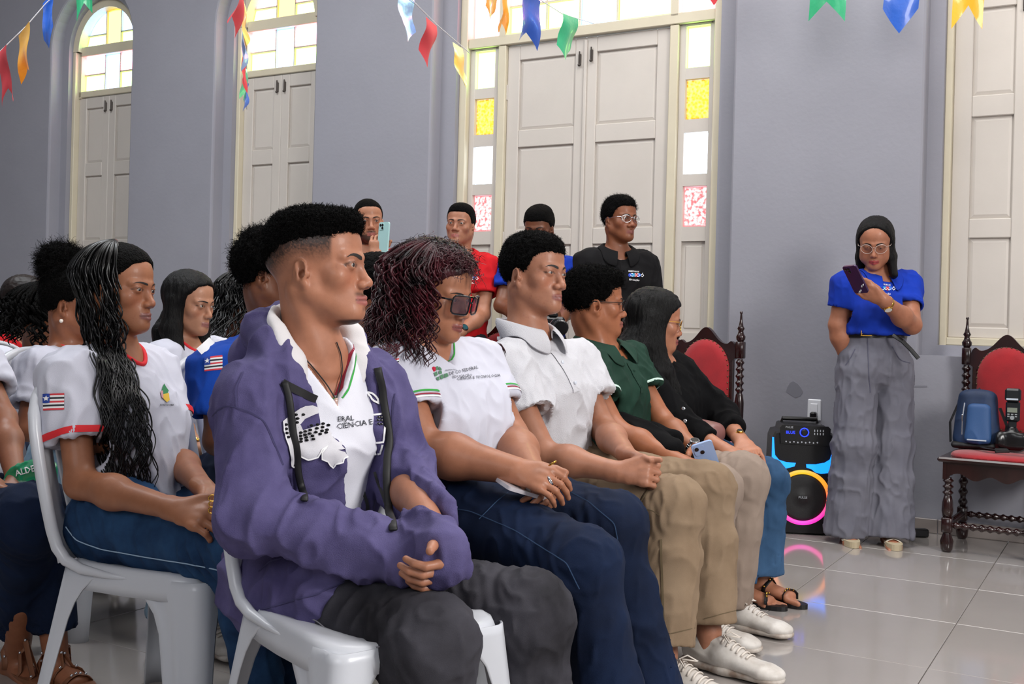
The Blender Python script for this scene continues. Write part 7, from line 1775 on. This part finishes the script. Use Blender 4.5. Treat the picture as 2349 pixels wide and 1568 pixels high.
# camera held behind the white polo
c = W(1268, 745, 5.5); hc = thing('camera', 'black camera held by the person in royal blue at the door', 'camera', c); m = MB(); m.box(c, (.12, .06, .085), bev=.012); m.box(c + V3(0, 0, .05), (.05, .05, .03), bev=.01); m.build('camera_body', M_BLACKPL, hc); m = MB(); m.lathe(c + V3(.02, -.03, -.005), V3(.2, -1, -.1), [(0, .036), (.05, .036), (.055, .040), (.08, .040), (.082, .033)], 20); m.build('lens', M_BLACKPL, hc); m = MB(); m.tube([c + V3(.02 + math.cos(t) * .038, -.085, -.005 + math.sin(t) * .038) for t in np.linspace(0, 6.28, 17)[:-1]], .002, 5, close=True); m.build('lens_ring', M_SILVER, hc)

# ------------------------------------------------------------ party loudspeaker
sp = thing('party_speaker', 'black party loudspeaker with glowing coloured ring standing by the wall', 'speaker', (1.47, 5.50, 0)); a = math.radians(-97); fx = V3(math.cos(a), math.sin(a), 0); rx = V3(math.sin(a), -math.cos(a), 0) * -1; R = np.stack([rx, fx, ZU], 1)
S0 = V3(1.475, 5.52, 0); L = lambda x, y, z: S0 + rx * x + fx * y + ZU * z; M_SB = mat('speaker_black', '#0a0a0c', rough=.35, bump=.15, bscale=300)
front = [(-.142, .012), (-.150, .05), (-.156, .30), (-.150, .475), (-.138, .505), (-.112, .512), (-.108, .535), (-.098, .542), (.098, .542), (.110, .535), (.114, .512), (.138, .505), (.150, .475), (.156, .30), (.150, .05), (.142, .012), (.10, .0), (-.10, .0)]
m = MB(); n = len(front); V = []
for sc, y in ((.93, -.15), (1.0, -.12), (1.0, .10), (.965, .125)): V += [L(x * sc, y, .27 + (z - .27) * sc) for x, z in front]
m.add(V, [(k * n + i, (k + 1) * n + i, (k + 1) * n + (i + 1) % n, k * n + (i + 1) % n) for k in range(3) for i in range(n)] + [tuple(3 * n + i for i in range(n)), tuple(range(n))[::-1]]); m.build('cabinet', M_SB, sp)
yf = .127
def ring_mat():
    m = bpy.data.materials.new('rainbow_ring'); m.use_nodes = True; N = m.node_tree.nodes; Lk = m.node_tree.links; b = N['Principled BSDF']; at = N.new('ShaderNodeAttribute'); at.attribute_name = 'Col'; Lk.new(at.outputs['Color'], b.inputs['Emission Color']); b.inputs['Emission Strength'].default_value = 1.1; b.inputs['Base Color'].default_value = (.05, .05, .05, 1); return m
rc = L(.0, yf + .002, .185); RR = .126; n1, n2 = 72, 10; V = []; Cc = []; ks = [(-90, '#ff2fc0'), (-40, '#ff2a9a'), (0, '#ff5a50'), (30, '#ff8a20'), (75, '#e8a510'), (90, '#d9b010'), (130, '#f0a010'), (180, '#ff7a30'), (220, '#ff3a90'), (270, '#ff2fc0')]
for i in range(n1):
    t = 360 * i / n1 - 90; r_ = math.radians(t); c_ = np.array([np.interp(t, [k[0] for k in ks], [lin(k[1])[j] for k in ks]) for j in range(3)])
    for k in range(n2):
        p = 2 * math.pi * k / n2; V.append(rc + (rx * math.cos(r_) + ZU * math.sin(r_)) * (RR + .0105 * math.cos(p)) + fx * (.009 * math.sin(p))); Cc.append(c_)
obj('light_ring', V, [(i * n2 + k, ((i + 1) % n1) * n2 + k, ((i + 1) % n1) * n2 + (k + 1) % n2, i * n2 + (k + 1) % n2) for i in range(n1) for k in range(n2)], ring_mat(), sp, True, np.array(Cc))
m = MB(); m.lathe(rc - fx * .002, fx, [(0, .116), (.004, .114), (.006, .10), (-.006 + .010, .06), (.003, .03), (.012, .02), (.014, .002)], 40); m.build('woofer', mat('speaker_mesh', '#08080a', rough=.45, bump=.6, bscale=900), sp, True)
M_BLU = mat('blue_led', '#0f7cff', emit=1.5); M_BLD = mat('blue_display', '#1f35ff', emit=2.0)
px = lambda x, y: ((x - 498) / 5.225 / 456 * 1.0, .543 - (y - 205) / 5.225 / 456)
for name, P in (('light_bar', [(132, 360), (150, 362), (158, 480), (168, 570), (215, 625), (300, 650), (410, 655), (395, 695), (330, 715), (255, 738), (195, 725), (150, 690), (132, 620)]), ('light_bar', [(850, 402), (868, 420), (860, 520), (838, 690), (800, 755), (700, 770), (640, 758), (590, 720), (535, 705), (530, 665), (640, 662), (740, 640), (800, 600), (825, 520)])):
    m = MB(); q = [px(*p) for p in P]; m.prism(q, rx, ZU, L(0, yf - .003, 0), fx, .008); m.build(name, M_BLU, sp)
m = MB(); m.prism([px(*p) for p in ((215, 240), (245, 212), (770, 212), (800, 240), (790, 440), (230, 430))], rx, ZU, L(0, yf - .001, 0), fx, .009); cp_ = m.build('control_panel', M_SB, sp)
m = MB(); c = L(px(497, 290)[0], yf + .009, px(497, 290)[1]); m.tube([c + (rx * math.cos(t) + ZU * math.sin(t)) * .0205 for t in np.linspace(0, 6.28, 25)[:-1]], .0028, 6, close=True); m.tube([c + (rx * math.cos(t) + ZU * math.sin(t)) * .013 for t in np.linspace(-1.5, 2.2, 12)], .002, 6); m.build('volume_light', M_BLD, cp_)
m = MB(); m.lathe(c, fx, [(0, .016), (.008, .015), (.010, .012)], 24); m.build('volume_knob', M_SB, cp_)
writing('display_text', 'BLUE', None, L(px(285, 310)[0], yf + .0088, px(285, 310)[1]), rx, ZU, .020, M_BLD, cp_)
M_GP = mat('grey_print', '#9a9ca2', rough=.5, emit=.15); writing('speaker_lettering', 'PULSE', None, L(px(280, 245)[0], yf + .0088, px(280, 245)[1]), rx, ZU, .014, M_GP, cp_); writing('speaker_lettering', 'PULSE', None, L(-.022, yf + .018, .182), rx, ZU, .016, M_GP, sp)
m = MB()
for i in range(4):
    for j in range(2): x, z = px(615 + 33 * i, 265 + 38 * j); m.box(L(x, yf + .009, z), (.0045, .003, .010), M=R)
for i in range(9): x, z = px(290 + 45 * i, 405 + (i % 2) * 6); m.lathe(L(x, yf + .008, z), fx, [(0, .004), (.004, .0035)], 8)
m.build('control_button', M_GP, cp_)
m = MB(); m.tube([L(-.09, -.05, .53), L(-.085, -.05, .56), L(.085, -.05, .56), L(.09, -.05, .53)], .011, 10); m.build('handle', M_SB, sp)

# wall socket, plug, patches and the little things by the wall
def wallhit(px, py, off=0.0):
    d = W(px, py, 1.0) - _EYE; P = P0 + NW * off; k = ((P - _EYE) @ NW) / (d @ NW); return _EYE + d * k
c = wallhit(1868, 940, -.004); so = thing('wall_socket', 'white wall socket above the loudspeaker', 'socket', c); m = MB(); m.box(c, (.072, .010, .115), M=MT, bev=.005); m.build('plate', mat('socket_white', '#dfe1e6', rough=.3), so); m = MB(); m.box(c - NW * .006, (.040, .006, .070), M=MT, bev=.004); m.build('socket_insert', mat('socket_white', '#dfe1e6'), so)
c = wallhit(1866, 955, -.030); pl = thing('power_plug', 'black plug in the wall socket', 'plug', c); m = MB(); m.box(c, (.034, .040, .050), M=MT, bev=.008); m.tube([c - ZU * .02, c - ZU * .07 - NW * .01, c - ZU * .20 + NW * .01], .004, 8); m.build('plug_body', M_BLACKPL, pl)
M_PAT = mat('grey_wall_patch', '#7b7b84', rough=.9)  # irregular wall stain, and a flat grey strip drawn for a conduit groove
for P in ([(1812, 905), (1803, 898), (1806, 888), (1812, 878), (1820, 874), (1830, 880), (1838, 890), (1842, 898), (1836, 908), (1824, 912)], [(2093, 884), (2127, 884), (2127, 888), (2093, 888)]):
    q = [wallhit(x, y, -.0012) for x, y in P]; q2 = [p + NW * .002 for p in q]; n = len(P); obj('wall_patch', q + q2, [tuple(range(n))] + [(i, n + i, n + (i + 1) % n, (i + 1) % n) for i in range(n)], M_PAT, walls, False)
c = W(2108, 1222, 5.42); c[2] = .022; pa = thing('power_adapter', 'black power adapter lying on the floor by the grey trousers', 'adapter', (c[0], c[1], 0)); m = MB(); m.box(c, (.085, .05, .040), bev=.006); m.tube([c + V3(-.04, 0, -.01), c + V3(-.16, .04, -.017), c + V3(-.34, .06, -.018)], .004, 6); m.build('adapter_body', M_BLACKPL, pa)
# green packet held at the left edge
g = thing('snack_packet', 'green and clear packet with white lettering held at the left edge', 'packet', W(75, 1105, 2.95)); G0 = W(72, 1100, 2.96); F = Field(); gx = nrm(V3(.93, -.30, .22)); gy = nrm(V3(-.15, .25, .95)); gn = np.cross(gx, gy); RG = np.stack([gx, gy, gn], 1)
F.ell(G0, V3(.088, .052, .018), RG, .01, p=2.6); v, q = F.mesh(.004); v = fold_noise(v, vnormals(v, q), .006, (30, 30, 30), 1.0); lo = ((v - G0) @ gy) < -.006 + 0.25 * ((v - G0) @ gx) * -1
cg = np.tile(np.array(lin('#0f8a5c')), (len(v), 1)); cg[lo] = lin('#8fb3aa'); pk = obj('wrapper', v, q, mat('packet_film', '#0f8a5c', rough=.25, attr=True, coat=.4), g, True, cg)
safe(pxtext, 'packet_lettering', obvh(pk), 'ALDEN', 38, 1092, 14, M_WHITE, g, 16, .002, True)

# ------------------------------------------------------------ bunting
FC = {'red': '#d8303f', 'yellow': '#f0b51e', 'blue': '#1f5fc8', 'green': '#2fae78', 'orange': '#e8961c', 'silver': '#7f9ce0', 'foil': '#3a66cc'}
def flag_mat(c): return mat('flag_' + c, FC[c], rough=.32 if c in ('silver', 'foil') else .45, metal=.55 if c in ('silver', 'foil') else 0, bump=.25, bscale=25, bdist=.01, sheen=.1, coat=.3)
def flag(parent, kind, col, tl, tr, length, turn=0.0, notch=True, seed=0, tip=.30):
    """a swallow-tailed or pointed pennant hanging from tl-tr"""
    tl = np.asarray(tl); tr = np.asarray(tr); wv = tr - tl; nx, nz = 8, 12; V = []; n = nrm(np.cross(wv, ZU)); rg = random.Random(seed); ph = rg.uniform(0, 6); b = rg.uniform(-.02, .02)
    for j in range(nz + 1):
        for i in range(nx + 1):
            u = i / nx; w_ = j / nz; ed = (1 - tip * (1 - abs(2 * u - 1))) if notch else (1 - tip * abs(2 * u - 1)); z = length * w_ * ed
            V.append(tl + wv * (u + .0 * w_) - ZU * z + n * (.012 * math.sin(u * 5 + ph) * w_ + b * w_ * w_ * 2 + .006 * math.sin(w_ * 7 + ph)))
    F = [(j * (nx + 1) + i, j * (nx + 1) + i + 1, (j + 1) * (nx + 1) + i + 1, (j + 1) * (nx + 1) + i) for j in range(nz) for i in range(nx)]
    return obj('flag', V, F, flag_mat(col), parent, True)
M_STR = mat('white_string', '#d9d9dc', rough=.8)
def bunting(label, cordpts, flags):
    t = thing('bunting', label, 'bunting', cordpts[0]); b = MB(); b.tube(cordpts, .0022, 6); b.build('cord', M_STR, t)
    for i, (col, a, c2, ln, nt) in enumerate(flags): flag(t, 'x', col, a, c2, ln, 0, nt, i + len(flags) * 7)
    return t
d = 5.2; q = lambda x, y, dd=5.2: W(x, y, dd)
bunting('paper bunting crossing the upper left corner, red, yellow, blue and green flags', [q(-120, 250), q(0, 118), q(60, 60), q(105, 8), q(190, -70), q(300, -160)], [('red', q(0, 120), q(17, 102, 5.0), .26, True), ('yellow', q(42, 82), q(67, 48, 5.05), .23, True), ('blue', q(98, 8), q(122, -22), .24, False), ('green', q(174, -60), q(208, -80), .22, True)])
def hang(label, pts, flags): return bunting(label, pts, flags)
e = lambda x, y, dd: W(x, y, dd)
bunting('bunting seen edge on before the second window', [e(560, -160, 4.0), e(562, -20, 4.6), e(566, 110, 5.4), e(566, 250, 6.4)], [('red', e(556, -60, 4.3), e(562, -20, 4.55), .20, True), ('yellow', e(556, -5, 4.6), e(564, 20, 4.8), .20, True), ('silver', e(557, 60, 4.9), e(563, 80, 5.05), .19, False), ('red', e(555, 115, 5.2), e(566, 130, 5.35), .18, True), ('green', e(560, 150, 5.5), e(569, 160, 5.65), .17, True), ('blue', e(562, 185, 5.8), e(569, 192, 5.95), .16, False)])
bunting('bunting crossing the pillar left of the double door', [e(840, -90, 4.4), e(945, 0, 4.9), e(1000, 55, 5.3), e(1078, 122, 5.9)], [('silver', e(912, -24, 4.75), e(948, 0, 4.95), .21, False), ('red', e(978, 38, 5.1), e(1003, 60, 5.3), .22, False), ('yellow', e(1040, 96, 5.55), e(1063, 112, 5.7), .22, False)])
bunting('foil and satin bunting before the top of the double door', [e(1060, -100, 4.3), e(1150, -50, 4.6), e(1240, 0, 5.0), e(1290, 32, 5.2), e(1362, 54, 5.6)], [('orange', e(1124, -62, 4.5), e(1152, -44, 4.65), .19, False), ('orange', e(1156, -30, 4.7), e(1166, -24, 4.75), .20, True), ('foil', e(1202, -20, 4.85), e(1240, 2, 5.0), .23, True), ('green', e(1290, 30, 5.15), e(1326, 44, 5.3), .21, False)])
bunting('bunting along the upper right wall, red, green, blue and yellow flags', [e(1560, -150, 5.0), e(1760, -120, 5.15), e(1990, -110, 5.1), e(2180, -118, 5.0), e(2400, -130, 4.9)], [('red', e(1618, -100, 5.5), e(1668, -112, 5.5), .255, False), ('green', e(1861, -110, 5.35), e(1943, -108, 5.35), .335, True), ('blue', e(2032, -112, 5.2), e(2112, -112, 5.2), .385, False), ('yellow', e(2192, -115, 5.05), e(2266, -116, 5.05), .36, True)])
